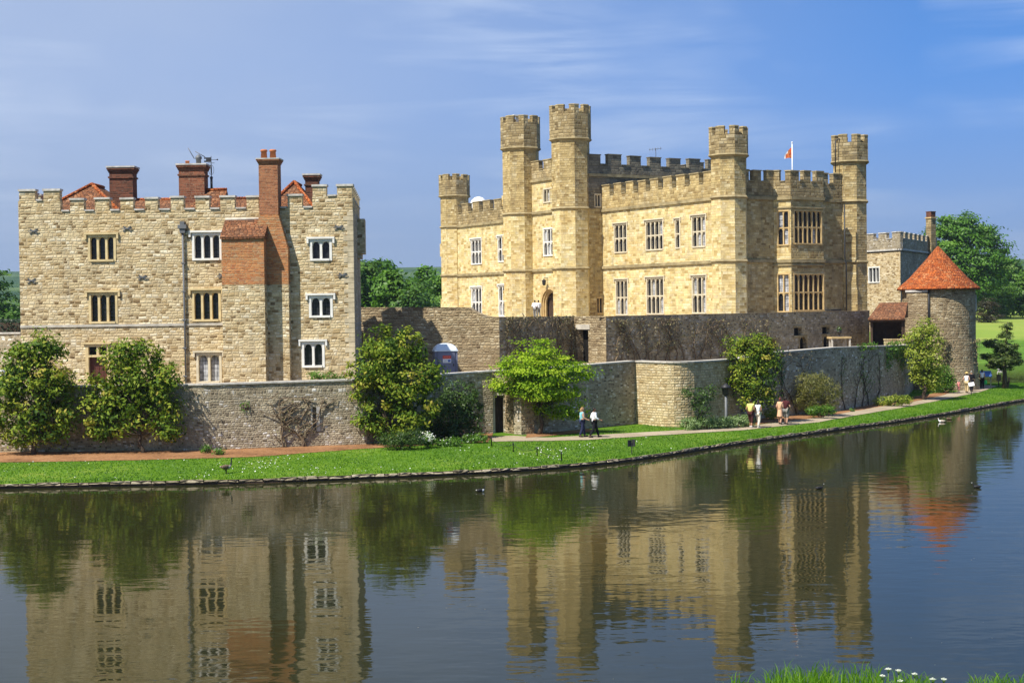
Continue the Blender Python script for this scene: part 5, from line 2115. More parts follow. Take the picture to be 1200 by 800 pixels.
def limbs(b, base, tips, r0, wob=.12, seed=0, fork=.35):
    """tapered trunk forking into crooked limbs that reach for the tips"""
    r = random.Random(seed)
    base = Vector(base)
    cen = Vector((sum(t[0] for t in tips) / len(tips), sum(t[1] for t in tips) / len(tips), sum(t[2] for t in tips) / len(tips)))
    H = cen.z - base.z
    fk = base + Vector(((cen.x - base.x) * fork, (cen.y - base.y) * fork, H * fork))
    def path(p, q, n):
        o = []
        for i in range(n + 1):
            t = i / n
            w = wob * math.sin(math.pi * t) * (q - p).length
            o.append(p.lerp(q, t) + Vector((r.uniform(-w, w), r.uniform(-w, w), r.uniform(-w, w) * .4)))
        return o
    P = path(base, fk, 4)
    b.tube(P, [r0 * 1.35, r0 * 1.05, r0 * .95, r0 * .88, r0 * .8], 8)
    for t in tips:
        Q = path(fk - Vector((0, 0, H * .06 * r.random())), Vector(t), 5)
        rr = r0 * r.uniform(.32, .55)
        b.tube(Q, [rr * (1 - .85 * i / 5) for i in range(6)], 6)


def px_lobes(spec, Y):
    """lobes given as picture column, row, half-width, half-height (pixels) at distance Y, plus a depth half-size factor and a distance offset"""
    o = []
    for s in spec:
        x, y, w, h = s[:4]
        dy = s[4] if len(s) > 4 else 0.0
        p = at(x, y, Y + dy)
        k = (Y + dy) / FPX
        o.append((p.x, p.y, p.z, w * k, (w + h) * .5 * k * (s[5] if len(s) > 5 else .8), h * k))
    return o


def shrub(name, label, cat, foot_px, Y, spec, leaf, size, n_clump, per, rad, trunk=None, asp=.45, group=None, fill=.35, up=.5, z=None, tips=None, bark='bark', fork=.35, stem='trunk', crown='crown', flat=.7, zg=None, seed=1):
    p = at(foot_px[0], foot_px[1], Y)
    z = zg if zg is not None else p.z
    t = thing(name, label, cat, (p.x, p.y, z), group)
    lo = px_lobes(spec, Y)
    P, Nn, T = crown_pts(lo, n_clump, per, rad, fill, up, flat)
    keep = P[:, 2] > z + .03
    leaf_mesh(crown, P[keep], Nn[keep], size * rng.uniform(.7, 1.25, keep.sum()), asp, T[keep], LEAF[leaf], t)
    b = MB()
    if trunk:
        tp = tips or [(l[0], l[1], l[2] + l[5] * .3) for l in lo]
        limbs(b, (p.x, p.y, z - .1), tp, trunk, seed=seed, fork=fork)
    else:
        for i, l in enumerate(lo):
            for k in range(3):
                b.tube([(p.x + random.uniform(-.2, .2), p.y + random.uniform(-.1, .1), z - .05), (l[0] + random.uniform(-.5, .5) * l[3], l[1] + random.uniform(-.4, .4) * l[4], l[2] + l[5] * random.uniform(0, .6))], [.025, .01], 5)
    b.build(stem, M[bark], t)
    return t


def foot(px, py):
    p = gpt(px, py)
    return (px, py), p.y, p.z


# three magnolias against the low wall
f_, Y_, z_ = foot(40, 533)
shrub('magnolia', 'broad magnolia with glossy yellow green leaves at the far left of the moat wall', 'shrub tree', f_, Y_, [(47, 408, 24, 17), (26, 424, 22, 18), (66, 432, 19, 20), (40, 445, 30, 22), (8, 455, 20, 22), (66, 464, 22, 20), (10, 486, 22, 20), (42, 484, 28, 22), (76, 488, 13, 18), (18, 508, 22, 12), (58, 508, 20, 12)],
      'magnolia', .25, 300, 34, .5, .13, group='magnolias on the moat wall', zg=z_, seed=2)
f_, Y_, z_ = foot(168, 530.5)
shrub('magnolia', 'bushy magnolia partly hiding the doorway of the square house', 'shrub tree', f_, Y_, [(155, 408, 14, 13), (138, 424, 17, 15), (170, 422, 18, 17), (196, 440, 14, 14), (150, 442, 22, 16), (118, 455, 17, 15), (178, 456, 18, 14), (146, 468, 24, 18), (112, 480, 15, 18), (196, 478, 14, 18), (138, 496, 20, 14), (198, 502, 12, 12), (116, 504, 12, 10), (172, 486, 16, 14)],
      'magnolia', .25, 290, 32, .5, .11, group='magnolias on the moat wall', zg=z_, seed=3, fill=.25)
f_, Y_, z_ = foot(452, 521)
shrub('magnolia', 'tall magnolia by the right corner of the square house, in front of the portable toilet', 'shrub tree', f_, Y_, [(452, 405, 27, 22), (476, 408, 22, 20), (440, 430, 28, 24), (478, 440, 30, 26), (500, 440, 14, 22), (452, 462, 32, 26), (486, 472, 26, 24), (436, 492, 18, 16), (470, 500, 30, 16), (425, 455, 13, 12)],
      'magnolia', .25, 330, 36, .5, .12, group='magnolias on the moat wall', zg=z_, seed=4)
f_, Y_, z_ = foot(535, 514)
shrub('evergreen_shrub', 'dark feathery evergreen shrub against the wall right of the tall magnolia', 'shrub', f_, Y_, [(538, 465, 22, 18), (527, 485, 26, 20), (552, 487, 15, 20), (520, 505, 24, 10), (548, 508, 18, 8)], 'dark', .16, 420, 18, .32, .06, zg=z_)
f_, Y_, z_ = foot(468, 527)
shrub('box_bush', 'low rounded dark box bush at the foot of the tall magnolia', 'bush', f_, Y_, [(462, 516, 17, 9), (480, 514, 16, 10)], 'dark', .09, 260, 18, .2, zg=z_, stem='stem', crown='foliage')
f_, Y_, z_ = foot(501, 525)
t = shrub('flowering_plant', 'clump of white flowers beside the low box bush', 'flowers', f_, Y_, [(501, 515, 8, 6)], 'mid', .14, 60, 12, .2, zg=z_, stem='stem', crown='foliage')
P, Nn, T = crown_pts(px_lobes([(501, 512, 9, 6)], Y_ - .2), 60, 4, .14)
leaf_mesh('blossom', P, Nn, .09, .9, T, LEAF['white'], t)
for i, (x, y, w, h, lab) in enumerate([(525, 521, 15, 5, 'low green perennials beside the white flower clump'), (555, 517, 16, 6, 'low green perennials near the dark doorway in the moat wall')]):
    f_, Y_, z_ = foot(x, y + 2)
    t = shrub('perennial_plant', lab, 'plant', f_, Y_, [(x - 6, y - 2, w * .6, h), (x + 6, y - 3, w * .6, h)], 'mid', .12, 90, 12, .2, zg=z_, stem='stem', crown='foliage')
    P, Nn, T = crown_pts(px_lobes([(x, y - 4, w, h)], Y_ - .2), 14, 2, .1)
    leaf_mesh('blossom', P, Nn, .07, .9, T, LEAF['white'], t)
# fresh lime green tree by the doorway
f_, Y_, z_ = foot(631, 508.5)
Y_ -= .2
shrub('spring_tree', 'bright lime green spreading tree beside the doorway in the moat wall', 'tree', f_, Y_, [(628, 412, 22, 13), (606, 430, 24, 13, -.4), (645, 428, 26, 15), (668, 438, 20, 12), (628, 438, 26, 14, -.8), (598, 450, 17, 10), (636, 455, 26, 12, -.6), (664, 456, 16, 13), (618, 462, 18, 10), (650, 474, 22, 14, .6), (672, 478, 12, 13, .6)],
      'lime', .19, 190, 75, .72, .12, zg=z_, up=1.0, flat=.3, fill=.12, asp=.5, fork=.45, seed=9)
# right of the bastion
f_, Y_, z_ = foot(882, 495.5)
shrub('wall_tree', 'dense dark green tree growing against the moat wall just right of the bastion', 'tree', f_, Y_, [(866, 404, 13, 9), (887, 406, 18, 12), (872, 422, 20, 15), (896, 424, 15, 16), (864, 442, 12, 14), (884, 446, 22, 18), (874, 464, 13, 11), (898, 464, 11, 11), (886, 474, 10, 8)],
      'magnolia', .2, 260, 34, .48, .1, zg=z_, seed=6)
f_, Y_, z_ = foot(818, 503)
shrub('wall_shrub', 'thin dark leaved shrub trained on the sunlit bastion', 'shrub', f_, Y_ - .1, [(815, 465, 10, 10), (806, 458, 8, 5), (829, 462, 9, 7), (836, 455, 6, 5), (822, 480, 11, 9), (816, 494, 10, 6)], 'dark', .17, 120, 10, .3, .04, zg=z_, tips=None)
xs = [(806, 498), (818, 497.5), (830, 497), (842, 496.5), (853, 496), (864, 495), (874, 494)]
f_, Y_, z_ = foot(840, 502.5)
shrub('low_hedge', 'low silvery green hedge of soft plants along the foot of the bastion', 'hedge', f_, Y_ + .2, [(x, y - 1, 9, 6, (i - 3) * .45, .6) for i, (x, y) in enumerate(xs)], 'silver', .13, 380, 14, .22, zg=gpt(840, 501).z - .1, stem='stem', crown='foliage')
f_, Y_, z_ = foot(906, 492)
shrub('small_bush', 'small yellow green bush on the mulch behind the strolling couple', 'bush', f_, Y_, [(904, 484, 8, 6)], 'gold', .12, 80, 12, .22, zg=z_, stem='stem', crown='foliage')
f_, Y_, z_ = foot(955, 487.5)
shrub('broom_shrub', 'tall tan and olive broom with fine upright stems against the flint wall', 'shrub', f_, Y_, [(952, 452, 20, 15), (970, 458, 14, 14), (944, 466, 14, 13), (962, 474, 18, 9)], 'olive', .26, 520, 12, .34, zg=z_, asp=.13, up=.0, stem='stem', crown='foliage')
f_, Y_, z_ = foot(962, 490.5)
shrub('low_plant', 'bright green low plant in front of the tan broom', 'plant', f_, Y_, [(955, 481, 10, 5), (970, 480, 9, 5)], 'mid', .13, 130, 12, .22, zg=z_, stem='stem', crown='foliage')
f_, Y_, z_ = foot(1046, 476)
shrub('spreading_shrub', 'low spreading yellow green shrub on mulch below the ivy clad wall end', 'shrub', f_, Y_, [(1034, 470, 10, 4.5), (1048, 469, 12, 5.5), (1060, 468, 9, 4.5)], 'gold', .13, 200, 12, .22, zg=z_, stem='stem', crown='foliage')
f_, Y_, z_ = foot(999, 482.5)
shrub('low_plant', 'tiny green tuft alone on the mulch near the wall', 'plant', f_, Y_, [(999, 480, 4, 2)], 'mid', .1, 20, 8, .14, zg=z_, stem='stem', crown='foliage')
# columnar evergreen at the wall end
cY = 116.0
p = at(1082, 466, cY)
shrub('column_tree', 'tall flowering evergreen of pale yellow green leaves between wall end and round tower', 'tree', (1084, 468), cY, [(1084, 384, 12, 10), (1074, 397, 14, 12), (1092, 400, 13, 14), (1078, 418, 16, 15), (1094, 424, 12, 15), (1080, 438, 16, 12), (1092, 446, 11, 10)],
      'gold', .2, 520, 14, .42, .14, zg=gz(p.x, p.y), seed=7, fork=.3)
cY = 123.6
p = at(1106, 462, cY)
shrub('round_bush', 'bright green rounded bush at the foot of the round tower', 'bush', (1104, 462), cY, [(1105, 441, 12, 12), (1098, 450, 11, 10), (1112, 450, 7, 9)], 'mid', .17, 300, 14, .32, zg=gz(p.x, p.y), stem='stem', crown='foliage')


# climbers: trained bare branches with a little leaf, flat against their wall
def climber(name, label, A, B, x0, x1, y0, y1, n, leafk, leafn, out=.12, foot_s=None, zbase=None, size=.13, bark='twig', thick=.035, spread=1.0, cat='climber', seed=0):
    r = random.Random(seed)
    s0, s1 = hit(x0, (y0 + y1) / 2, A, B)[0], hit(x1, (y0 + y1) / 2, A, B)[0]
    zb, zt = hit((x0 + x1) / 2, y1, A, B)[1], hit((x0 + x1) / 2, y0, A, B)[1]
    base = on(A, B, (s0 + s1) / 2, out, zbase if zbase is not None else zb)
    t = thing(name, label, cat, tuple(base))
    b = MB()
    ends = []
    for i in range(n):
        s = s0 + (s1 - s0) * (i + .5) / n + r.uniform(-.3, .3)
        if foot_s:
            s = hit(foot_s[i % len(foot_s)], (y0 + y1) / 2, A, B)[0] + r.uniform(-.15, .15)
        st = [(s, base.z - .1, r.uniform(-.5, .5) * spread, 0)]
        pts = []
        z, dx = base.z - .1, r.uniform(-.6, .6) * spread
        k = 0
        while z < zt and k < 16:
            pts.append((s, z))
            stp = (zt - base.z) * r.uniform(.08, .14)
            s = min(max(s + dx * stp, s0), s1)
            z += stp * (1 - min(abs(dx), 1.5) * .3)
            dx = dx * .8 + r.uniform(-.5, .5) * spread
            k += 1
            if k > 1 and r.random() < .75:
                d2 = r.choice((-1, 1)) * r.uniform(.5, 1.6) * spread
                q = [(s, z)]
                for m in range(r.randint(2, 5)):
                    l = (zt - base.z) * r.uniform(.05, .11)
                    q.append((min(max(q[-1][0] + d2 * l, s0), s1), min(q[-1][1] + l * r.uniform(.3, 1), zt)))
                    d2 *= r.uniform(.6, 1.1)
                b.tube([on(A, B, x, out * r.uniform(.6, 1.2), y) for x, y in q], [thick * .5 * (1 - .7 * m / len(q)) for m in range(len(q))], 5)
                ends += q[1:]
        if len(pts) > 1:
            b.tube([on(A, B, x, out * r.uniform(.6, 1.1), y) for x, y in pts], [thick * (1 - .75 * m / len(pts)) for m in range(len(pts))], 5)
            ends += pts[2:]
    b.build('branches', M[bark], t)
    if leafn:
        ends = np.array(ends)
        k = rng.integers(0, len(ends), leafn)
        S = ends[k, 0] + rng.normal(0, .22, leafn)
        Z = np.clip(ends[k, 1] + rng.normal(0, .2, leafn), base.z, zt + .15)
        tx, ty, _ = tdir(A, B)
        o = out + np.abs(rng.normal(0, .10, leafn))
        P = np.stack([A[0] + tx * S + ty * o, A[1] + ty * S - tx * o, Z], axis=1)
        Nn = np.tile([ty, -tx, .4], (leafn, 1)) + rng.normal(0, .6, (leafn, 3))
        leaf_mesh('foliage', P, Nn, size * rng.uniform(.6, 1.3, leafn), .6, np.clip(rng.normal(.5, .25, leafn), 0, 1), LEAF[leafk], t)
    return t


climber('wall_climber', 'bare trained climber with two crooked trunks on the flint wall around the arrow slit', wl_pts[2], wl_pts[3], 303, 402, 466, 524, 5, 'dry', 160, .12, [330, 352, 358, 356, 335], gz(*wl_pts[3][:2]) - .05, .1, thick=.06, seed=3, spread=1.1)
climber('ivy_climber', 'dark twiggy climber covering the shaded recess behind the lime green tree', U2, U3, 592, 668, 374, 420, 11, 'dry', 800, .18, None, 3.6, .2, thick=.06, seed=4)
climber('wall_wisteria', 'sprawling grey brown wisteria on the dark terrace wall above the bastion', U4, U5, 714, 800, 376, 418, 12, 'dry', 800, .2, None, 4.3, .17, thick=.06, seed=5)
climber('wall_wisteria', 'smaller twiggy wisteria on the dark terrace wall behind the wall tree', U4, U5, 806, 898, 376, 414, 9, 'dry', 350, .2, None, 4.3, .17, thick=.06, seed=6)
climber('tower_creeper', 'bare brown creeper spreading over the lower right side of the round tower', at(1098, 440, 126.7), at(1143, 440, 128.6), 1102, 1142, 400, 452, 9, 'dry', 1500, .35, None, .6, .16, thick=.05, seed=7)
climber('wall_creeper', 'sparse green creeper straggling up the flint wall by the broom', WE, WF, 985, 1030, 418, 478, 5, 'mid', 260, .1, None, .7, .13, thick=.045, bark='bark', seed=8)
climber('wall_creeper', 'tall thin creeper on flint wall between the wall tree and the broom', WD, WE, 915, 950, 415, 478, 3, 'dry', 170, .1, None, .75, .12, thick=.04, bark='bark', seed=12)
# ivy hanging over the wall end and other wall-top growth
def ivy(name, label, A, B, x0, x1, y0, y1, n, leaf='mid', size=.17, out=.16, cat='ivy', taper=.5, over=.25):
    s0, s1 = hit(x0, y0, A, B)[0], hit(x1, y0, A, B)[0]
    zt, zb = hit((x0 + x1) / 2, y0, A, B)[1], hit((x0 + x1) / 2, y1, A, B)[1]
    c = on(A, B, (s0 + s1) / 2, out, zt)
    t = thing(name, label, cat, (c.x, c.y, zb))
    u = rng.random(n)
    S = s0 + (s1 - s0) * u
    low = zb + (zt - zb) * taper * (np.sin(u * 9 + s0) * .5 + .5)
    Z = low + (zt - low) * rng.random(n) ** .7
    tx, ty, _ = tdir(A, B)
    o = out + rng.normal(0, .09, n) - np.where(Z > zt - .15, rng.random(n) * over, 0)
    Z = Z + np.where(Z > zt - .25, rng.random(n) * .22, 0)
    P = np.stack([A[0] + tx * S + ty * o, A[1] + ty * S - tx * o, Z], axis=1)
    Nn = np.tile([ty, -tx, .5], (n, 1)) + rng.normal(0, .5, (n, 3))
    leaf_mesh('foliage', P, Nn, size * rng.uniform(.6, 1.3, n), .7, np.clip(rng.normal(.5, .22, n), 0, 1), LEAF[leaf], t)
    b = MB()
    for k in range(6):
        s = s0 + (s1 - s0) * (k + .5) / 6
        b.tube([on(A, B, s, .06, zt), on(A, B, s + random.uniform(-.2, .2), .08, zt - (zt - zb) * .5)], .02, 5)
    b.build('stem', M['bark'], t)


ivy('hanging_ivy', 'thick green ivy hanging over the end of the flint wall below the shed', WE, WF, 1036, 1061, 402, 437, 900)
ivy('wall_ivy', 'small tuft of ivy on top of the flint wall near the shed', WE, WF, 1005, 1026, 404, 411, 160, taper=.2)
ivy('wall_ivy', 'ivy patch on the flint wall just right of the wall tree', WD, WE, 902, 916, 413, 470, 260, 'dark', taper=.5)
ivy('wall_ivy', 'small weedy ivy growing on the flint wall left of the tall magnolia', wl_pts[2], wl_pts[3], 281, 292, 473, 487, 40, 'mid', .1)
# weeds on the terrace edge below the house's right window
f_ = (383, 446)
shrub('weedy_plant', 'green weeds on the wall top below the lowest right window of the square house', 'plant', f_, 83.2, [(370, 440, 8, 5), (385, 441, 9, 5), (398, 442, 7, 4)], 'mid', .12, 90, 10, .22, zg=3.9, stem='stem', crown='foliage')
# small weeds on the mulch
for i, (x, y, lab) in enumerate([(242, 528, 'green weed on the mulch at the end of the magnolia shadow'), (257, 530, 'second small green weed on the mulch near the magnolia shadow')]):
    f_, Y_, z_ = foot(x, y + 3)
    shrub('weed_plant', lab, 'plant', f_, Y_, [(x, y - 1, 5, 4 + 2 * (1 - i))], 'mid', .12, 26, 10, .18, zg=z_, stem='stem', crown='foliage')

# ------------------------------------------------------------------ trees beyond the water
def tz(x, y):
    return float(terrain(np.array([float(x)]), np.array([float(y)]))[0])


def far_tree(name, label, px, py_top, Y, w_px, leaf, group='trees beyond the water', n=420, per=16, seed=0, low=.22, cat='tree', lob=9, size=None, py_base=None):
    r = random.Random(seed)
    k = Y / FPX
    top = at(px, py_top, Y)
    zb = tz(top.x, Y)
    H = top.z - zb
    w = w_px * k / 2
    t = thing(name, label, cat, (top.x, Y, zb), group)
    lo = []
    for i in range(lob):
        a = 2.399 * i + seed
        u = (i + .5) / lob
        zc = zb + H * (low + (1 - low) * u * .86)
        prof = math.sin(math.pi * min(.97, .18 + u * .75)) ** .7
        R = w * prof * .62 * r.uniform(.75, 1.15)
        hr = H * r.uniform(.13, .2)
        lo.append((top.x + R * math.cos(a), Y + R * math.sin(a), min(zc, top.z - hr), w * r.uniform(.38, .58) * (.6 + .4 * prof), w * r.uniform(.38, .55), hr))
    lo.append((top.x + r.uniform(-.1, .1) * w, Y, top.z - H * .15, w * .38, w * .38, H * .15))
    P, Nn, T = crown_pts(lo, n // 3, per * 3, .11 * (H + w), fill=.2, up=.8, flat=.4)
    leaf_mesh('crown', P, Nn, (size or .042 * (H + w)) * rng.uniform(.7, 1.3, len(P)), .6, T, LEAF[leaf], t)
    b = MB()
    limbs(b, (top.x, Y, zb - .3), [(l[0], l[1], l[2]) for l in lo], max(.12, H * .026), seed=seed, fork=.42)
    b.build('trunk', M['bark'], t)
    return t


labs = ['tall woodland tree right against the shaded side of the square house', 'slim high topped woodland tree second from the square house', 'broad rounded woodland tree in the gap between house and castle',
        'lower woodland tree below the distant blue hill', 'pointed tree left of the castle with the hill behind it', 'bright green tree touching the left castle turret', 'dark round tree in the middle of the gap between house and castle']
for i, (px, py, Y, w, leaf) in enumerate([(428, 303, 215, 46, 'wood'), (449, 305, 235, 36, 'chestnut'), (462, 318, 205, 50, 'mid'), (487, 330, 215, 36, 'wood'), (499, 314.5, 240, 36, 'chestnut'), (516, 325, 225, 34, 'mid'), (478, 336, 203, 40, 'wood')]):
    far_tree('woodland_tree', labs[i], px, py, Y, w, leaf, seed=i, n=300)
cy_ = 290.0
cp_ = at(1136, 366, cy_)
shrub('chestnut_tree', 'huge rounded chestnut tree behind the cone roofed tower', 'tree', (1136, 366), cy_,
      [(1130, 258, 14, 7), (1112, 263, 12, 8), (1148, 266, 11, 7), (1160, 277, 11, 8), (1098, 278, 12, 9), (1124, 274, 15, 8, -2), (1142, 284, 14, 8, -3), (1170, 289, 9, 7), (1110, 289, 14, 8, -3), (1090, 296, 10, 9), (1128, 298, 15, 8, -4), (1156, 300, 14, 8, -3),
       (1174, 305, 8, 6), (1102, 307, 14, 8, -3), (1141, 312, 15, 8, -4), (1120, 318, 14, 8, -4), (1166, 318, 11, 7, -1), (1092, 318, 12, 9), (1150, 328, 13, 7, -3), (1108, 332, 14, 8, -3), (1132, 336, 16, 8, -3), (1168, 333, 8, 6), (1096, 345, 13, 9), (1122, 350, 15, 9), (1146, 347, 13, 8)],
      'chestnut', .6, 400, 85, 2.0, .5, zg=tz(cp_.x, cy_), up=.9, flat=.32, fill=.12, seed=22, asp=.55)
for i, (px, py, Y, w, leaf, lab) in enumerate([(1160, 312, 310, 44, 'wood', 'medium tree on the meadow edge just right of the chestnut'), (1186, 303, 325, 46, 'wood', 'tall tree at the right edge beyond the meadow'),
                                               (1204, 318, 300, 36, 'mid', 'bright tree cut off by the right edge of the view'), (1174, 336, 300, 34, 'mid', 'low light green tree between two taller ones at the meadow edge')]):
    far_tree('meadow_tree', lab, px, py, Y, w, leaf, seed=40 + i, n=340, low=.1)
far_tree('round_shrub', 'dark russet rounded bush on the meadow beside the round tower', 1156, 350, 270, 32, 'russet', seed=51, n=260, low=.05, group=None, cat='bush')
for i, (px, py, lab) in enumerate([(-6, 347, 'tree top above the hedge at the very left edge'), (14, 349, 'tree top above the hedge touching the square house')]):
    far_tree('woodland_tree', lab, px, py, 225, 30, 'wood', seed=60 + i, n=200)
# more woodland that the water mirrors and that a step aside would show
for i, (x, Y, h) in enumerate([(-75, 215, 13), (-62, 225, 14), (-50, 218, 12), (98, 240, 15), (115, 232, 12)]):
    p = Vector((x, Y, tz(x, Y) + h))
    d = p - EYE
    q = 600 + FPX * d.x / d.y
    yy = 400 - FPX * (d.dot(_u) / d.dot(_f))
    far_tree('woodland_tree', 'leafy tree on the far bank among the outer woodland', q, yy, Y, h * .75 * FPX / Y, 'wood', group='outer woodland trees', seed=80 + i, n=170)
# dark clipped hedge behind the wall at far left
ha = at(12, 381, 112)
t = thing('clipped_hedge', 'dark clipped yew hedge behind the wall at the left edge', 'hedge', (ha.x, ha.y, 6.0))
zt_, zb_ = at(12, 374, 112).z, 5.5
n = 5200
X0, X1 = at(-110, 381, 112).x, at(40, 381, 112).x
P = np.column_stack([rng.uniform(X0, X1, n), 112 + rng.uniform(-.9, .9, n), zb_ + (zt_ - zb_) * rng.random(n) ** .6])
leaf_mesh('foliage', P, np.tile([0, -.8, .5], (n, 1)) + rng.normal(0, .5, (n, 3)), .2, .6, rng.random(n), LEAF['hedge'], t)
b = MB()
b.prism([(X0, 111.3), (X1, 111.3), (X1, 112.7), (X0, 112.7)], zb_ - 1, zt_ - .25)
b.build('inner_stems', M['bark'], t)
# small ragged conifer on the point
p = gpt(1177, 455)
t = thing('small_conifer', 'small dark ragged conifer with a leaning trunk on the lawn at the right edge', 'tree', tuple(p))
k = p.y / FPX
b = MB()
topc = at(1181, 377, p.y)
b.tube([p - Vector((0, 0, .1)), p + Vector((.05, 0, .8)), p + Vector((.02, 0, 1.9)), p + Vector((.12, 0, 3.4)), topc], [.26, .2, .15, .1, .03], 8)
b.tube([p + Vector((.15, 0, -.1)), p + Vector((.38, 0, .55)), p + Vector((.42, 0, .95))], [.16, .1, .06], 7)
lo = []
r = random.Random(5)
for (x, y, w, h) in [(1181, 383, 5, 6), (1180, 393, 7, 6), (1168, 403, 13, 5), (1158, 400, 6, 3), (1184, 405, 9, 6), (1188, 417, 10, 5), (1172, 422, 16, 5), (1158, 418, 9, 3.5), (1194, 424, 10, 4), (1176, 411, 9, 7), (1180, 430, 9, 4), (1163, 428, 8, 3)]:
    q = at(x, y, p.y)
    lo.append((q.x, q.y + r.uniform(-.4, .4), q.z, w * k, w * k * .9, h * k))
    b.tube([p.lerp(topc, min(.95, max(.2, (q.z - p.z) / (topc.z - p.z) - .05))), (q.x, q.y, q.z)], [.05, .015], 5)
b.build('trunk', M['bark'], t)
P, Nn, T = crown_pts(lo, 520, 20, .26, fill=.5, up=.6, flat=.45)
leaf_mesh('crown', P, Nn, .2, .4, T, LEAF['conifer'], t)

# ================================================================== people
SKIN = {'light': plain('light_skin', (0.52, 0.30, 0.20), .6, var=.05), 'tan': plain('tanned_skin', (0.38, 0.20, 0.12), .6, var=.05)}
HAIR = {'dark': plain('dark_hair', (0.018, 0.013, 0.010), .6), 'brown': plain('brown_hair', (0.07, 0.035, 0.018), .6), 'blond': plain('fair_hair', (0.30, 0.17, 0.07), .6), 'grey': plain('grey_hair', (0.25, 0.24, 0.22), .6),
        'red': plain('auburn_hair', (0.13, 0.035, 0.02), .6)}
CLOTH = {n: plain(n + '_cloth', c, .85, .1, var=.08, scale=8) for n, c in dict(turquoise=(0.22, 0.52, 0.58), white=(0.80, 0.81, 0.84), denim=(0.025, 0.03, 0.07), black=(0.014, 0.014, 0.018), yellow=(0.74, 0.66, 0.20), brown=(0.06, 0.022, 0.020),
         cream=(0.70, 0.60, 0.50), peach=(0.66, 0.40, 0.24), maroon=(0.07, 0.018, 0.020), grey=(0.22, 0.21, 0.19), khaki=(0.52, 0.40, 0.22), pink=(0.70, 0.24, 0.24), straw=(0.62, 0.44, 0.16), shoe=(0.02, 0.018, 0.018), paleshoe=(0.7, 0.68, 0.65),
         green=(0.04, 0.35, 0.10)).items()}


def skin_bake(verts, edges, radii, root=0, sub=1, wide=1.22):
    """one continuous surface grown round a skeleton"""
    me = bpy.data.meshes.new('skeleton')
    me.from_pydata([tuple(v) for v in verts], edges, [])
    o = bpy.data.objects.new('skeleton', me)
    COL.objects.link(o)
    o.modifiers.new('Skin', 'SKIN')
    sv = me.skin_vertices[0].data
    for i, r in enumerate(radii):
        sv[i].radius = (r * wide, r * wide)
        sv[i].use_root = i == root
    s = o.modifiers.new('Sub', 'SUBSURF')
    s.levels = s.render_levels = sub
    dg = bpy.context.evaluated_depsgraph_get()
    dg.update()
    em = o.evaluated_get(dg).to_mesh()
    vs = [tuple(v.co) for v in em.vertices]
    fs = [tuple(p.vertices) for p in em.polygons]
    o.evaluated_get(dg).to_mesh_clear()
    bpy.data.objects.remove(o)
    bpy.data.meshes.remove(me)
    return vs, fs


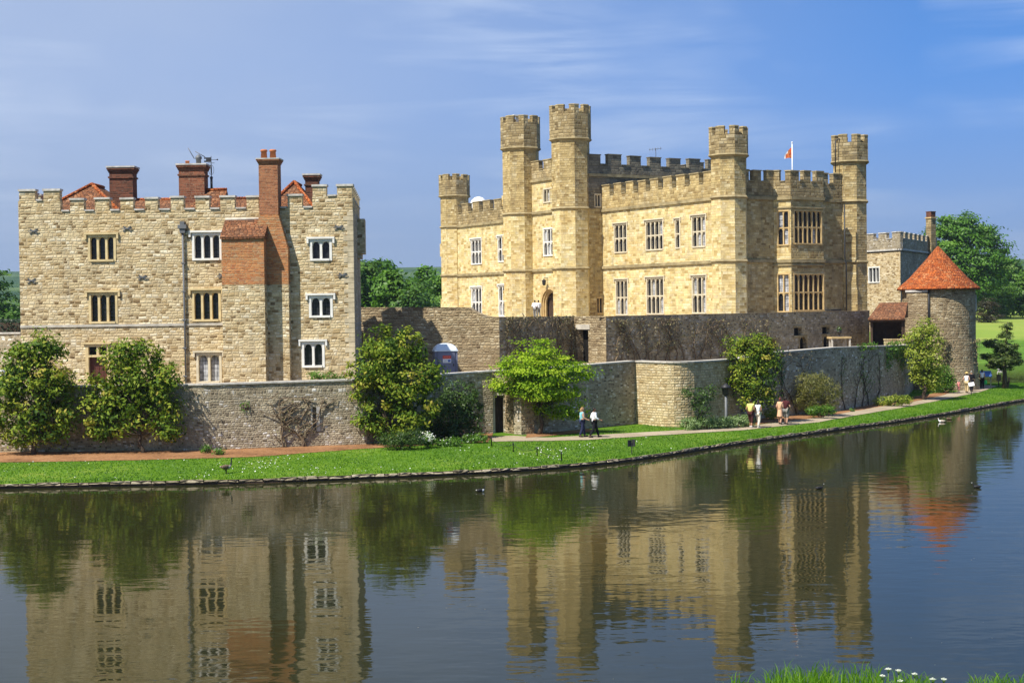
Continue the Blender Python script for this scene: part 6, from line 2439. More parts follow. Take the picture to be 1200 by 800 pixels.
def person(label, pos, face_deg, h=1.72, stride=.2, top='white', legs='black', skin='light', hair='dark', sleeves=.55, leglen=1.0, skirt=None, hat=None, longhair=False, build=1.0, armbend=(.15, .1), shoe='shoe', turn=0.0, arm_out=(0, 0), held=None, female=False, long_top=False, group='people strolling by the moat', swing=.55, arms_up=0.0):
    """walking or standing figure: local +Y is forward"""
    t = thing('person', label, 'person', tuple(pos), group)
    s = h / 1.72
    R = Matrix.Rotation(math.radians(face_deg), 3, 'Z')
    P0 = Vector(pos)
    tr = lambda v: tuple(P0 + R @ (Vector(v) * s))
    sw = .165 if female else .19
    wb = build
    st = stride
    J = {
        'pel': (0, 0, .95), 'sp': (0, .01, 1.13), 'ch': (0, .0, 1.30), 'nb': (0, -.01, 1.43), 'nk': (0, .01, 1.52),
        'hl': (-.09, 0, .90), 'hr': (.09, 0, .90), 'kl': (-.095, st * .55 + .02, .49), 'kr': (.095, -st * .35 + .03, .49),
        'al': (-.09, st, .085), 'ar': (.09, -st - .02, .10), 'tl': (-.1, st + .17, .035), 'tr': (.1, -st + .14, .03),
        'sl': (-sw, -.01, 1.385), 'sr': (sw, -.01, 1.385),
        'el': (-sw - .055 - arm_out[0], -.03 - st * .45 * swing, 1.12), 'er': (sw + .055 + arm_out[1], -.03 + st * .4 * swing, 1.12),
        'wl': (-sw - .05 - arm_out[0] * 1.6, armbend[0] - st * .6 * swing, .90 + armbend[0] * .5), 'wr': (sw + .05 + arm_out[1] * 1.6, armbend[1] + st * .7 * swing, .90 + armbend[1] * .5),
    }
    for w, e, m in (('wl', 'el', -1), ('wr', 'er', 1)):
        e_, w_ = Vector(J[e]), Vector(J[w])
        J[w.replace('w', 'p')] = tuple(w_ + (w_ - e_).normalized() * .085)
    rad = {'pel': .125 * wb, 'sp': .115 * wb, 'ch': .13 * wb, 'nb': .07, 'nk': .052, 'hl': .088 * wb, 'hr': .088 * wb, 'kl': .056, 'kr': .056, 'al': .037, 'ar': .037, 'tl': .032, 'tr': .032, 'sl': .062 * wb, 'sr': .062 * wb, 'el': .04, 'er': .04,
           'wl': .028, 'wr': .028, 'pl': .033, 'pr': .033}
    E = [('pel', 'sp'), ('sp', 'ch'), ('ch', 'nb'), ('nb', 'nk'), ('pel', 'hl'), ('pel', 'hr'), ('hl', 'kl'), ('hr', 'kr'), ('kl', 'al'), ('kr', 'ar'), ('al', 'tl'), ('ar', 'tr'), ('ch', 'sl'), ('ch', 'sr'), ('sl', 'el'), ('sr', 'er'), ('el', 'wl'), ('er', 'wr'), ('wl', 'pl'), ('wr', 'pr')]
    names = list(J)
    ix = {n: i for i, n in enumerate(names)}
    vs, fs = skin_bake([J[n] for n in names], [(ix[a], ix[b]) for a, b in E], [rad[n] for n in names])
    b = MB()
    b.raw([tr(v) for v in vs], fs, 0, True)
    # head with jaw, nose and ears on the same figure
    hc = Vector((0, .025, 1.615))
    Rt = Matrix.Rotation(math.radians(turn), 3, 'Z')
    hv, hf = MB(), None
    hv.ball((0, 0, 0), .074, .094, .112, 14, 10)
    hv.v = [(x * (1 - .25 * max(0, -z / .11)), y * (1 - .12 * max(0, -z / .11)) + .012 * max(0, -z / .11), z) for x, y, z in hv.v]
    hv.ball((0, .095, -.012), .013, .02, .024, 8, 6)
    for sx in (-1, 1):
        hv.ball((sx * .075, -.005, -.01), .012, .022, .032, 8, 6)
    hv.ball((0, .085, -.055), .022, .008, .007, 8, 5, 1)
    for sx in (-1, 1):
        hv.ball((sx * .03, .083, .012), .012, .008, .008, 8, 5, 1)
    b.raw([tr(hc + Rt @ Vector(v)) for v in hv.v], hv.f, 0, True)
    for i in range(len(hv.f)):
        b.m[len(b.f) - len(hv.f) + i] = hv.m[i]
    # fingers, unequal and gently curled, thumb to the side
    for p, w, m in (('pl', 'wl', -1), ('pr', 'wr', 1)):
        pv, wv_ = Vector(J[p]), Vector(J[w])
        d = (pv - wv_).normalized()
        fwd = Vector((0, 1, 0)) - d * d.y
        fwd.normalize()
        side = d.cross(fwd)
        inw = Vector((-m, 0, 0))
        for k, ln_ in enumerate((.062, .074, .07, .055)):
            a0 = pv + fwd * (.026 - .017 * k) - d * .01
            b.tube([tr(a0), tr(a0 + d * ln_ * .5 + inw * .006), tr(a0 + d * ln_ * .9 + inw * .026)], [.0095 * s, .009 * s, .007 * s], 6)
        a0 = wv_ + d * .035 + fwd * .025
        b.tube([tr(a0), tr(a0 + d * .025 + fwd * .03), tr(a0 + d * .06 + fwd * .034 + inw * .01)], [.012 * s, .011 * s, .008 * s], 6)
    bo = b.build('body', [SKIN[skin], HAIR['dark']], t)
    g = .016
    # shirt
    def garment(name, mat, nodes, extra=()):
        ids = {n: i for i, n in enumerate(nodes)}
        ed = [(ids[a], ids[b_]) for a, b_ in extra]
        v_, f_ = skin_bake([nodes[n][0] for n in nodes], ed, [nodes[n][1] for n in nodes])
        q = MB()
        q.raw([tr(v) for v in v_], f_, 0, True)
        return q.build(name, CLOTH[mat], t)
    lerp = lambda a, b_, u: tuple(Vector(J[a]).lerp(Vector(J[b_]), u))
    nodes = {'pel': ((0, 0, .89 if not long_top else .80), (.158 if not long_top else .165) * wb), 'sp': (J['sp'], .128 * wb), 'ch': (J['ch'], .142 * wb), 'nb': (J['nb'], .098), 'sl': (J['sl'], .078 * wb), 'sr': (J['sr'], .078 * wb)}
    ed = [('pel', 'sp'), ('sp', 'ch'), ('ch', 'nb'), ('ch', 'sl'), ('ch', 'sr')]
    if sleeves > 0:
        u = min(sleeves, 1)
        nodes['el'] = (lerp('sl', 'el', u), .058)
        nodes['er'] = (lerp('sr', 'er', u), .058)
        ed += [('sl', 'el'), ('sr', 'er')]
        if sleeves > 1:
            nodes['wl'] = (lerp('el', 'wl', sleeves - 1), .045)
            nodes['wr'] = (lerp('er', 'wr', sleeves - 1), .045)
            ed += [('el', 'wl'), ('er', 'wr')]
    garment('shirt', top, nodes, ed)
    if skirt:
        zb = skirt
        q = MB()
        rows = []
        for i in range(8):
            u = i / 7
            z = 1.06 * (1 - u) + zb * u
            cyv = (st * .25) * 0
            rows.append([tr((math.cos(a) * (.125 + .07 * u) * wb, math.sin(a) * (.10 + .06 * u + abs(st) * .55 * u) * wb, z + .01 * math.sin(a * 6) * u)) for a in np.linspace(0, 2 * math.pi, 20, endpoint=False)])
        for i in range(7):
            for j in range(20):
                q.face([rows[i][j], rows[i][(j + 1) % 20], rows[i + 1][(j + 1) % 20], rows[i + 1][j]], 0, True)
        q.build('skirt', CLOTH[legs], t)
    else:
        u = leglen
        nodes = {'pel': ((0, 0, .93), .118 * wb), 'hl': (J['hl'], .098 * wb), 'hr': (J['hr'], .098 * wb), 'kl': (lerp('hl', 'kl', min(1, u * 2)), .073 * wb), 'kr': (lerp('hr', 'kr', min(1, u * 2)), .073 * wb)}
        ed = [('pel', 'hl'), ('pel', 'hr'), ('hl', 'kl'), ('hr', 'kr')]
        if u > .52:
            nodes['al'] = (lerp('kl', 'al', (u - .5) * 2), .06)
            nodes['ar'] = (lerp('kr', 'ar', (u - .5) * 2), .06)
            ed += [('kl', 'al'), ('kr', 'ar')]
        garment('trousers' if u > .6 else 'shorts', legs, nodes, ed)
    for a, to in (('al', 'tl'), ('ar', 'tr')):
        q = MB()
        A_, T_ = Vector(J[a]), Vector(J[to])
        q.tube([tr(A_ + Vector((0, -.06, -.05))), tr(A_ + Vector((0, -.01, -.03))), tr(T_ + Vector((0, -.04, .012))), tr(T_ + Vector((0, .05, .004)))], [.035 * s, .047 * s, .045 * s, .025 * s], 8)
        q.build('shoe', CLOTH[shoe], t)
    # hair
    q = MB()
    q.ball((0, -.014, .022), .083, .098, .106, 14, 10)
    q.v = [(x, y - (.012 if z < 0 else 0), z) for x, y, z in q.v]
    kv = [(x, y, z) if y < .045 or z > .06 else (x, .045, max(z, .06)) for x, y, z in q.v]
    kv = [(x, y, max(z, -.06 if y < 0.02 else .02)) for x, y, z in kv]
    q.v = kv
    if longhair:
        q.tube([(0, -.05, .03), (0, -.085, -.06), (0, -.085, -.16), (0, -.075, -.23)], [.075, .075, .065, .03], 10)
    ho = MB()
    ho.raw([tr(hc + Rt @ Vector(v)) for v in q.v], q.f, 0, True)
    ho.build('hair', HAIR[hair], t)
    if hat:
        q = MB()
        q.lathe((0, 0, 0), [(.2, .055), (.205, .062), (.1, .075), (.098, .13), (.07, .165), (.01, .17)], 18)
        ho = MB()
        ho.raw([tr(hc + Vector(v)) for v in q.v], q.f, 0, True)
        ho.build('hat', CLOTH[hat], t)
    return t, tr, J


def at_path(px, py):
    p = gpt(px, py)
    return Vector((p.x, p.y, p.z + .025))


person('person in turquoise top and dark jeans walking in the tree shade, seen from behind', at_path(682.5, 512.3), -72, 1.70, .17, 'turquoise', 'denim', hair='blond', sleeves=.4, longhair=True, female=True, turn=-10, armbend=(.22, .2))
person('person in long loose white shirt and black trousers striding along the path', at_path(696.5, 512.8), -72, 1.70, .30, 'white', 'black', skin='tan', sleeves=1.6, long_top=True, armbend=(.2, .2))
person('person in yellow shirt and dark cropped trousers walking away beside a white dressed companion', at_path(880, 501.5), -35, 1.74, .10, 'yellow', 'brown', skin='tan', hair='dark', leglen=.8, shoe='paleshoe', build=1.08, arm_out=(.03, .0))
person('person in white blouse and long white trousers with dark shoulder length hair', at_path(888.8, 501.8), -40, 1.68, .16, 'white', 'cream', skin='tan', longhair=True, female=True, sleeves=.5, shoe='paleshoe')
person('person in short peach dress walking close beside a dark shirted companion', at_path(914.2, 497.8), -32, 1.68, .12, 'peach', 'peach', hair='red', skirt=.52, female=True, sleeves=.35)
person('person in dark maroon shirt and long grey shorts on the path', at_path(921.2, 498.2), -32, 1.76, .08, 'maroon', 'grey', hair='dark', leglen=.62, build=1.15, sleeves=.7, arm_out=(.03, .03))
person('small child in pink and white clothes holding hands beside the hatted walker', at_path(1123.5, 460.2), -30, 1.02, .08, 'pink', 'pink', hair='grey', skirt=.5, female=True, sleeves=.3, shoe='paleshoe')
person('person in wide straw hat, white top and khaki trousers near the round tower', at_path(1133, 460.8), -32, 1.70, .10, 'white', 'khaki', hair='brown', hat='straw', sleeves=.3, female=True, build=1.12, arm_out=(.09, .02))
person('person in black clothes half hidden behind the straw hat', at_path(1138.5, 459), -30, 1.74, .10, 'black', 'black', hair='grey', sleeves=1.3)
t, tr, J = person('person in white top and black trousers carrying a green bag near the blue panel', at_path(1151, 455.6), -20, 1.66, .07, 'white', 'black', hair='dark', sleeves=.4, female=True, build=1.15, longhair=False)
b = MB()
hp = Vector(tr(J['pr']))
b.box((hp.x + .04, hp.y, hp.z - .3), .28, .14, .34, .3)
b.tube([(hp.x - .04, hp.y, hp.z - .14), (hp.x, hp.y, hp.z - .03), (hp.x + .08, hp.y, hp.z - .14)], .012, 5)
tag(b.build('shopping_bag', CLOTH['green'], None, (hp.x, hp.y, hp.z - .47)), 'green carrier bag hanging from the hand of the white topped walker', 'bag')
# two visitors on the forecourt, one behind the wall at far left
for px, d, lab in ((626.8, -20, 'person in white on the castle forecourt left of the arched entrance, left of a pair'), (631.3, 30, 'person in white on the castle forecourt before the arched entrance, right of a pair')):
    q = at(px, 370, 137)
    person(lab, (q.x, q.y, 7.15), d, 1.62, .08, 'white', 'grey', sleeves=1.2, group='visitors on the castle forecourt')
q = at(4, 450, 82.5)
person('person in a white shirt behind the moat wall at the far left edge', (q.x, q.y, 3.6), 90, 1.68, .1, 'white', 'grey', sleeves=.5, group='visitors inside the moat wall')

# ================================================================== small things
# lamp post by the bastion
p = gpt(851, 498.5)
zt = at(851, 449, p.y).z
lp_ = thing('lamp_post', 'dark lamp post with a capped lantern at the corner of the bastion', 'lamp post', tuple(p))
b = MB()
b.lathe(tuple(p), [(.13, -.05), (.12, .5), (.085, .6), (.08, zt - p.z - .75)], 12)
b.build('post', M['lead'], lp_)
b = MB()
b.lathe((p.x, p.y, zt - .78), [(.1, 0), (.2, .1), (.25, .45), (.34, .5), (.3, .6), (.12, .72), (.03, .8)], 12)
b.build('lantern', M['iron'], lp_)
# black double-sided notice on the lawn
p = gpt(740.5, 532.5)
nt = thing('lawn_notice', 'small black notice board on a stake on the lawn edge, turned sideways', 'sign', tuple(p))
b = MB()
b.box((p.x, p.y, p.z + .28), .045, .045, .65)
b.build('stake', M['iron'], nt)
b = MB()
b.box((p.x - .11, p.y, p.z + .58), .24, .03, .34, .55)
b.box((p.x + .09, p.y - .03, p.z + .6), .2, .03, .36, -.75)
b.build('board', M['iron'], nt)
# rope barrier
posts = []
for i, (px, py, lab) in enumerate([(576, 522.5, 'first black barrier post beside the path by the doorway'), (601.5, 529.5, 'second black barrier post on the lawn, below the doorway'), (629.5, 536, 'third black barrier post, under the lime green tree'), (658, 541.5, 'last black barrier post nearest the bank edging')]):
    p = gpt(px, py)
    t = thing('barrier_post', lab, 'post', tuple(p), 'barrier posts on the lawn')
    b = MB()
    b.lathe(tuple(p), [(.032, -.05), (.03, .42), (.038, .43), (.038, .46), (.01, .5)], 8)
    b.build('post', M['iron'], t)
    posts.append(p)
b = MB()
for a, c in zip(posts, posts[1:]):
    b.tube([a.lerp(c, u) + Vector((0, 0, .40 - .22 * 4 * u * (1 - u))) for u in np.linspace(0, 1, 9)], .012, 4)
tag(b.build('barrier_rope', M['iron'], None, tuple(posts[0])), 'thin black rope sagging between the barrier posts on the lawn', 'rope')
# information panels near the round tower
p = gpt(1156, 455)
s_ = thing('information_panel', 'blue information panel on two legs behind the walkers near the conifer', 'sign', tuple(p))
bl = plain('blue_panel', (0.10, 0.20, 0.52), .4)
zt, zb = at(1156, 434.5, p.y).z, at(1156, 441, p.y).z
x0, x1 = at(1148.5, 440, p.y).x, at(1162, 440, p.y).x
b = MB()
b.raw([(x0, p.y - .15, zb), (x1, p.y - .15, zb), (x1, p.y + .15, zt), (x0, p.y + .15, zt), (x0, p.y - .11, zb - .05), (x1, p.y - .11, zb - .05), (x1, p.y + .19, zt - .05), (x0, p.y + .19, zt - .05)], [(0, 1, 2, 3), (7, 6, 5, 4), (0, 4, 5, 1), (1, 5, 6, 2), (2, 6, 7, 3), (3, 7, 4, 0)])
b.build('board', bl, s_)
for x in (x0 + .06, x1 - .06):
    b = MB()
    b.box((x, p.y + .03, (p.z + zb) / 2), .06, .06, zb - p.z + .1)
    b.build('leg', M['lead'], s_)
p = gpt(1138.3, 463)
s_ = thing('lectern_sign', 'small white tilted sign board on a single thin post in front of the walkers', 'sign', tuple(p))
zt = at(1138, 451, p.y).z
b = MB()
b.box((p.x, p.y, (p.z + zt) / 2), .05, .05, zt - p.z)
b.build('post', M['iron'], s_)
b = MB()
w = .22
b.raw([(p.x - w, p.y - .12, zt - .1), (p.x + w, p.y - .16, zt - .03), (p.x + w + .02, p.y + .15, zt + .24), (p.x - w + .02, p.y + .18, zt + .17), (p.x - w, p.y - .1, zt - .13), (p.x + w, p.y - .14, zt - .06), (p.x + w + .02, p.y + .17, zt + .21), (p.x - w + .02, p.y + .2, zt + .14)],
      [(0, 1, 2, 3), (7, 6, 5, 4), (0, 4, 5, 1), (1, 5, 6, 2), (2, 6, 7, 3), (3, 7, 4, 0)])
b.build('board', M['white'], s_)
p = gpt(1170.3, 452.8)
s_ = thing('wooden_sign', 'small brown wooden board on a short post beside the conifer trunk', 'sign', tuple(p))
zt = at(1170, 438.5, p.y).z
b = MB()
b.box((p.x, p.y, (p.z + zt) / 2), .07, .07, zt - p.z)
b.build('post', M['wood'], s_)
b = MB()
b.box((p.x, p.y - .05, zt - .3), .42, .04, .55, .15)
b.build('board', M['wood_lt'], s_)

# portable toilet
pc = at(522, 437, 90.5)
pt = thing('portable_toilet', 'blue grey portable toilet with white domed roof and red and white door notice', 'toilet', (pc.x, pc.y, 3.6))
navy = plain('blue_grey_plastic', (0.13, 0.14, 0.21), .45, .4, var=.06)
navy2 = plain('blue_grey_door_plastic', (0.16, 0.17, 0.25), .45, .4, var=.06)
xl, xr = at(507.8, 420, 90).x, at(534.2, 420, 90).x
w = xr - xl
yf = 90.0
cx_ = (xl + xr) / 2
zt = at(521, 411, yf).z
dp = 1.25
b = MB()
rz_ = math.radians(9)
ca, sa = math.cos(rz_), math.sin(rz_)
L_ = lambda x, y, z: (cx_ + ca * x - sa * y, yf + .65 + sa * x + ca * y, z)
def lbox(mb, x0, x1, y0, y1, z0, z1, m=0):
    v = [L_(x, y, z) for z in (z0, z1) for x, y in ((x0, y0), (x1, y0), (x1, y1), (x0, y1))]
    mb.raw(v, [(0, 3, 2, 1), (4, 5, 6, 7), (0, 1, 5, 4), (1, 2, 6, 5), (2, 3, 7, 6), (3, 0, 4, 7)], m)
hw_ = w / 2 - .02
lbox(b, -hw_, hw_, -.62, .62, 3.72, zt)
for x in (-hw_ - .03, hw_ - .07):
    lbox(b, x, x + .1, -.66, -.56, 3.7, zt)
    lbox(b, x, x + .1, .56, .66, 3.7, zt)
for y in np.linspace(-.4, .4, 5):
    lbox(b, hw_, hw_ + .02, y - .05, y + .05, 3.8, zt - .1)
lbox(b, -hw_ - .04, hw_ + .04, -.68, .68, 3.6, 3.72)
b.build('cabin', navy, pt)
b = MB()
lbox(b, -hw_ + .17, hw_ - .15, -.67, -.625, 3.78, zt - .06)
lbox(b, -hw_ + .25, hw_ - .23, -.685, -.672, 3.9, 4.55)
lbox(b, -hw_ + .25, hw_ - .23, -.685, -.672, zt - .95, zt - .14)
dr_o = b.build('door', navy2, pt)
b = MB()
lbox(b, hw_ - .25, hw_ - .2, -.72, -.674, 4.6, 4.75)
b.build('handle', M['iron'], dr_o)
b = MB()
k_ = 90 / FPX
sx0, sx1 = -.0 - 4.2 * k_, 0 + 5.6 * k_
z1_, zm_, z0_ = at(521, 416.5, 90).z, at(521, 420.4, 90).z, at(521, 425, 90).z
lbox(b, sx0, sx1, -.70, -.688, z0_, zm_, 0)
lbox(b, sx0, sx1, -.70, -.688, zm_ + .002, z1_, 1)
lbox(b, sx1 - .20, sx1 - .04, -.708, -.701, z0_ + .05, zm_ - .05, 2)
for i in range(3):
    lbox(b, sx0 + .05, sx0 + .24, -.708, -.701, z0_ + .04 + i * .06, z0_ + .062 + i * .06, 3)
for i in range(4):
    lbox(b, sx0 + .06 + i * .1, sx0 + .125 + i * .1, -.708, -.701, zm_ + .06, z1_ - .06, 4)
b.build('notice', [M['white'], plain('red_print', (0.62, 0.07, 0.04), .5), plain('blue_print', (0.08, 0.14, 0.42), .5), plain('grey_print', (0.5, 0.52, 0.56), .5), plain('pale_red_print', (0.68, 0.2, 0.15), .5)], dr_o)
b = MB()
N_ = 14
def rf_(i, j):
    u, v = -1 + 2 * i / N_, -1 + 2 * j / 8
    hz = .40 * max(0, (1 - abs(u) ** 2.6)) ** .6 * max(0, 1 - abs(v) ** 4) ** .5
    return L_(u * (hw_ + .05), v * .70, zt + .05 + hz)
for i in range(N_):
    for j in range(8):
        b.face([rf_(i, j), rf_(i + 1, j), rf_(i + 1, j + 1), rf_(i, j + 1)], 0, True)
lbox(b, -hw_ - .06, hw_ + .06, -.71, .71, zt - .03, zt + .05)
roof_m = plain('translucent_white_roof', (0.66, 0.72, 0.78), .4, .4, var=.03)
b.build('roof', roof_m, pt)

# pale garden table and urn behind the right wall
p = at(985, 404, 113.0)
tb_ = thing('garden_table', 'long pale topped garden table standing against the dark terrace wall', 'table', (p.x, p.y, 4.35))
zt = at(985, 395.5, 113).z
b = MB()
x0, x1 = at(974, 395, 113).x, at(998.5, 395, 113).x
b.prism([(x0, 112.8), (x1, 113.2), (x1 - .2, 114.0), (x0 - .2, 113.6)], zt - .07, zt + .06)
b.build('tabletop', M['tan_frame'], tb_)
for x, y in ((x0 + .06, 112.95), (x1 - .12, 113.28), (x0, 113.5), (x1 - .3, 113.85)):
    b = MB()
    b.box((x, y, (4.35 + zt - .07) / 2), .12, .12, zt - .07 - 4.35)
    b.build('leg', M['trim'], tb_)
pq = at(983.5, 394, 113.5)
ur = thing('garden_urn', 'small dark urn with a plant standing on the pale garden table', 'urn', (pq.x, pq.y, zt + .06))
b = MB()
b.lathe((pq.x, pq.y, zt + .06), [(.14, 0), (.06, .06), (.08, .14), (.2, .34), (.22, .42), (.16, .43)], 12)
b.build('urn', M['iron'], ur)
P, Nn, T = crown_pts([(pq.x, pq.y, zt + .62, .18, .18, .18)], 24, 8, .1)
leaf_mesh('plant', P, Nn, .1, .6, T, LEAF['dark'], ur)
P, Nn, T = crown_pts([(pq.x - .04, pq.y - .12, zt + .72, .06, .06, .06)], 5, 3, .05)
leaf_mesh('blossom', P, Nn, .09, .9, T, LEAF['white'], ur)


# ================================================================== water birds
BIRD = {'brown': plain('brown_feathers', (0.12, 0.08, 0.05), .8, var=.3, scale=9), 'pale': plain('pale_feathers', (0.45, 0.38, 0.30), .8), 'black': plain('black_feathers', (0.012, 0.012, 0.013), .6), 'white': plain('white_feathers', (0.78, 0.77, 0.73), .8, var=.04),
        'bill': plain('orange_bill', (0.45, 0.18, 0.04), .5)}


def bird(name, label, pos, face_deg, L=.5, afloat=True, cols=('black', 'black', 'black'), neck=.2, leg=.0, bill='white', group=None):
    """body, wings, curved neck, head and bill; local +Y forward"""
    t = thing(name, label, 'bird', tuple(pos), group)
    R = Matrix.Rotation(math.radians(face_deg), 3, 'Z')
    P0 = Vector(pos)
    tr = lambda v: tuple(P0 + R @ Vector(v))
    zb = leg + L * .17 - (.05 * L if afloat else 0)
    nodes = [(0, -L * .5, zb + L * .10), (0, -L * .3, zb + L * .04), (0, 0, zb), (0, L * .25, zb + L * .02), (0, L * .38, zb + L * .12), (0, L * .43, zb + L * .12 + neck * .5), (0, L * .43, zb + L * .12 + neck), (0, L * .5, zb + L * .14 + neck)]
    rad = [L * .03, L * .12, L * .19, L * .16, L * .085, L * .05, L * .055, L * .05]
    v_, f_ = skin_bake(nodes, [(i, i + 1) for i in range(7)], rad, root=2, wide=1.1)
    b = MB()
    b.raw([tr(v) for v in v_], f_, 0, True)
    zn = zb + L * .15
    for i, f in enumerate(b.f):
        c = R.transposed() @ (sum((Vector(b.v[k]) for k in f), Vector()) / len(f) - P0)
        b.m[i] = 1 if (c.z > zn and c.y > L * .3) else (2 if (c.y > L * .12 and c.z < zn) or c.y < -L * .42 else 0)
    b.build('body', [BIRD[cols[0]], BIRD[cols[1]], BIRD[cols[2]]], t)
    for sx in (-1, 1):
        w = MB()
        Rw = Matrix.Rotation(.12, 3, 'X')
        w.ball((0, 0, 0), L * .05, L * .3, L * .13, 10, 8)
        q = MB()
        q.raw([tr(Vector((sx * L * .16, -L * .1, zb + L * .05)) + Rw @ Vector(v)) for v in w.v], w.f, 0, True)
        q.build('wing', BIRD[cols[0]], t)
    q = MB()
    hd = Vector((0, L * .5, zb + L * .14 + neck))
    q.tube([tr(hd + Vector((0, L * .02, 0))), tr(hd + Vector((0, L * .13, -L * .02)))], [L * .03, L * .012], 6)
    q.build('bill', BIRD[bill] if bill in BIRD else M['iron'], t)
    if leg > 0:
        for sx in (-1, 1):
            q = MB()
            q.tube([tr((sx * L * .09, 0, zb - L * .1)), tr((sx * L * .09, L * .02, .02))], [L * .035, L * .02], 6)
            q.tube([tr((sx * L * .09, -L * .02, .012)), tr((sx * L * .1, L * .14, .012))], [L * .02, L * .03], 5)
            q.build('leg', BIRD['black'], t)
    return t


p = gpt(265, 557)
bird('goose', 'brown goose with a black neck standing on the lawn near the water', p, -60, .62, False, ('brown', 'black', 'pale'), .34, .2, 'black')
wp = lambda px, py: Vector((*gnd(px, py, 0)[:2], 0))
bird('duck', 'black and white duck swimming close to the bank edging', wp(563, 576), -70, .42, True, ('black', 'black', 'white'), .12, 0, 'black')
bird('coot', 'small black water bird alone on the open water in the middle right', wp(960, 573), -80, .38, True, ('black', 'black', 'black'), .13)
bird('coot', 'small black water bird furthest right on the open water', wp(1145, 571.5), 80, .38, True, ('black', 'black', 'black'), .13)
bird('duck', 'white fronted duck swimming below the bank near the round tower reflection, left of a pair', wp(1103.5, 494.5), 80, .48, True, ('pale', 'white', 'white'), .14, 0, 'bill')
bird('duck', 'dark duck swimming just right of the white fronted duck', wp(1112, 491.5), 75, .45, True, ('brown', 'black', 'brown'), .14, 0, 'black')
bird('swan', 'white swan far off on the lake behind the conifer', wp(1172, 433.5), 85, .75, True, ('white', 'white', 'white'), .33, 0, 'bill')

# ================================================================== ground cover
# daisies on the lawn: white heads in drifts
n = 6500
L_front = np.array(resample(shore_front, .25))
k = rng.integers(0, len(L_front) - 1, n)
tg = L_front[np.minimum(k + 1, len(L_front) - 1)] - L_front[k]
tg /= np.linalg.norm(tg, axis=1, keepdims=True) + 1e-9
dd = rng.uniform(.3, 7.5, n)
jt = rng.uniform(-.3, .3, n)
X = L_front[k, 0] - tg[:, 1] * dd + tg[:, 0] * jt
Y = L_front[k, 1] + tg[:, 0] * dd + tg[:, 1] * jt
keep = (vnoise(X, Y, 1.1, 31) * .7 + .6 * vnoise(X, Y, .35, 32) + rng.normal(0, .22, len(X)) > .34 + .35 * np.clip((X - 2) / 12, 0, 1)) & (X > -60) & (X < 40)
X, Y = X[keep], Y[keep]


def blocked(px, py):
    """under the wall line or on path / mulch"""
    d, _, _ = poly_dist(px, py, ISLAND)
    return d < .4


def in_strip(px, py):
    out = np.zeros(px.shape, bool)
    for o in [o for o in bpy.data.objects if o.name.startswith(('path', 'planting_bed'))]:
        me = o.data
        co = np.zeros(len(me.vertices) * 3)
        me.vertices.foreach_get('co', co)
        co = co.reshape(-1, 3, )[:, :2]
        m = len(co) // 5
        g = co.reshape(m, 5, 2)
        ring = np.concatenate([g[:, 0], g[::-1, 4]])
        sdist, _, _ = poly_dist(px, py, [tuple(q) for q in ring[::2]])
        out |= sdist > -.05
    return out


ok = ~blocked(X, Y) & ~in_strip(X, Y)
X, Y = X[ok], Y[ok]
Zg = g_of(poly_dist(X, Y, ISLAND)[0]) + .05
o = leaf_mesh('daisies', np.column_stack([X, Y, Zg]), np.tile([0., -.5, 1.], (len(X), 1)) + rng.normal(0, .3, (len(X), 3)), rng.uniform(.035, .085, len(X)), 1.0, rng.random(len(X)), LEAF['white'])
kind(o, 'stuff')
# short grass blades over the lawn strip
n = 90000
k = rng.integers(0, len(L_front) - 1, n)
tg = L_front[np.minimum(k + 1, len(L_front) - 1)] - L_front[k]
tg /= np.linalg.norm(tg, axis=1, keepdims=True) + 1e-9
dd = rng.uniform(.03, 1, n) ** 1.3 * 8.5
jt = rng.uniform(-.3, .3, n)
X = L_front[k, 0] - tg[:, 1] * dd + tg[:, 0] * jt
Y = L_front[k, 1] + tg[:, 0] * dd + tg[:, 1] * jt
ok = (X > -45) & (X < 50) & ~in_strip(X, Y)
X, Y, dd = X[ok], Y[ok], dd[ok]
Zg = g_of(poly_dist(X, Y, ISLAND)[0])
m = len(X)
hgt = rng.uniform(.03, .085, m) * (1 + 1.2 * (dd < .35))
wv_ = rng.uniform(.012, .03, m)
lean = rng.normal(0, .04, (m, 2))
v = np.empty((m, 3, 3))
v[:, 0] = np.column_stack([X - wv_, Y, Zg])
v[:, 1] = np.column_stack([X + wv_, Y + rng.normal(0, .015, m), Zg])
v[:, 2] = np.column_stack([X + lean[:, 0], Y + lean[:, 1], Zg + hgt])


def tri_mesh(name, v, tint, mat):
    n = len(v)
    me = bpy.data.meshes.new(name)
    me.vertices.add(n * 3)
    me.vertices.foreach_set('co', v.reshape(-1))
    me.loops.add(n * 3)
    me.loops.foreach_set('vertex_index', np.arange(n * 3, dtype=np.int32))
    me.polygons.add(n)
    me.polygons.foreach_set('loop_start', np.arange(0, n * 3, 3, dtype=np.int32))
    me.update(calc_edges=True)
    a = me.attributes.new('tint', 'FLOAT', 'POINT')
    a.data.foreach_set('value', np.repeat(np.clip(tint, 0, 1), 3).astype(np.float32))
    me.materials.append(mat)
    o = bpy.data.objects.new(name, me)
    COL.objects.link(o)
    return o


kind(tri_mesh('grass', v, np.clip(.38 + .35 * vnoise(X, Y, .9, 17) + .4 * vnoise(X, Y, .25, 19) + rng.normal(0, .14, m), 0, 1), LEAF['grass']), 'stuff')

# near bank: tall grass and cow parsley at the photographer's feet
def bank_z(x, y):
    return float(terrain(np.array([x]), np.array([y]))[0])


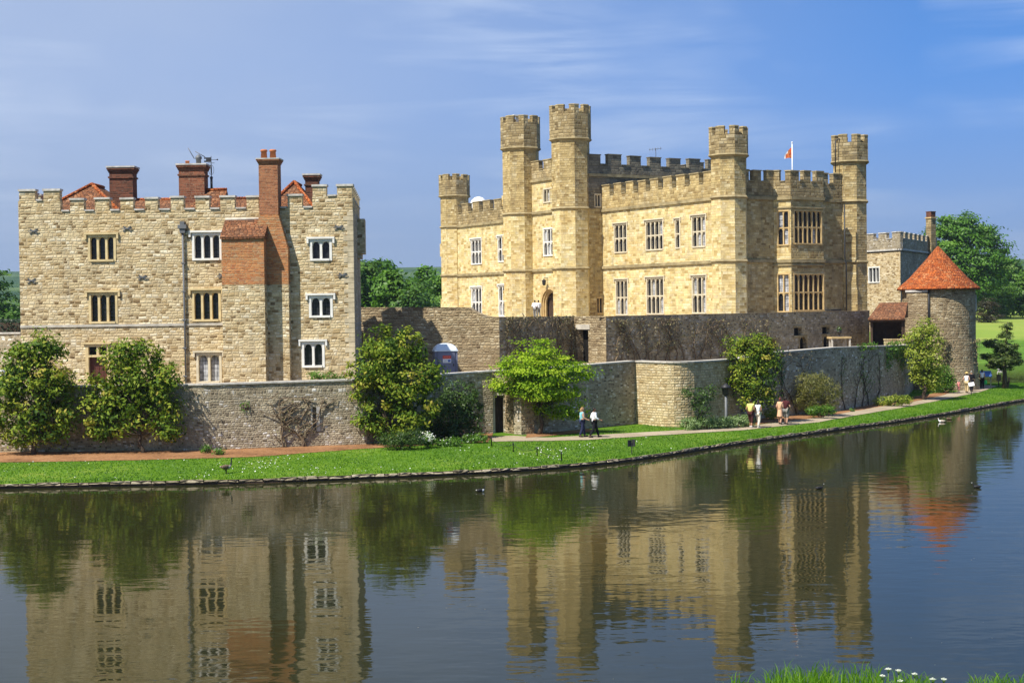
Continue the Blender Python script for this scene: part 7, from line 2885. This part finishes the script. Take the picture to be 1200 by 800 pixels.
tufts = []
bl = []
tt = []
for i in range(1900):
    px = rng.uniform(850, 1215)
    Yd = rng.uniform(13.6, 15.7)
    dens = .55 + .45 * math.sin(px * .055) + (.35 if 890 < px < 1030 else 0) - (.25 if px > 1040 else 0)
    if rng.random() > dens:
        continue
    x = (px - 600) / FPX * Yd
    z = bank_z(x, Yd)
    h = rng.uniform(.08, .30) * (1.0 if 890 < px < 1030 else .62)
    ln = rng.normal(0, .07, 2)
    w = rng.uniform(.003, .0065)
    p0, p1, p2, p3 = np.array([x, Yd, z]), np.array([x + ln[0] * .25, Yd + ln[1] * .25, z + h * .45]), np.array([x + ln[0] * .6, Yd + ln[1] * .6, z + h * .8]), np.array([x + ln[0] * 1.3, Yd + ln[1], z + h])
    wx = np.array([w, 0, 0])
    bl += [[p0 - wx, p0 + wx, p1 + wx], [p0 - wx, p1 + wx, p1 - wx], [p1 - wx, p1 + wx, p2 + wx * .7], [p1 - wx, p2 + wx * .7, p2 - wx * .7], [p2 - wx * .7, p2 + wx * .7, p3]]
    tt += [min(1, max(0, rng.normal(.4, .25)))] * 5
kind(tri_mesh('bank_grass', np.array(bl), np.array(tt), LEAF['grass']), 'stuff')
stem_m = plain('green_stem', (0.10, 0.18, 0.03), .7)
labs = ['cow parsley with the tallest white flower head on the near bank', 'cow parsley second from the left of the white flowered group on the near bank', 'short cow parsley head at the bottom edge right of the tallest one', 'cow parsley head in the middle of the near bank flowers', 'low cow parsley cluster right of the middle of the near bank flowers',
        'cow parsley with the rightmost full white head on the near bank', 'small cow parsley leftmost beside the tall grass']
for i, (px, py) in enumerate([(1041, 783), (1053, 785), (1055, 797), (1072, 789), (1093, 795), (1106, 795), (1034, 791)]):
    Yd = 14.6
    p = at(px, py, Yd)
    zb = bank_z(p.x, Yd)
    t = thing('cow_parsley', labs[i], 'wildflower', (p.x, Yd, zb), 'cow parsley on the near bank')
    b = MB()
    top = Vector((p.x, Yd, max(p.z, zb + .12)))
    b.tube([(p.x - .02, Yd, zb - .03), (p.x, Yd, (zb + top.z) / 2), tuple(top - Vector((0, 0, .04)))], [.006, .005, .004], 5)
    um = []
    for k_ in range(8):
        a = k_ * .785 + .3
        q = top + Vector((math.cos(a) * .02, math.sin(a) * .02, .0))
        b.tube([tuple(top - Vector((0, 0, .05))), tuple(q)], .002, 4)
        um.append(q)
    um.append(top + Vector((0, 0, .008)))
    b.build('stem', stem_m, t)
    P = np.concatenate([np.array(q) + rng.normal(0, .005, (9, 3)) * [1, 1, .4] for q in um])
    leaf_mesh('flower_head', P, np.tile([0., -.3, 1.], (len(P), 1)) + rng.normal(0, .4, (len(P), 3)), .008, 1.0, rng.random(len(P)), LEAF['white'], t)

# fallen petals and bits of leaf afloat on the water
n = 420
fx, fy = rng.uniform(-30, 26, n), rng.uniform(24, 74, n)
k = vnoise(fx, fy, .35, 77) > -.1
o = leaf_mesh('floating_petals', np.column_stack([fx[k], fy[k], np.full(k.sum(), .006)]), np.tile([0., 0., 1.], (k.sum(), 1)) + rng.normal(0, .03, (k.sum(), 3)), rng.uniform(.02, .055, k.sum()), .7, rng.random(k.sum()), LEAF['dry'], bend=0.0)
kind(o, 'stuff')

# thin summer air over the whole place
b = MB()
b.prism([(-4400, -1600), (4400, -1600), (4400, 5400), (-4400, 5400)], -2.6, 140)
hz, t_, b_ = mat_new('summer_air')
t_.nodes.remove(b_)
vp = t_.nodes.new('ShaderNodeVolumePrincipled')
vp.inputs['Color'].default_value = (0.62, 0.76, 0.95, 1)
vp.inputs['Density'].default_value = 0.0001
vp.inputs['Anisotropy'].default_value = 0.2
t_.links.new(vp.outputs[0], t_.nodes['Material Output'].inputs['Volume'])
kind(b.build('haze', hz), 'stuff')
